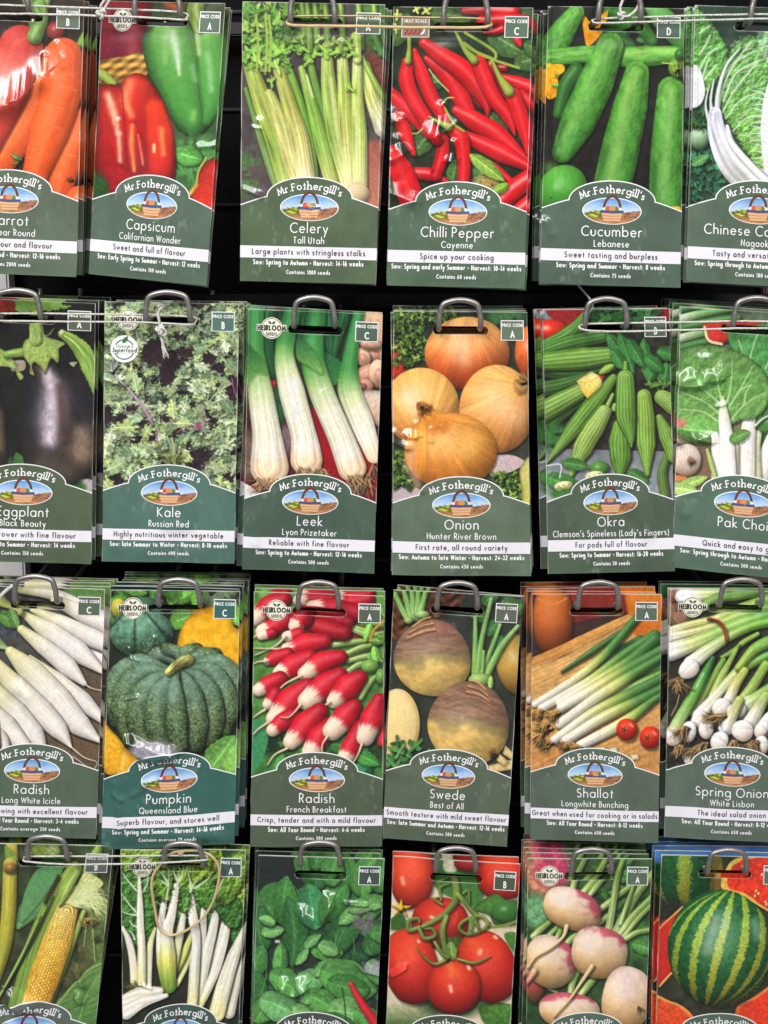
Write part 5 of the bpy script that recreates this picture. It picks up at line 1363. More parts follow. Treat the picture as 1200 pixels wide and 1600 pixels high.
def art_silverbeet(g):
    g.bg((40, 74, 38), (40, 44, 34), .4, 50)
    g.mottle(600, 1150, 600, 300, (44, 44, 34), 40, 1, .1)

    def crk(c, d, X, Y):
        n = fbm(X / 44, Y / 44, 14, 3)
        gy, gx = np.gradient(n)
        return c * (.85 + .4 * (fbm(X / 26, Y / 26, 3, 2) - .3) + np.clip(-(gx + gy) * 9, -.35, .45))[..., None]
    BL = (([(100, 330), (240, 290), (380, 330), (400, 600), (380, 780), (300, 940), (180, 930), (100, 720)], [(84, 134, 60), (66, 116, 50)]),
          ([(90, 120), (400, 130), (420, 300), (250, 380), (180, 320), (90, 330)], [(150, 180, 66), (116, 160, 58)]),
          ([(690, 540), (830, 440), (880, 560), (840, 860), (740, 780)], [(96, 148, 70), (70, 122, 52)]),
          ([(880, 640), (1000, 600), (1110, 680), (1100, 860), (980, 930), (900, 800)], [(74, 128, 50), (56, 104, 46)]),
          ([(540, 480), (650, 500), (630, 720), (560, 780)], [(72, 122, 50), (60, 108, 46)]))
    TOPS = (([(380, 250), (520, 230), (520, 420), (500, 560), (440, 580), (390, 520), (350, 420)], [(96, 146, 56), (110, 152, 58)]),
            ([(520, 260), (640, 240), (860, 140), (910, 320), (840, 430), (760, 490), (700, 520), (660, 480), (600, 470), (560, 420)], [(104, 146, 52), (118, 158, 58)]),
            ([(590, 470), (665, 480), (670, 600), (640, 680), (590, 640)], [(80, 130, 54), (96, 146, 60)]),
            ([(700, 430), (830, 390), (890, 500), (880, 640), (800, 650), (720, 580)], [(96, 144, 60), (74, 124, 52)]),
            ([(880, 560), (1010, 520), (1090, 640), (1060, 790), (960, 790), (890, 690)], [(78, 130, 52), (62, 112, 46)]),
            ([(640, 250), (900, 150), (930, 280), (800, 380), (680, 420)], [(120, 150, 48), (130, 162, 56)]),
            ([(900, 280), (1060, 140), (1130, 160), (1100, 420), (1000, 580), (930, 620), (880, 520)], [(126, 156, 62), (96, 136, 52)]))
    for q, c in BL:
        g.poly(q, c, fn=crk, jag=14, bevel=14, sh=.5)
    g.poly([(940, 600), (1000, 480), (1080, 430), (1130, 400), (1130, 760), (1060, 730)], [(150, 176, 66), (120, 156, 54)], fn=crk, jag=8, bevel=10)
    g.line([(1040, 440), (1090, 360), (1120, 280)], 7, (214, 220, 190))
    W = [(214, 212, 186), (226, 218, 204), (228, 220, 196), (218, 212, 150)]

    def st(pts, r, cols=W):
        r = [q * 1.16 for q in r]
        g.tube(pts, r, cols, amb=.74, spec=.06, sp=10, stripes=.2, sf=5, sh=.7, L=(-.45, -.1, .88))
        (x0, y0), (x1, y1) = pts[0], pts[1]
        if y1 - y0 > 80 and y0 < 620:
            R = g.rng
            for k in range(6):
                t = k / 6 - .15
                x, y = x0 + (x1 - x0) * t, y0 + (y1 - y0) * t
                sd = 1 if k % 2 else -1
                l = R.uniform(50, 95)
                g.line([(x, y), (x + sd * l * .5, y - l * .45), (x + sd * l, y - l * .55)], [5, 3, 1.5], (206, 218, 180), a=.85, n=3)
            g.line([(x0 - (x1 - x0) * .3, y0 - 70), (x0 + (x1 - x0) * .1, y0 + 30)], [1.5, 7], (214, 222, 190), n=3)
    for q in ([(225, 490), (150, 400), (110, 340)], [(228, 680), (160, 600), (105, 520)], [(230, 700), (160, 690), (110, 670)], [(235, 800), (190, 780), (170, 740)], [(265, 520), (310, 440), (320, 360)], [(480, 440), (430, 400), (380, 390)], [(480, 430), (440, 440), (400, 500)], [(490, 440), (450, 370), (420, 320)],
              [(210, 900), (190, 850), (160, 830)]):
        g.line(q, [8, 5, 3], (212, 220, 196))
    Y = [(206, 208, 140), (222, 220, 180), W[1]]
    st([(112, 800), (165, 920), (200, 1100), (216, 1330)], [12, 24, 28, 32])
    st([(378, 810), (338, 950), (325, 1150), (310, 1330)], [11, 22, 25, 34], Y)
    st([(248, 350), (255, 600), (258, 800), (268, 1000), (265, 1340)], [9, 21, 26, 29, 34])
    st([(670, 980), (620, 1130), (552, 1275)], [20, 22, 16], [(214, 216, 130), (222, 220, 160)])
    st([(690, 820), (610, 1020), (530, 1180)], [14, 26, 26], [(206, 208, 130), (200, 206, 90)])
    st([(462, 540), (432, 720), (430, 900), (450, 1080), (480, 1270)], [20, 24, 36, 50, 44], [W[0], W[1], W[1], W[2], (200, 204, 100), (96, 130, 50)])
    st([(625, 600), (592, 800), (560, 960), (515, 1180)], [14, 26, 30, 30], [W[0], W[1], (222, 220, 170), (200, 204, 96)])
    st([(552, 450), (515, 680), (478, 830), (480, 1030), (492, 1275)], [22, 30, 40, 58, 52], [W[0], W[1], W[1], W[2], (206, 206, 100), (110, 140, 52)])
    g.line([(545, 280), (575, 350), (566, 460)], [5, 8, 14], (222, 222, 210))
    g.line([(610, 260), (585, 340), (566, 440)], [5, 8, 12], (222, 222, 210))
    st([(806, 440), (778, 640), (765, 860), (750, 1100), (735, 1480)], [8, 20, 26, 34, 40])
    st([(934, 760), (890, 960), (825, 1160), (790, 1300)], [14, 24, 26, 20])
    st([(897, 500), (852, 800), (792, 1060), (738, 1320), (700, 1500)], [20, 31, 36, 38, 36])
    st([(988, 620), (942, 900), (872, 1150), (790, 1340), (740, 1440)], [16, 28, 32, 28, 24], [W[0], W[1], W[2], (214, 214, 130)])
    st([(658, 460), (690, 720), (714, 900), (700, 1110), (676, 1500)], [25, 33, 29, 36, 36], [(222, 220, 190), W[1], W[1], W[1], (222, 214, 150)])
    st([(1100, 1060), (1040, 1260), (980, 1500)], [18, 30, 40], [(206, 200, 180)])
    st([(1096, 820), (1012, 1050), (935, 1290), (880, 1500)], [14, 44, 54, 56])
    for q, c in TOPS:
        g.poly(q, c, fn=crk, jag=16, bevel=14, sh=.6)
    for q in ([(545, 500), (570, 400), (560, 280)], [(560, 430), (600, 350), (610, 270)], [(565, 420), (530, 340), (540, 290)], [(665, 500), (700, 430), (740, 380)], [(668, 490), (660, 400), (640, 330)], [(880, 520), (920, 420), (960, 340)],
              [(470, 560), (485, 460), (490, 330)], [(485, 450), (430, 410), (390, 390)], [(485, 430), (440, 360), (410, 330)], [(700, 470), (800, 400), (850, 330)]):
        g.line(q, [9, 5, 2], (210, 220, 184), a=.9)
    g.hair(230, 1310, 200, 60, 26, 100, 4, (120, 110, 60), .4, 80)
    st([(120, 1400), (280, 1330), (420, 1310)], [40, 46, 26], [(226, 220, 200)])
    st([(140, 1490), (280, 1400), (470, 1350)], [50, 40, 16], [(232, 222, 206)])


def art_spinach(g):
    g.bg((44, 58, 50), (40, 52, 44), .3, 60)
    g.poly([(80, 170), (450, 180), (460, 420), (100, 440)], [(40, 46, 44), (36, 44, 42)], sh=0, soft=30)
    A, B, C, D = (64, 118, 56), (82, 138, 68), (110, 162, 92), (50, 98, 50)
    L = [(560, 420, 330, 120, -95, D), (720, 470, 300, 120, -70, A), (900, 460, 300, 110, -70, B), (1060, 450, 260, 90, -80, A), (140, 620, 320, 150, -35, A), (120, 900, 330, 110, -90, D), (340, 720, 380, 110, -95, A), (420, 1000, 520, 110, -95, D),
         (560, 700, 300, 120, -100, (56, 116, 72)), (640, 640, 300, 110, -60, A), (700, 900, 380, 120, -60, D), (860, 620, 260, 100, -20, B), (760, 700, 260, 60, -40, C), (950, 900, 260, 90, -30, D), (1000, 760, 200, 70, 20, A),
         (60, 1120, 260, 90, -70, A), (60, 1320, 240, 110, -80, D), (150, 780, 170, 50, -10, C), (240, 700, 120, 40, 200, C), (540, 900, 240, 80, 10, B), (600, 860, 160, 60, 30, C), (480, 880, 160, 40, -40, C),
         (300, 860, 330, 60, 95, B), (240, 1100, 220, 100, 30, B), (430, 1160, 230, 90, -10, (104, 156, 98)), (420, 1020, 160, 36, -55, C), (560, 1100, 180, 50, -40, C), (640, 1080, 420, 160, 20, B), (680, 1180, 300, 110, 10, A),
         (90, 1440, 200, 90, -40, B), (170, 1300, 280, 120, 25, (104, 160, 96)), (430, 1360, 190, 90, 50, C), (500, 1250, 290, 100, 30, B), (700, 1370, 260, 120, 10, C), (560, 1450, 330, 90, 10, A), (880, 1380, 240, 80, 30, B), (1000, 1000, 200, 80, 60, B),
         (960, 560, 120, 50, 0, C), (820, 590, 180, 40, 0, C), (460, 300, 160, 80, -80, B), (560, 260, 170, 80, -70, A), (680, 380, 200, 90, -80, B)]
    R = g.rng
    for k in range(40):
        g.leaf(R.uniform(80, 1100), R.uniform(450, 1500), R.uniform(180, 300), R.uniform(60, 100), R.uniform(0, 360), R.choice([(44, 86, 50), (38, 74, 44), (54, 98, 58)]), veins=.12)
    for x, y, l, w, a, c in L:
        g.leaf(x, y, l, w, a, c, veins=.16, curve=R.uniform(-.4, .4), sh=.6)
    for k in range(24):
        x, y = R.uniform(120, 1050), R.uniform(500, 1400)
        g.line([(x, y), (x + R.uniform(-40, 40), y + R.uniform(60, 160))], 3, (120, 160, 90), a=.7, n=3)
    g.mottle(940, 690, 90, 100, (110, 106, 104), 40, .9, .3)
    g.mottle(1010, 1040, 80, 60, (150, 140, 150), 40, .8, .3)
    g.tube([(840, 1175), (930, 1330), (1060, 1520)], [20, 32, 44], [(196, 44, 46), (206, 40, 46), (190, 40, 44)], spec=.4)
    g.line([(800, 1500), (795, 1350), (770, 1200)], 6, (30, 50, 34), a=.7)


def art_tomato(g):
    g.bg((226, 206, 178), (214, 196, 168), .1, 80)
    G = [(84, 132, 52), (66, 112, 46)]
    g.poly([(400, 200), (800, 220), (780, 560), (640, 540), (420, 420)], [(60, 108, 46), (70, 120, 50)], soft=12, sh=.2)
    g.poly([(500, 180), (600, 200), (580, 300), (490, 290)], (206, 200, 170), soft=14, sh=0)
    tom(g, 690, 230, 120, 70, c=[(150, 30, 30), (160, 32, 30)])
    tom(g, 240, 330, 172, 260, c=[(206, 60, 36), (214, 66, 38), (196, 50, 32)])
    g.glow([(165, 360), (175, 400)], 20, (250, 190, 150), .8)
    tom(g, 950, 340, 206, 180, c=[(210, 60, 34), (204, 48, 30), (190, 40, 28)])
    for k in range(5):
        a = k * 1.257 - 1.5
        g.tube([(155, 590), (155 + 80 * math.cos(a), 590 + 66 * math.sin(a))], [20, 3], (226, 180, 50))
    g.poly([(70, 680), (160, 630), (200, 720), (160, 760), (70, 750)], (60, 96, 40))
    g.poly([(720, 600), (800, 520), (900, 470), (980, 520), (1090, 540), (1090, 700), (900, 720), (840, 640)], G, bevel=16, noise=.2)
    g.ell(980, 610, 120, 84, (62, 112, 50), amb=.6)
    g.poly([(960, 790), (1060, 780), (1080, 900), (1040, 930)], G)
    g.line([(840, 740), (960, 720), (1080, 680)], 12, (120, 140, 60))
    g.poly([(40, 1350), (340, 1330), (430, 1390), (300, 1520), (40, 1520)], [(206, 196, 160), (60, 96, 46)], soft=14)
    g.poly([(780, 1340), (1050, 1350), (1050, 1520), (820, 1500)], G, noise=.3)
    g.mottle(560, 1300, 300, 160, (44, 66, 32), 60, 1, .1)
    tom(g, 460, 700, 222, 200, c=[(206, 52, 34), (190, 40, 28), (120, 34, 26)])
    g.glow([(390, 655), (405, 660)], 16, (250, 214, 190), .9)
    g.glow([(590, 620), (570, 700)], 14, (214, 90, 66), .6)
    g.mottle(560, 860, 120, 60, (70, 90, 40), 40, 1, .2)
    tom(g, 235, 1045, 212, 300, rot=-14)
    g.glow([(250, 840), (240, 960)], 40, (230, 100, 50), .5)
    g.glow([(290, 842), (296, 850)], 13, (254, 226, 206), .95)
    g.glow([(140, 1010), (130, 1030)], 20, (220, 130, 100), .5)
    tom(g, 830, 1045, 222, 292, rot=-24)
    g.glow([(700, 830), (760, 900)], 50, (234, 100, 40), .5)
    g.glow([(885, 808), (900, 818)], 15, (252, 210, 180), .95)
    g.glow([(775, 920), (770, 940)], 22, (252, 196, 160), .9)
    tom(g, 568, 1200, 210, 216)
    g.glow([(540, 1030), (560, 1100)], 50, (240, 130, 60), .6)
    g.glow([(680, 1040), (690, 1060)], 18, (252, 206, 176), .95)
    g.glow([(540, 1200), (548, 1240)], 18, (252, 196, 150), .95)
    S = [(126, 146, 66), (96, 116, 50), (110, 130, 60)]

    def stm(q, r):
        g.tube(q, r, S, stripes=.3, sf=5, amb=.5, sh=.5)
    stm([(580, 360), (590, 480), (560, 560), (470, 650), (310, 740)], [28, 30, 26, 20, 18])
    stm([(600, 480), (670, 560), (740, 640)], [20, 18, 22])
    stm([(510, 650), (480, 760), (500, 900), (510, 980)], [20, 24, 20, 18])
    stm([(300, 740), (220, 760), (220, 690), (290, 670), (300, 700)], [16, 18, 18, 12, 6])
    stm([(300, 750), (340, 820), (420, 800), (400, 745), (340, 750)], [14, 16, 14, 12, 4])
    stm([(840, 710), (780, 650), (660, 680), (610, 740), (680, 790), (800, 750), (840, 700)], [10, 14, 16, 14, 12, 14, 14])
    stm([(700, 750), (720, 670), (760, 740)], [14, 30, 10])
    stm([(480, 560), (420, 520), (440, 500)], [6, 12, 4])
    stm([(470, 520), (460, 430), (530, 395)], [8, 12, 4])
    stm([(640, 470), (680, 450), (690, 540)], [6, 10, 4])
    g.leaf(560, 980, 140, 44, 260, (110, 136, 64))
    stm([(510, 985), (420, 1020), (330, 960), (275, 890)], [14, 12, 8, 3])
    stm([(600, 985), (720, 1015), (800, 990), (850, 960)], [10, 12, 8, 3])
    stm([(420, 850), (470, 930), (520, 970)], [12, 16, 16])


def art_turnip(g):
    g.bg((56, 84, 48), (46, 72, 40), .4, 60)
    g.mottle(190, 330, 130, 190, (196, 130, 100), 60, 1, .05)
    g.mottle(300, 300, 160, 150, (190, 70, 100), 60, 1, .1)
    g.mottle(160, 620, 110, 140, (110, 160, 110), 60, 1, .1)
    g.mottle(990, 860, 120, 160, (64, 116, 56), 50, 1, .2)
    g.scatter(18, 500, 210, 1080, 560, 50, 90, [(60, 104, 48), (74, 120, 56), (50, 90, 44)], kind='leaf', wr=.5)
    g.leaf(930, 880, 180, 60, 20, (80, 134, 64), jag=10)
    G = [(176, 192, 126), (140, 166, 88), (120, 152, 72)]
    for q, r in (([(430, 500), (480, 340), (560, 180)], [26, 24, 20]), ([(500, 500), (600, 400), (700, 230)], [26, 30, 24]), ([(560, 520), (640, 420), (720, 330)], [20, 22, 20]), ([(640, 620), (760, 530), (900, 420)], [26, 24, 20]), ([(640, 720), (730, 650)], [26, 20]),
                 ([(730, 760), (770, 520), (800, 340), (840, 220)], [30, 26, 22, 18]), ([(790, 800), (860, 640), (950, 480), (1080, 320)], [44, 34, 34, 30]), ([(820, 720), (880, 540), (930, 400)], [18, 16, 12]), ([(820, 800), (920, 660), (1070, 510)], [30, 28, 24]),
                 ([(840, 830), (960, 680), (1060, 580)], [18, 20, 20]), ([(860, 840), (950, 790), (1060, 770)], [24, 22, 20]), ([(140, 820), (200, 760), (270, 700)], [26, 26, 20]), ([(240, 830), (290, 780), (330, 740)], [18, 20, 18]), ([(310, 850), (340, 790), (360, 740)], [18, 20, 16]),
                 ([(370, 900), (440, 830), (500, 780)], [26, 24, 20]), ([(430, 1260), (450, 1160), (500, 1060)], [26, 30, 26]), ([(500, 1280), (580, 1190), (640, 1120)], [30, 28, 24]), ([(240, 1210), (320, 1250)], [14, 12])):
        g.tube(q, r, G, stripes=.3, sf=5, amb=.5, sh=.55)
    g.ell(150, 1190, 80, 150, [(190, 60, 80), (180, 60, 70), (110, 110, 50)], soft=20)

    def tp(x, y, rx, ry, rot, pk, w=.0):
        def fn(c, u, v, X, Y):
            n = (fbm(u * 3 + 4, v * 3, 6, 3) - .5) * .9
            k = np.clip((-(u * pk[0] + v * pk[1]) * -1 + n - pk[2]) / .3 + .5, 0, 1)[..., None]
            m = (fbm(u * 2 + 20, v * 2, 9, 2)[..., None] - .5) * .14
            return (c * (1 + m)) * (1 - k * .85) + np.array((.74, .28, .36)) * k * .85
        g.ell(x, y, rx, ry, [(232, 206, 190), (230, 200, 172), (222, 182, 132), (196, 146, 90)], rot=rot, fn=fn, amb=.6, spec=.22, sp=8, sq=2.3, wob=.04, sh=.6)
    tp(440, 600, 232, 158, 18, (.8, -.6, .62))
    tp(270, 1012, 205, 196, 25, (.75, -.66, .62))
    tp(655, 945, 222, 202, 10, (.25, -.95, .72))
    tp(420, 1395, 240, 140, 5, (-.1, -1, .66))
    tp(870, 1310, 196, 250, 15, (-.1, -1, 1.3))
    g.glow([(860, 1150), (880, 1280)], 60, (226, 196, 206), .5)
    g.hair(960, 1370, 60, 50, 8, 60, 4, (150, 110, 60))
    T = [(236, 206, 150), (230, 190, 130)]
    g.tube([(400, 735), (370, 820), (270, 910), (160, 980), (100, 1060)], [18, 12, 11, 10, 12], T)
    g.tube([(600, 1055), (520, 1170), (420, 1310), (300, 1440)], [18, 13, 9, 5], T)
    g.tube([(150, 1090), (120, 1140), (90, 1180)], [24, 18, 16], [(226, 180, 140), (214, 120, 110)])
    g.glow([(330, 500), (360, 540)], 60, (240, 224, 220), .5)
    g.glow([(560, 880), (580, 920)], 60, (242, 220, 214), .5)


def art_watermelon(g):
    g.bg((46, 56, 36), (56, 54, 42), .35, 60)

    def mel(c, u, v, X, Y, k=15.0, tilt=.3, br=1.0):
        uu = u + tilt * v * (1 - .3 * np.abs(u))
        q = np.sqrt(np.clip(1 - v * v, .04, 1))
        lon = np.arcsin(np.clip(uu / (q * 1.05 + .05), -1, 1))
        n = (fbm(X / 16, Y / 16, 4, 3) - .5) * 1.5 + (vnoise(X / 6, Y / 6, 8) - .5) * .5
        s = np.cos(lon * k + .4) + n * .9
        k2 = np.clip((s - .25) / .25, 0, 1)[..., None]
        k3 = np.clip((v * .8 + u * .3 + .1), 0, 1)[..., None]
        li = np.array((.60, .70, .24)) * (1 - k3) + np.array((.74, .64, .2)) * k3
        li = li * (.8 + .4 * vnoise(X / 7, Y / 7, 3))[..., None]
        dk = np.array((.14, .38, .19)) * (.75 + .5 * fbm(X / 24, Y / 24, 2, 2))[..., None]
        return (dk * (1 - k2) + li * k2) * br
    g.ell(330, 330, 260, 330, (40, 90, 50), fn=lambda c, u, v, X, Y: mel(c, u, v, X, Y, 6, 0, .8), amb=.45, spec=.05)
    g.mottle(200, 660, 160, 120, (40, 44, 30), 40, 1, .1)
    g.poly([(560, 180), (620, 200), (640, 470), (560, 480)], [(120, 110, 50), (110, 80, 40)], soft=14)
    g.poly([(640, 470), (620, 400), (660, 300), (720, 230), (850, 200), (1250, 200), (1250, 760), (1000, 640), (800, 520)], [(226, 190, 90), (230, 176, 80)], sh=.4)
    g.poly([(690, 460), (670, 380), (700, 300), (760, 250), (870, 220), (1250, 210), (1250, 740), (1000, 620), (820, 500)], [(206, 56, 36), (222, 60, 36), (206, 46, 30)], sh=0, noise=.25, f=26, soft=12)
    for x, y in ((910, 480), (930, 500), (900, 520), (990, 570), (1000, 590), (960, 350)):
        g.ell(x, y, 9, 13, (250, 214, 160), rot=30, sh=0)
    g.poly([(90, 790), (200, 690), (300, 600), (280, 700), (220, 900), (200, 1150), (110, 1260), (90, 1200)], [(206, 50, 36), (190, 40, 32)], bevel=10)
    g.line([(300, 604), (240, 660), (110, 780)], 5, (236, 190, 110))
    g.line([(205, 1150), (110, 1260)], 8, (236, 180, 90))
    g.poly([(40, 1340), (180, 1380), (290, 1420), (380, 1500), (420, 1640), (40, 1640)], [(236, 176, 90), (226, 90, 40)], sh=.3)
    g.poly([(40, 1365), (180, 1400), (280, 1440), (360, 1520), (400, 1640), (40, 1640)], [(220, 86, 40), (212, 66, 34)], sh=0, noise=.25, soft=12)
    g.poly([(740, 1440), (900, 1340), (1100, 1200), (1250, 1150), (1250, 1640), (800, 1640)], [(230, 150, 70), (222, 80, 40)], sh=.3)
    g.poly([(770, 1450), (910, 1360), (1110, 1225), (1250, 1180), (1250, 1640), (820, 1640)], [(216, 60, 36), (220, 64, 36)], sh=0, noise=.2, soft=12)
    g.ell(610, 945, 435, 480, (60, 120, 60), fn=mel, amb=.36, spec=.3, sp=9, L=(-.05, -.45, .88), rot=0)
    g.glow([(570, 700), (500, 960)], [50, 60], (206, 214, 190), .4)
    g.glow([(660, 660), (640, 760)], 50, (170, 200, 190), .4)
    g.glow([(900, 740), (930, 840)], 60, (180, 206, 180), .45)
    g.glow([(600, 1400), (800, 1380)], 60, (50, 40, 26), .4)

# ------------------------------------------------------------------ mesh helpers
COL = scene.collection


def srgb(c):
    c = np.asarray(c, np.float64)
    return np.where(c <= .04045, c / 12.92, ((c + .055) / 1.055) ** 2.4)


def new_mesh(name, V, F, mat, col=None, smooth=True):
    """V (n,3), F (m,3) or (m,4); col (n,3) sRGB 0..1 stored as the colour field 'print'"""
    V, F = np.asarray(V, np.float32), np.asarray(F, np.int32)
    k = F.shape[1]
    me = bpy.data.meshes.new(name)
    me.vertices.add(len(V))
    me.vertices.foreach_set("co", V.ravel())
    me.loops.add(F.size)
    me.loops.foreach_set("vertex_index", F.ravel())
    me.polygons.add(len(F))
    me.polygons.foreach_set("loop_start", np.arange(0, F.size, k, dtype=np.int32))
    me.update(calc_edges=True)
    if smooth:
        me.polygons.foreach_set("use_smooth", np.ones(len(F), bool))
    if col is not None:
        at = me.color_attributes.new("print", 'FLOAT_COLOR', 'POINT')
        c = np.ones((len(V), 4), np.float32)
        c[:, :3] = srgb(col)
        at.data.foreach_set("color", c.ravel())
    me.materials.append(mat)
    me.validate()
    return me


def link(name, data, parent=None, loc=None):
    o = bpy.data.objects.new(name, data)
    COL.objects.link(o)
    if parent is not None:
        o.parent = parent
    if loc is not None:
        o.location = loc
    return o


def tag(o, label=None, cat=None, group=None, kind=None):
    for k, v in (("label", label), ("category", cat), ("group", group), ("kind", kind)):
        if v:
            o[k] = v
    return o


def sweep(P, r, closed=False, n=10, flat=1.0):
    """tube along 3-D points"""
    P = np.array(P, float)
    m = len(P)
    T = np.roll(P, -1, 0) - np.roll(P, 1, 0)
    if not closed:
        T[0], T[-1] = P[1] - P[0], P[-1] - P[-2]
    T /= np.linalg.norm(T, axis=1)[:, None] + 1e-12
    u = np.cross(T[0], (0, 1, 0))
    if np.linalg.norm(u) < .1:
        u = np.cross(T[0], (1, 0, 0))
    V = []
    rr = r if hasattr(r, '__len__') else [r] * m
    for i in range(m):
        u = u - T[i] * np.dot(u, T[i])
        u /= np.linalg.norm(u) + 1e-12
        w = np.cross(T[i], u)
        for k in range(n):
            a = 2 * math.pi * k / n
            V.append(P[i] + rr[i] * (math.cos(a) * u + math.sin(a) * w * flat))
    F = []
    for i in range(m if closed else m - 1):
        j = (i + 1) % m
        for k in range(n):
            q = (k + 1) % n
            F.append((i * n + k, j * n + k, j * n + q, i * n + q))
    if not closed:
        for e, i in ((0, 0), (1, m - 1)):
            V.append(P[i])
            c = len(V) - 1
            for k in range(n):
                q = (k + 1) % n
                F.append((c, i * n + q, i * n + k, c) if False else ((c, i * n + k, i * n + q, i * n + q)))
    return V, F


def clean(F):
    """split degenerate quads into a pure triangle list"""
    out = []
    for f in F:
        a, b, c, d = f
        if d == c:
            out.append((a, b, c))
        else:
            out += [(a, b, c), (a, c, d)]
    return out


# ------------------------------------------------------------------ materials (all procedural)
def material(name, rgb, rough=.5, metal=0.0, spec=.5, coat=0.0, bump=0.0, bscale=200.0, vary=.0, attr=None):
    m = bpy.data.materials.new(name)
    m.use_nodes = True
    nt = m.node_tree
    b = nt.nodes["Principled BSDF"]
    b.inputs["Roughness"].default_value = rough
    b.inputs["Metallic"].default_value = metal
    b.inputs["Specular IOR Level"].default_value = spec
    b.inputs["Coat Weight"].default_value = coat
    b.inputs["Coat Roughness"].default_value = .09
    tc = nt.nodes.new("ShaderNodeTexCoord")
    if attr:
        a = nt.nodes.new("ShaderNodeAttribute")
        a.attribute_name = attr
        nt.links.new(a.outputs["Color"], b.inputs["Base Color"])
    elif vary:
        n = nt.nodes.new("ShaderNodeTexNoise")
        n.inputs["Scale"].default_value = bscale * .2
        n.inputs["Detail"].default_value = 5
        nt.links.new(tc.outputs["Object"], n.inputs["Vector"])
        cr = nt.nodes.new("ShaderNodeValToRGB")
        lin = srgb(np.array(rgb) / 255)
        cr.color_ramp.elements[0].position = .3
        cr.color_ramp.elements[1].position = .7
        cr.color_ramp.elements[0].color = (*(lin * (1 - vary)), 1)
        cr.color_ramp.elements[1].color = (*np.minimum(lin * (1 + vary), 1), 1)
        nt.links.new(n.outputs["Fac"], cr.inputs["Fac"])
        nt.links.new(cr.outputs["Color"], b.inputs["Base Color"])
    else:
        b.inputs["Base Color"].default_value = (*srgb(np.array(rgb) / 255), 1)
    if bump:
        n = nt.nodes.new("ShaderNodeTexNoise")
        n.inputs["Scale"].default_value = bscale
        n.inputs["Detail"].default_value = 6
        nt.links.new(tc.outputs["Object"], n.inputs["Vector"])
        bp = nt.nodes.new("ShaderNodeBump")
        bp.inputs["Strength"].default_value = bump
        bp.inputs["Distance"].default_value = .002
        nt.links.new(n.outputs["Fac"], bp.inputs["Height"])
        nt.links.new(bp.outputs["Normal"], b.inputs["Normal"])
    return m


M_PRINT = material("printed_film", (0, 0, 0), rough=.26, spec=.36, coat=.75, bump=.06, bscale=90, attr="print")
M_INK = material("printed_ink", (0, 0, 0), rough=.4, spec=.3, attr="print")
M_PAPER = material("packet_back_paper", (214, 214, 206), rough=.6, vary=.06, bscale=120)
M_STEEL = material("satin_steel_wire", (146, 141, 137), rough=.34, metal=.7, bump=.03, bscale=900, vary=.15)
M_CORD = material("white_cotton_cord", (222, 218, 208), rough=.85, spec=.2, bump=.8, bscale=1400, vary=.15)
M_TAN = material("tan_rubber_band", (198, 172, 126), rough=.5, spec=.35, bump=.15, bscale=500, vary=.15)
M_BLACK = material("black_powder_coat", (9, 9, 11), rough=.8, spec=.12, bump=.15, bscale=300, vary=.3)
M_RAIL = material("charcoal_steel_rail", (34, 34, 38), rough=.5, spec=.3, vary=.2, bscale=120)
M_WHITE = material("white_laminate", (206, 204, 202), rough=.5, vary=.04, bscale=60)
M_BROWN = material("brown_laminate", (104, 84, 74), rough=.55, vary=.15, bscale=80)

# ------------------------------------------------------------------ stroke alphabet (geometric sans, cap height 1)


def arc(cx, cy, rx, ry, a0, a1, n=14):
    k = max(4, int(abs(a1 - a0) / 360 * 26))
    return [(cx + rx * math.cos(math.radians(a0 + (a1 - a0) * i / k)), cy + ry * math.sin(math.radians(a0 + (a1 - a0) * i / k))) for i in range(k + 1)]


def ring(cx, cy, rx, ry):
    return ('o', arc(cx, cy, rx, ry, 0, 360)[:-1])


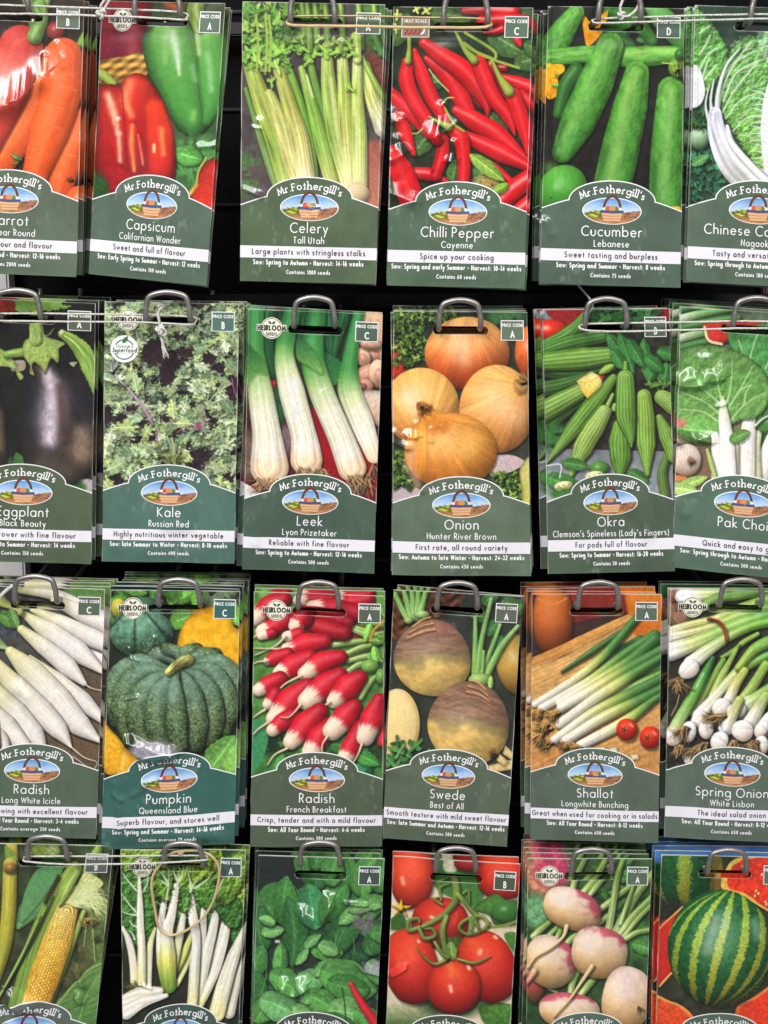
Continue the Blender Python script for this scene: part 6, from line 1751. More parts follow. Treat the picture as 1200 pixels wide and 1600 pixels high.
X = .62
R_ = .31
GLYPH = {
 'a': (.62, [ring(.31, R_, .31, R_), [(.62, X), (.62, 0)]]),
 'b': (.62, [ring(.31, R_, .31, R_), [(0, 1.04), (0, 0)]]),
 'c': (.5, [arc(.31, R_, .31, R_, 48, 312)]),
 'd': (.62, [ring(.31, R_, .31, R_), [(.62, 1.04), (.62, 0)]]),
 'e': (.6, [[(.02, .33), (.6, .33)] + arc(.31, R_, .29, R_, 6, 318)]),
 'f': (.3, [arc(.27, .86, .15, .17, 60, 180) + [(.12, 0)], [(0, X - .02), (.3, X - .02)]]),
 'g': (.62, [ring(.31, R_, .31, R_), [(.62, X), (.62, 0)] + arc(.31, -.05, .31, .26, 0, -150)]),
 'h': (.5, [[(0, 1.04), (0, 0)], [(0, .3)] + arc(.25, .37, .25, .25, 170, 0) + [(.5, 0)]]),
 'i': (.0, [[(0, X), (0, 0)], [(0, .86), (0, .92)]]),
 'j': (.1, [[(.1, X), (.1, -.15)] + arc(0, -.15, .1, .12, 0, -90), [(.1, .86), (.1, .92)]]),
 'k': (.46, [[(0, 1.04), (0, 0)], [(.42, X), (.02, .3), (.46, 0)]]),
 'l': (.0, [[(0, 1.04), (0, 0)]]),
 'm': (.86, [[(0, X), (0, 0)], [(0, .3)] + arc(.215, .38, .215, .24, 170, 0) + [(.43, 0)], [(.43, .3)] + arc(.645, .38, .215, .24, 170, 0) + [(.86, 0)]]),
 'n': (.5, [[(0, X), (0, 0)], [(0, .3)] + arc(.25, .37, .25, .25, 170, 0) + [(.5, 0)]]),
 'o': (.62, [ring(.31, R_, .31, R_)]),
 'p': (.62, [ring(.31, R_, .31, R_), [(0, X), (0, -.34)]]),
 'q': (.62, [ring(.31, R_, .31, R_), [(.62, X), (.62, -.34)]]),
 'r': (.3, [[(0, X), (0, 0)], [(0, .34)] + arc(.22, .36, .22, .26, 170, 62)]),
 's': (.36, [arc(.18, .465, .17, .155, 45, 265) + arc(.18, .155, .18, .155, 85, -140)]),
 't': (.3, [[(.14, .9), (.14, 0)], [(0, X - .02), (.3, X - .02)]]),
 'u': (.5, [[(0, X), (0, .25)] + arc(.25, .25, .25, .25, 180, 360) + [(.5, X)]]),
 'v': (.5, [[(0, X), (.25, 0), (.5, X)]]),
 'w': (.8, [[(0, X), (.2, 0), (.4, X), (.6, 0), (.8, X)]]),
 'x': (.46, [[(0, X), (.46, 0)], [(0, 0), (.46, X)]]),
 'y': (.5, [[(0, X), (.25, .03)], [(.5, X), (.12, -.34)]]),
 'z': (.44, [[(0, X), (.44, X), (0, 0), (.44, 0)]]),
 'A': (.74, [[(0, 0), (.37, 1), (.74, 0)], [(.12, .33), (.62, .33)]]),
 'B': (.48, [[(0, 0), (0, 1), (.2, 1)] + arc(.2, .765, .22, .235, 90, -90) + [(0, .53)], [(.2, .53)] + arc(.2, .265, .28, .265, 90, -90) + [(0, 0)]]),
 'C': (.74, [arc(.48, .5, .48, .5, 50, 310)]),
 'D': (.68, [[(0, 0), (0, 1), (.2, 1)] + arc(.2, .5, .48, .5, 90, -90) + [(0, 0)]]),
 'E': (.42, [[(.42, 1), (0, 1), (0, 0), (.42, 0)], [(0, .52), (.4, .52)]]),
 'F': (.42, [[(.42, 1), (0, 1), (0, 0)], [(0, .52), (.38, .52)]]),
 'G': (.86, [arc(.48, .5, .48, .5, 45, 350) + [(.96, .46), (.54, .46)]]),
 'H': (.6, [[(0, 0), (0, 1)], [(.6, 0), (.6, 1)], [(0, .52), (.6, .52)]]),
 'I': (.0, [[(0, 0), (0, 1)]]),
 'J': (.3, [[(.3, 1), (.3, .2)] + arc(.13, .2, .17, .2, 0, -150)]),
 'K': (.58, [[(0, 0), (0, 1)], [(.54, 1), (.02, .5), (.58, 0)]]),
 'L': (.4, [[(0, 1), (0, 0), (.4, 0)]]),
 'M': (.86, [[(0, 0), (.14, 1), (.43, .1), (.72, 1), (.86, 0)]]),
 'N': (.64, [[(0, 0), (0, 1), (.64, 0), (.64, 1)]]),
 'O': (.98, [ring(.49, .5, .49, .5)]),
 'P': (.46, [[(0, 0), (0, 1), (.2, 1)] + arc(.2, .74, .26, .26, 90, -90) + [(0, .48)]]),
 'Q': (.98, [ring(.49, .5, .49, .5), [(.6, .3), (.92, -.04)]]),
 'R': (.5, [[(0, 0), (0, 1), (.2, 1)] + arc(.2, .74, .26, .26, 90, -90) + [(0, .48)], [(.18, .48), (.5, 0)]]),
 'S': (.5, [arc(.25, .76, .22, .24, 40, 262) + arc(.25, .26, .25, .26, 84, -145)]),
 'T': (.5, [[(0, 1), (.5, 1)], [(.25, 1), (.25, 0)]]),
 'U': (.56, [[(0, 1), (0, .28)] + arc(.28, .28, .28, .28, 180, 360) + [(.56, 1)]]),
 'V': (.66, [[(0, 1), (.33, 0), (.66, 1)]]),
 'W': (1.04, [[(0, 1), (.26, 0), (.52, 1), (.78, 0), (1.04, 1)]]),
 'X': (.6, [[(0, 1), (.6, 0)], [(0, 0), (.6, 1)]]),
 'Y': (.56, [[(0, 1), (.28, .48), (.56, 1)], [(.28, .48), (.28, 0)]]),
 'Z': (.54, [[(0, 1), (.54, 1), (0, 0), (.54, 0)]]),
 '0': (.5, [ring(.25, .5, .25, .5)]), '1': (.2, [[(0, .86), (.2, 1), (.2, 0)]]),
 '2': (.48, [arc(.24, .74, .23, .26, 165, -30) + [(0, 0), (.48, 0)]]),
 '3': (.46, [arc(.22, .76, .2, .24, 140, -90) + arc(.22, .26, .24, .26, 90, -145)]),
 '4': (.52, [[(.4, 0), (.4, 1), (0, .28), (.52, .28)]]),
 '5': (.46, [[(.42, 1), (.12, 1), (.06, .58)] + arc(.2, .32, .26, .32, 110, -140)]),
 '6': (.5, [ring(.25, .28, .25, .28), [(.02, .36), (.34, 1)]]),
 '7': (.46, [[(0, 1), (.46, 1), (.14, 0)]]),
 '8': (.48, [ring(.24, .76, .2, .24), ring(.24, .26, .24, .26)]),
 '9': (.5, [ring(.25, .72, .25, .28), [(.48, .64), (.16, 0)]]),
 '.': (.02, [[(0, .02), (.02, .02)]]), ',': (.05, [[(.05, .04), (0, -.14)]]), ':': (.02, [[(0, .04), (.02, .04)], [(0, .52), (.02, .52)]]),
 '-': (.24, [[(0, .34), (.24, .34)]]), "'": (.02, [[(.02, 1.02), (0, .8)]]), '(': (.16, [arc(.4, .4, .4, .72, 132, 228)]), ')': (.16, [arc(-.24, .4, .4, .72, -48, 48)]),
 '•': (.2, [ring(.1, .42, .07, .07)]), ' ': (.22, []),
}


def lay_text(s, cap, wt, sx=1.0, track=.2, maxw=None, serif=False, slant=0.0):
    """strokes [(closed, points)] in mm with y up, total width; the line weight is wt * cap"""
    def run(sx):
        out, x = [], 0.0
        for ch in s:
            w, st = GLYPH.get(ch, GLYPH[' '])
            for q in st:
                closed = isinstance(q, tuple)
                pts = q[1] if closed else q
                p = []
                for (a, b) in pts:
                    bb = wt / 2 + b * (1 - wt) if 0 <= b <= 1 else b
                    if ch not in ".,:•" and abs(b - X) < .001:
                        bb = X - wt / 2 + .02
                    p.append(((x + a * sx + wt / 2 + slant * b) * cap, bb * cap))
                out.append((closed, p))
                if serif and not closed and ch not in ".'":
                    for (k, f) in ((0, 1), (-1, -2)):
                        dx, dy = p[k][0] - p[f][0], p[k][1] - p[f][1]
                        if abs(dx) < .45 * abs(dy) and not (ch in "trf" and p[k][1] > .3 * cap):
                            r = .13 * cap * sx if p[k][1] < .3 * cap else .0
                            out.append((False, [(p[k][0] - .15 * cap * sx, p[k][1]), (p[k][0] + r, p[k][1])]))
            x += w * sx + wt + track * (.6 + .4 * sx) * (1 if ch != ' ' else .4)
        return out, (x - track) * cap
    o, w = run(sx)
    if maxw and w > maxw:
        o, w = run(sx * maxw / w * .99)
        if w > maxw:
            k = maxw / w
            o = [(c, [(a * k, b) for a, b in p]) for c, p in o]
            w = maxw
    return o, w


class Strokes:
    """flat ribbons on the packet's skin; every stroke a hair above the last"""
    def __init__(self, pk, off):
        self.pk, self.off = pk, off
        self.V, self.F, self.C = [], [], []
        self.lv = 0

    def ribbon(self, pts, hw, col, closed=False):
        q0 = [tuple(pts[0])]
        for a, b in zip(pts, list(pts[1:]) + ([pts[0]] if closed else [])):
            n = max(1, int(math.hypot(b[0] - a[0], b[1] - a[1]) / 1.3))
            q0 += [(a[0] + (b[0] - a[0]) * t / n, a[1] + (b[1] - a[1]) * t / n) for t in range(1, n + 1)]
        p = np.array(q0[:-1] if closed else q0, float)
        m = len(p)
        if m < 2:
            return
        nx = np.roll(p, -1, 0) - p
        pv = p - np.roll(p, 1, 0)
        if not closed:
            nx[-1], pv[0] = pv[-1], nx[0]
            d0, d1 = nx[0] / (np.linalg.norm(nx[0]) + 1e-9), pv[-1] / (np.linalg.norm(pv[-1]) + 1e-9)
            p[0] -= d0 * hw * .5
            p[-1] += d1 * hw * .5
        a = nx / (np.linalg.norm(nx, axis=1)[:, None] + 1e-9)
        b = pv / (np.linalg.norm(pv, axis=1)[:, None] + 1e-9)
        na, nb = np.stack([-a[:, 1], a[:, 0]], 1), np.stack([-b[:, 1], b[:, 0]], 1)
        mt = na + nb
        l = np.linalg.norm(mt, axis=1)[:, None]
        mt = np.where(l > 1e-3, mt / np.maximum(l, 1e-3), na)
        k = 1 / np.maximum((mt * na).sum(1)[:, None], .5)
        o = self.off + (self.lv % 14) * .008
        self.lv += 1
        i0 = len(self.V)
        for q in range(m):
            for s in (1, -1):
                x, y = p[q] + mt[q] * hw * k[q] * s
                self.V.append((x, y, o))
                self.C.append(col)
        for q in range(m if closed else m - 1):
            r = (q + 1) % m
            self.F.append((i0 + 2 * q, i0 + 2 * r, i0 + 2 * r + 1, i0 + 2 * q + 1))

    def fan(self, pts, col, cols=None):
        o = self.off + (self.lv % 30) * .008
        self.lv += 1
        p = np.array(pts, float)
        c = p.mean(0)
        m = len(p)
        nr = max(1, int(np.abs(p - c).max() / 1.2))
        i0 = len(self.V)
        self.V.append((c[0], c[1], o))
        self.C.append(col)
        for r in range(1, nr + 1):
            for (x, y) in c + (p - c) * r / nr:
                self.V.append((x, y, o))
                self.C.append(col)
        for q in range(m):
            w = (q + 1) % m
            self.F.append((i0, i0 + 1 + q, i0 + 1 + w, i0 + 1 + w))
            for r in range(nr - 1):
                a, b = i0 + 1 + r * m, i0 + 1 + (r + 1) * m
                self.F.append((a + q, b + q, b + w, a + w))

    def text(self, s, x, y, cap, wt, col, align='c', arc_r=None, **kw):
        st, w = lay_text(s, cap, wt, **kw)
        x0 = x - w / 2 if align == 'c' else x
        for closed, pts in st:
            if len(pts) == 2:
                (ax, ay), (bx, by) = pts
                pts = [(ax + (bx - ax) * t, ay + (by - ay) * t) for t in (0, .5, 1)]
            if arc_r:
                q = []
                for (a, b) in pts:
                    th = (a - w / 2) / arc_r
                    q.append((x + (arc_r + b) * math.sin(th), y + arc_r - (arc_r + b) * math.cos(th)))
            else:
                q = [(x0 + a, y - b) for a, b in pts]
            self.ribbon(q, wt * cap / 2, col, closed)

    def build(self, name, parent):
        if not self.V:
            return None
        V = np.array(self.V)
        P = self.pk.at(V[:, 0], V[:, 1], V[:, 2])
        return link(name, new_mesh(name, P, clean(self.F), M_INK, np.array(self.C, float) / 255, smooth=True), parent)


# ------------------------------------------------------------------ one packet
SLOT_X, SLOT_Y, SLOT_W, SLOT_R = PW / 2, 11.4, 34.0, 2.55
CREASES = {
 'pumpkin': [([(200, 650), (235, 740), (262, 830), (275, 930)], 1.0, 1.3), ([(320, 660), (370, 600), (390, 570)], 1.0, 1.6), ([(170, 1060), (175, 1230), (230, 1330), (380, 1370), (520, 1410)], 1.6, 3.2),
             ([(525, 1410), (470, 1270), (380, 1130), (280, 1000)], 1.1, 2.2), ([(90, 1640), (120, 1800), (130, 1980)], 1.2, 2.4), ([(350, 1500), (330, 1650), (230, 1720)], .9, 2.0), ([(620, 2090), (760, 2040), (900, 2060)], 1.6, 5.0)],
 'spinach': [([(460, 620), (430, 760), (410, 900), (395, 1080)], .9, 1.3), ([(570, 690), (570, 900), (560, 1230)], .8, 1.1), ([(470, 620), (580, 630), (675, 510)], 2.0, 3.4), ([(300, 1190), (390, 1150), (470, 1200)], 1.8, 3.6),
             ([(240, 950), (240, 1120), (255, 1270)], .6, 1.2), ([(840, 1020), (960, 1000), (1080, 1060)], 1.5, 4.5), ([(790, 520), (980, 545)], 1.0, 3.0), ([(260, 1440), (340, 1500)], 1.2, 3.0)],
 'pak_choi': [([(150, 620), (230, 560), (275, 440)], 1.7, 4.0), ([(340, 440), (380, 560), (430, 520)], 1.2, 3.0), ([(280, 640), (310, 760)], 1.1, 3.0), ([(200, 1010), (240, 1060), (350, 1040)], 1.5, 3.0), ([(60, 1010), (110, 1100)], 1.3, 3.0), ([(80, 1560), (140, 1640)], 1.3, 4.0)],
 'chilli': [([(440, 820), (420, 960), (400, 1100), (380, 1300)], 1.3, 2.6), ([(50, 900), (110, 1150), (190, 1350), (240, 1580)], 1.6, 4.2), ([(545, 1100), (520, 1230), (500, 1380)], 1.2, 2.4), ([(80, 200), (75, 500), (65, 700)], .6, 1.0)],
 'corn': [([(665, 960), (655, 1080), (690, 1230), (665, 1370)], 1.5, 2.2), ([(-40, 1080), (60, 1220), (130, 1380), (110, 1560)], 1.9, 4.2), ([(820, 1300), (780, 1480)], .8, 1.4)],
 'carrot': [([(440, 330), (480, 420), (490, 500)], .8, 2.0), ([(350, 420), (360, 560)], .8, 2.0)],
 'capsicum': [([(270, 950), (285, 1120), (280, 1260)], .9, 2.2)],
 'onion': [([(245, 920), (250, 1150), (250, 1300), (300, 1450)], 1.2, 2.0), ([(365, 960), (370, 1050)], .9, 2.0), ([(80, 1000), (180, 1080)], 1.6, 4.0), ([(380, 1300), (370, 1400)], .8, 2.0)],
 'cucumber': [([(100, 60), (95, 500), (88, 900), (100, 1000), (108, 1500)], .8, .9), ([(60, 1700), (110, 1800)], 1.2, 3.0)],
 'chinese_cabbage': [([(150, 60), (140, 700), (140, 1560)], .9, .9), ([(100, 500), (95, 1400)], .6, .8)],
 'celery': [([(180, 960), (170, 1200), (190, 1500)], .9, 3.0), ([(600, 1640), (640, 1900)], 1.1, 4.0)],
 'kale': [([(80, 460), (200, 600)], 1.2, 4.0), ([(560, 1750), (700, 1760)], 1.2, 5.0), ([(500, 30), (540, 90)], 1.2, 3.0)],
 'okra': [([(92, 100), (90, 700), (100, 1500)], .8, .9), ([(820, 1560), (900, 1800)], 1.2, 6.0)],
 'leek': [([(90, 80), (80, 900)], .6, .9), ([(120, 1700), (140, 1900)], 1.0, 4.0)],
 'white_radish': [([(130, 880), (200, 930)], 1.0, 4.0)],
 'spring_onion': [([(95, 160), (80, 900), (75, 1500)], .7, .9)],
 'watermelon': [([(130, 200), (118, 700), (95, 1560)], .7, .9)],
 'silverbeet': [([(1095, 900), (1060, 1400)], .8, 1.2)],
 'tomato': [([(150, 1000), (140, 1450)], .8, 3.0)],
 'swede': [([(60, 1560), (200, 1600)], 1.0, 5.0)],
}


TENTS = {        # crumpled facets that face up towards the lights: ridge line, reach above it in mm
 'spinach': [([(470, 650), (575, 700), (670, 560)], 10.0), ([(310, 1200), (400, 1240), (475, 1190)], 8.0), ([(930, 1050), (1060, 1090)], 5.0), ([(800, 540), (960, 560)], 3.0), ([(250, 850), (285, 850)], 2.5), ([(420, 1290), (500, 1320)], 3.5)],
 'pumpkin': [([(190, 1340), (340, 1430), (520, 1415)], 8.5), ([(195, 700), (275, 730)], 2.6), ([(320, 665), (395, 610)], 3.2), ([(170, 1010), (260, 990)], 2.5), ([(90, 1720), (150, 1760)], 4.0), ([(300, 1650), (390, 1600)], 3.5)],
 'pak_choi': [([(150, 650), (280, 640)], 10.0), ([(370, 610), (440, 590)], 7.0), ([(220, 1060), (350, 1090)], 5.0), ([(390, 810), (460, 790)], 3.5), ([(60, 1080), (110, 1090)], 5.0)],
 'corn': [([(635, 1120), (690, 1230)], 6.0), ([(640, 1340), (675, 1390)], 5.0), ([(40, 1340), (175, 1420)], 10.0), ([(80, 1560), (130, 1570)], 5.0), ([(-60, 1180), (40, 1230)], 5.0)],
 'chilli': [([(385, 1060), (475, 1010)], 10.0), ([(50, 1240), (140, 1200)], 8.0), ([(60, 1500), (210, 1560)], 9.0), ([(505, 1250), (560, 1240)], 5.0), ([(50, 940), (110, 930)], 6.0)],
 'carrot': [([(-330, 760), (60, 800), (300, 620)], 24.0)],
 'onion': [([(80, 1060), (180, 1110)], 5.0), ([(190, 1020), (250, 1020)], 5.0)],
 'celery': [([(60, 1480), (190, 1540)], 4.0), ([(130, 1000), (190, 1010)], 2.5)],
 'capsicum': [([(900, 1150), (1060, 1130)], 4.0)],
 'tomato': [([(90, 1110), (190, 1050)], 4.0)],
 'kale': [([(80, 600), (190, 640)], 6.0)],
 'silverbeet': [([(250, 1260), (350, 1290)], 2.5)],
}


def signed_dist(px, py, pts):
    d = np.full(np.shape(px), 1e9)
    s = np.ones(np.shape(px))
    p = spline(pts, 5)
    for i in range(len(p) - 1):
        vx, vy = p[i + 1] - p[i]
        t = np.clip(((px - p[i][0]) * vx + (py - p[i][1]) * vy) / (vx * vx + vy * vy + 1e-9), 0, 1)
        q = np.hypot(px - p[i][0] - t * vx, py - p[i][1] - t * vy)
        s = np.where(q < d, np.sign(vx * (py - p[i][1]) - vy * (px - p[i][0])), s)
        d = np.minimum(d, q)
    return d, s


def seg_dist(px, py, pts):
    d = np.full(np.shape(px), 1e9)
    p = spline(pts, 5)
    for i in range(len(p) - 1):
        vx, vy = p[i + 1] - p[i]
        t = np.clip(((px - p[i][0]) * vx + (py - p[i][1]) * vy) / (vx * vx + vy * vy + 1e-9), 0, 1)
        d = np.minimum(d, np.hypot(px - p[i][0] - t * vx, py - p[i][1] - t * vy))
    return d


class Packet:
    def __init__(self, key, idx):
        p = PACKETS[key]
        self.key, self.p, self.seed = key, p, idx + 3
        yd = p.get('y', 0.0)
        self.q = [np.array(unproject(x, y, yd)) for x, y in p['c']]
        mm = [(0, 0), (PW, 0), (PW, PH), (0, PH)]
        h = homog(p['c'], mm)
        ox, oy, sc = p['crop']
        self.cr = []
        for pts, amp, w in CREASES.get(key, []):
            out = []
            for x, y in pts:
                v = h @ np.array((x / sc + ox, y / sc + oy, 1))
                out.append((v[0] / v[2], v[1] / v[2]))
            self.cr.append((out, amp, w))
        self.te = []
        for pts, reach in TENTS.get(key, []):
            out = []
            for x, y in pts:
                v = h @ np.array((x / sc + ox, y / sc + oy, 1))
                out.append((v[0] / v[2], v[1] / v[2]))
            self.te.append((out, reach))
        # tilt shaped so a crumpled facet mirrors the front lamp into the camera
        zc = float(np.mean([q[2] for q in self.q[:2]])) - .05
        el = .5 * (math.atan2(DIST * math.sin(PITCH) - zc, DIST) + math.atan2(1.6 - zc, 2.3))
        self.slope = math.tan(el)
        self.o = np.zeros(3)
        self.o = self.at(SLOT_X, SLOT_Y, 0.0).reshape(3)

    def height(self, x, y):
        u, v = np.clip(x / PW, 0, 1), np.clip(y / PH, 0, 1)
        e = np.minimum(np.minimum(x, PW - x), np.minimum(y - 16, PH - y)) / 9.0
        e = np.clip(e, 0, 1)
        e = e * e * (3 - 2 * e)
        b = self.p.get('bulge', 1.0)
        h = e * (b * np.sin(np.pi * u) * (.4 + .6 * v)) + .5 * b * e * (fbm(x / 16, y / 16, self.seed * 5, 2) - .5)
        h = h + 2.6 * (fbm(x / 70, y / 90, self.seed * 3 + 1, 2) - .5)
        h = h + 1.7 * (vnoise(x / 24 + y / 60, y / 45, self.seed * 7 + 2) - .5)
        for pts, amp, w in self.cr:
            d = seg_dist(x, y, pts)
            n = (.75 + .5 * vnoise(x / 5, y / 5, self.seed + 71)) if w < 5 else 1.0
            h = h + amp * n * np.exp(-(d / w) ** 2)
        for pts, reach in self.te:
            d, s = signed_dist(x, y, pts)
            r = reach * (.75 + .5 * vnoise(x / 6, y / 9, self.seed + 57)) if reach < 20 else reach * (.9 + .2 * vnoise(x / 30, y / 30, self.seed))
            up = np.clip(r - d, 0, 99)
            up = np.sqrt(up * up + .2) - .45
            if reach > 20:
                up = up * up / (2 * reach) * 1.9 * (.7 + .5 * fbm(x / 4, y / 80, self.seed + 5, 2))
            dn = r * np.exp(-(d / (.25 * reach + .5)) ** 2)
            h = h + self.slope * np.where(s < 0, up, np.minimum(dn, np.maximum(r - d * .2, 0)))
        return h

    def at(self, x, y, off):
        x, y = np.asarray(x, float), np.asarray(y, float)
        u, v = (x / PW)[..., None], (y / PH)[..., None]
        a, b, c, d = self.q
        P = (a * (1 - u) + b * u) * (1 - v) + (d * (1 - u) + c * u) * v
        P = P.reshape(-1, 3).copy()
        P[:, 1] -= ((self.height(x, y) + off) * .001).reshape(-1)
        return P - self.o


def slot_sd(x, y):
    dx = np.maximum(np.abs(x - SLOT_X) - (SLOT_W / 2 - SLOT_R), 0)
    return np.hypot(dx, y - SLOT_Y) - SLOT_R


def label_top(x):
    d = np.abs(x - PW / 2)
    r = 25.6
    inner = 115.4 - 12.2 * np.sqrt(np.clip(1 - (d / r) ** 2, 0, 1))
    outer = 115.4 + 5.4 * (np.clip(d - r, 0, 99) / 15.9) ** 1.15
    return np.where(d < r, inner, outer)


def make_pouch(pk, root):
    g = Art(pk.p['c'], *pk.p['crop'], seed=pk.seed)
    globals()['art_' + pk.key](g)
    im = g.finish()
    nx = 201
    xs = np.linspace(0, PW, nx)
    ys = np.concatenate([np.linspace(0, 122, 296), np.linspace(122, PH, 60)[1:]])
    gx, gy = np.meshgrid(xs, ys)
    sd = slot_sd(gx, gy)
    # snap the vertices next to the hanging slot onto its outline
    near = np.abs(sd) < .26
    e = 1e-3
    gdx = (slot_sd(gx + e, gy) - sd) / e
    gdy = (slot_sd(gx, gy + e) - sd) / e
    sx, sy = np.where(near, gx - sd * gdx, gx), np.where(near, gy - sd * gdy, gy)
    # slightly uneven cut edges
    edge = (np.minimum(gx, PW - gx) < .01)
    sx = sx + np.where(edge, (vnoise(gy / 14, gx, pk.seed) - .5) * .5, 0)
    P = pk.at(sx, sy, 0)
    # colour
    fi, fj = np.clip(sy * KPX - .5, 0, g.H - 1.001), np.clip(sx * KPX - .5, 0, g.W - 1.001)
    i0, j0 = fi.astype(int), fj.astype(int)
    a, b = (fi - i0)[..., None], (fj - j0)[..., None]
    i1, j1 = np.minimum(i0 + 1, g.H - 1), np.minimum(j0 + 1, g.W - 1)
    # 3 x 3 box over the samples keeps fine print detail from sparkling
    sm = (im + np.roll(im, 1, 0) + np.roll(im, 1, 1) + np.roll(np.roll(im, 1, 0), 1, 1)) / 4
    im2 = sm
    col = (im2[i0, j0] * (1 - b) + im2[i0, j1] * b) * (1 - a) + (im2[i1, j0] * (1 - b) + im2[i1, j1] * b) * a
    green = np.array(pk.p['green']) / 255 * np.array((.88, .89, .885))
    lab = (gy > label_top(gx) + .25)[..., None]
    col = np.where(lab, green, col)
    # pale cut paper at the edges and round the slot
    rim = np.exp(-np.minimum(np.minimum(sx, PW - sx), sy) / .22) * .75 + np.exp(-np.abs(slot_sd(sx, sy)) / .28) * np.clip((sy - SLOT_Y + 1) / 2, 0, 1) * .9
    rim = np.clip(rim * (.3 + 1.1 * vnoise(sx / 6, sy / 6, pk.seed + 3)), 0, .85)[..., None]
    col = col * (1 - rim) + np.array((.88, .87, .84)) * rim
    n = gx.shape[0]
    idx = np.arange(n * nx).reshape(n, nx)
    F = np.stack([idx[:-1, :-1], idx[1:, :-1], idx[1:, 1:], idx[:-1, 1:]], -1).reshape(-1, 4)
    cx = (sx.ravel()[F]).mean(1)
    cy = (sy.ravel()[F]).mean(1)
    F = F[slot_sd(cx, cy) > 0]
    used = np.zeros(n * nx, bool)
    used[F.ravel()] = True
    remap = np.cumsum(used) - 1
    link("pouch", new_mesh("pouch", P[used], remap[F], M_PRINT, np.clip(col.reshape(-1, 3), 0, 1)[used]), root)
    # back sheet and the closed edges
    th = pk.p.get('thick', 1.1)
    bx, by = np.meshgrid(np.linspace(0, PW, 42), np.linspace(0, PH, 85))
    Pb = pk.at(bx, by, -th)
    m, k = bx.shape
    ib = np.arange(m * k).reshape(m, k)
    Fb = np.stack([ib[:-1, :-1], ib[:-1, 1:], ib[1:, 1:], ib[1:, :-1]], -1).reshape(-1, 4)
    cxb, cyb = bx.ravel()[Fb].mean(1), by.ravel()[Fb].mean(1)
    Fb = Fb[slot_sd(cxb, cyb) > 1.2]
    V, F2 = list(Pb), list(map(tuple, Fb))
    rim_pts = [(x, 0) for x in np.linspace(0, PW, 42)] + [(PW, y) for y in np.linspace(0, PH, 85)[1:]] + [(x, PH) for x in np.linspace(PW, 0, 42)[1:]] + [(0, y) for y in np.linspace(PH, 0, 85)[1:-1]]
    rp = np.array(rim_pts)
    A, B = pk.at(rp[:, 0], rp[:, 1], -.02), pk.at(rp[:, 0], rp[:, 1], -th)
    i0 = len(V)
    V += list(A) + list(B)
    r = len(rp)
    for i in range(r):
        j = (i + 1) % r
        F2.append((i0 + i, i0 + j, i0 + r + j, i0 + r + i))
    link("back_sheet", new_mesh("back_sheet", V, F2, M_PAPER, smooth=False), root)


WHT = (238, 235, 236)
CRM = (232, 228, 208)
DRK = (64, 66, 70)


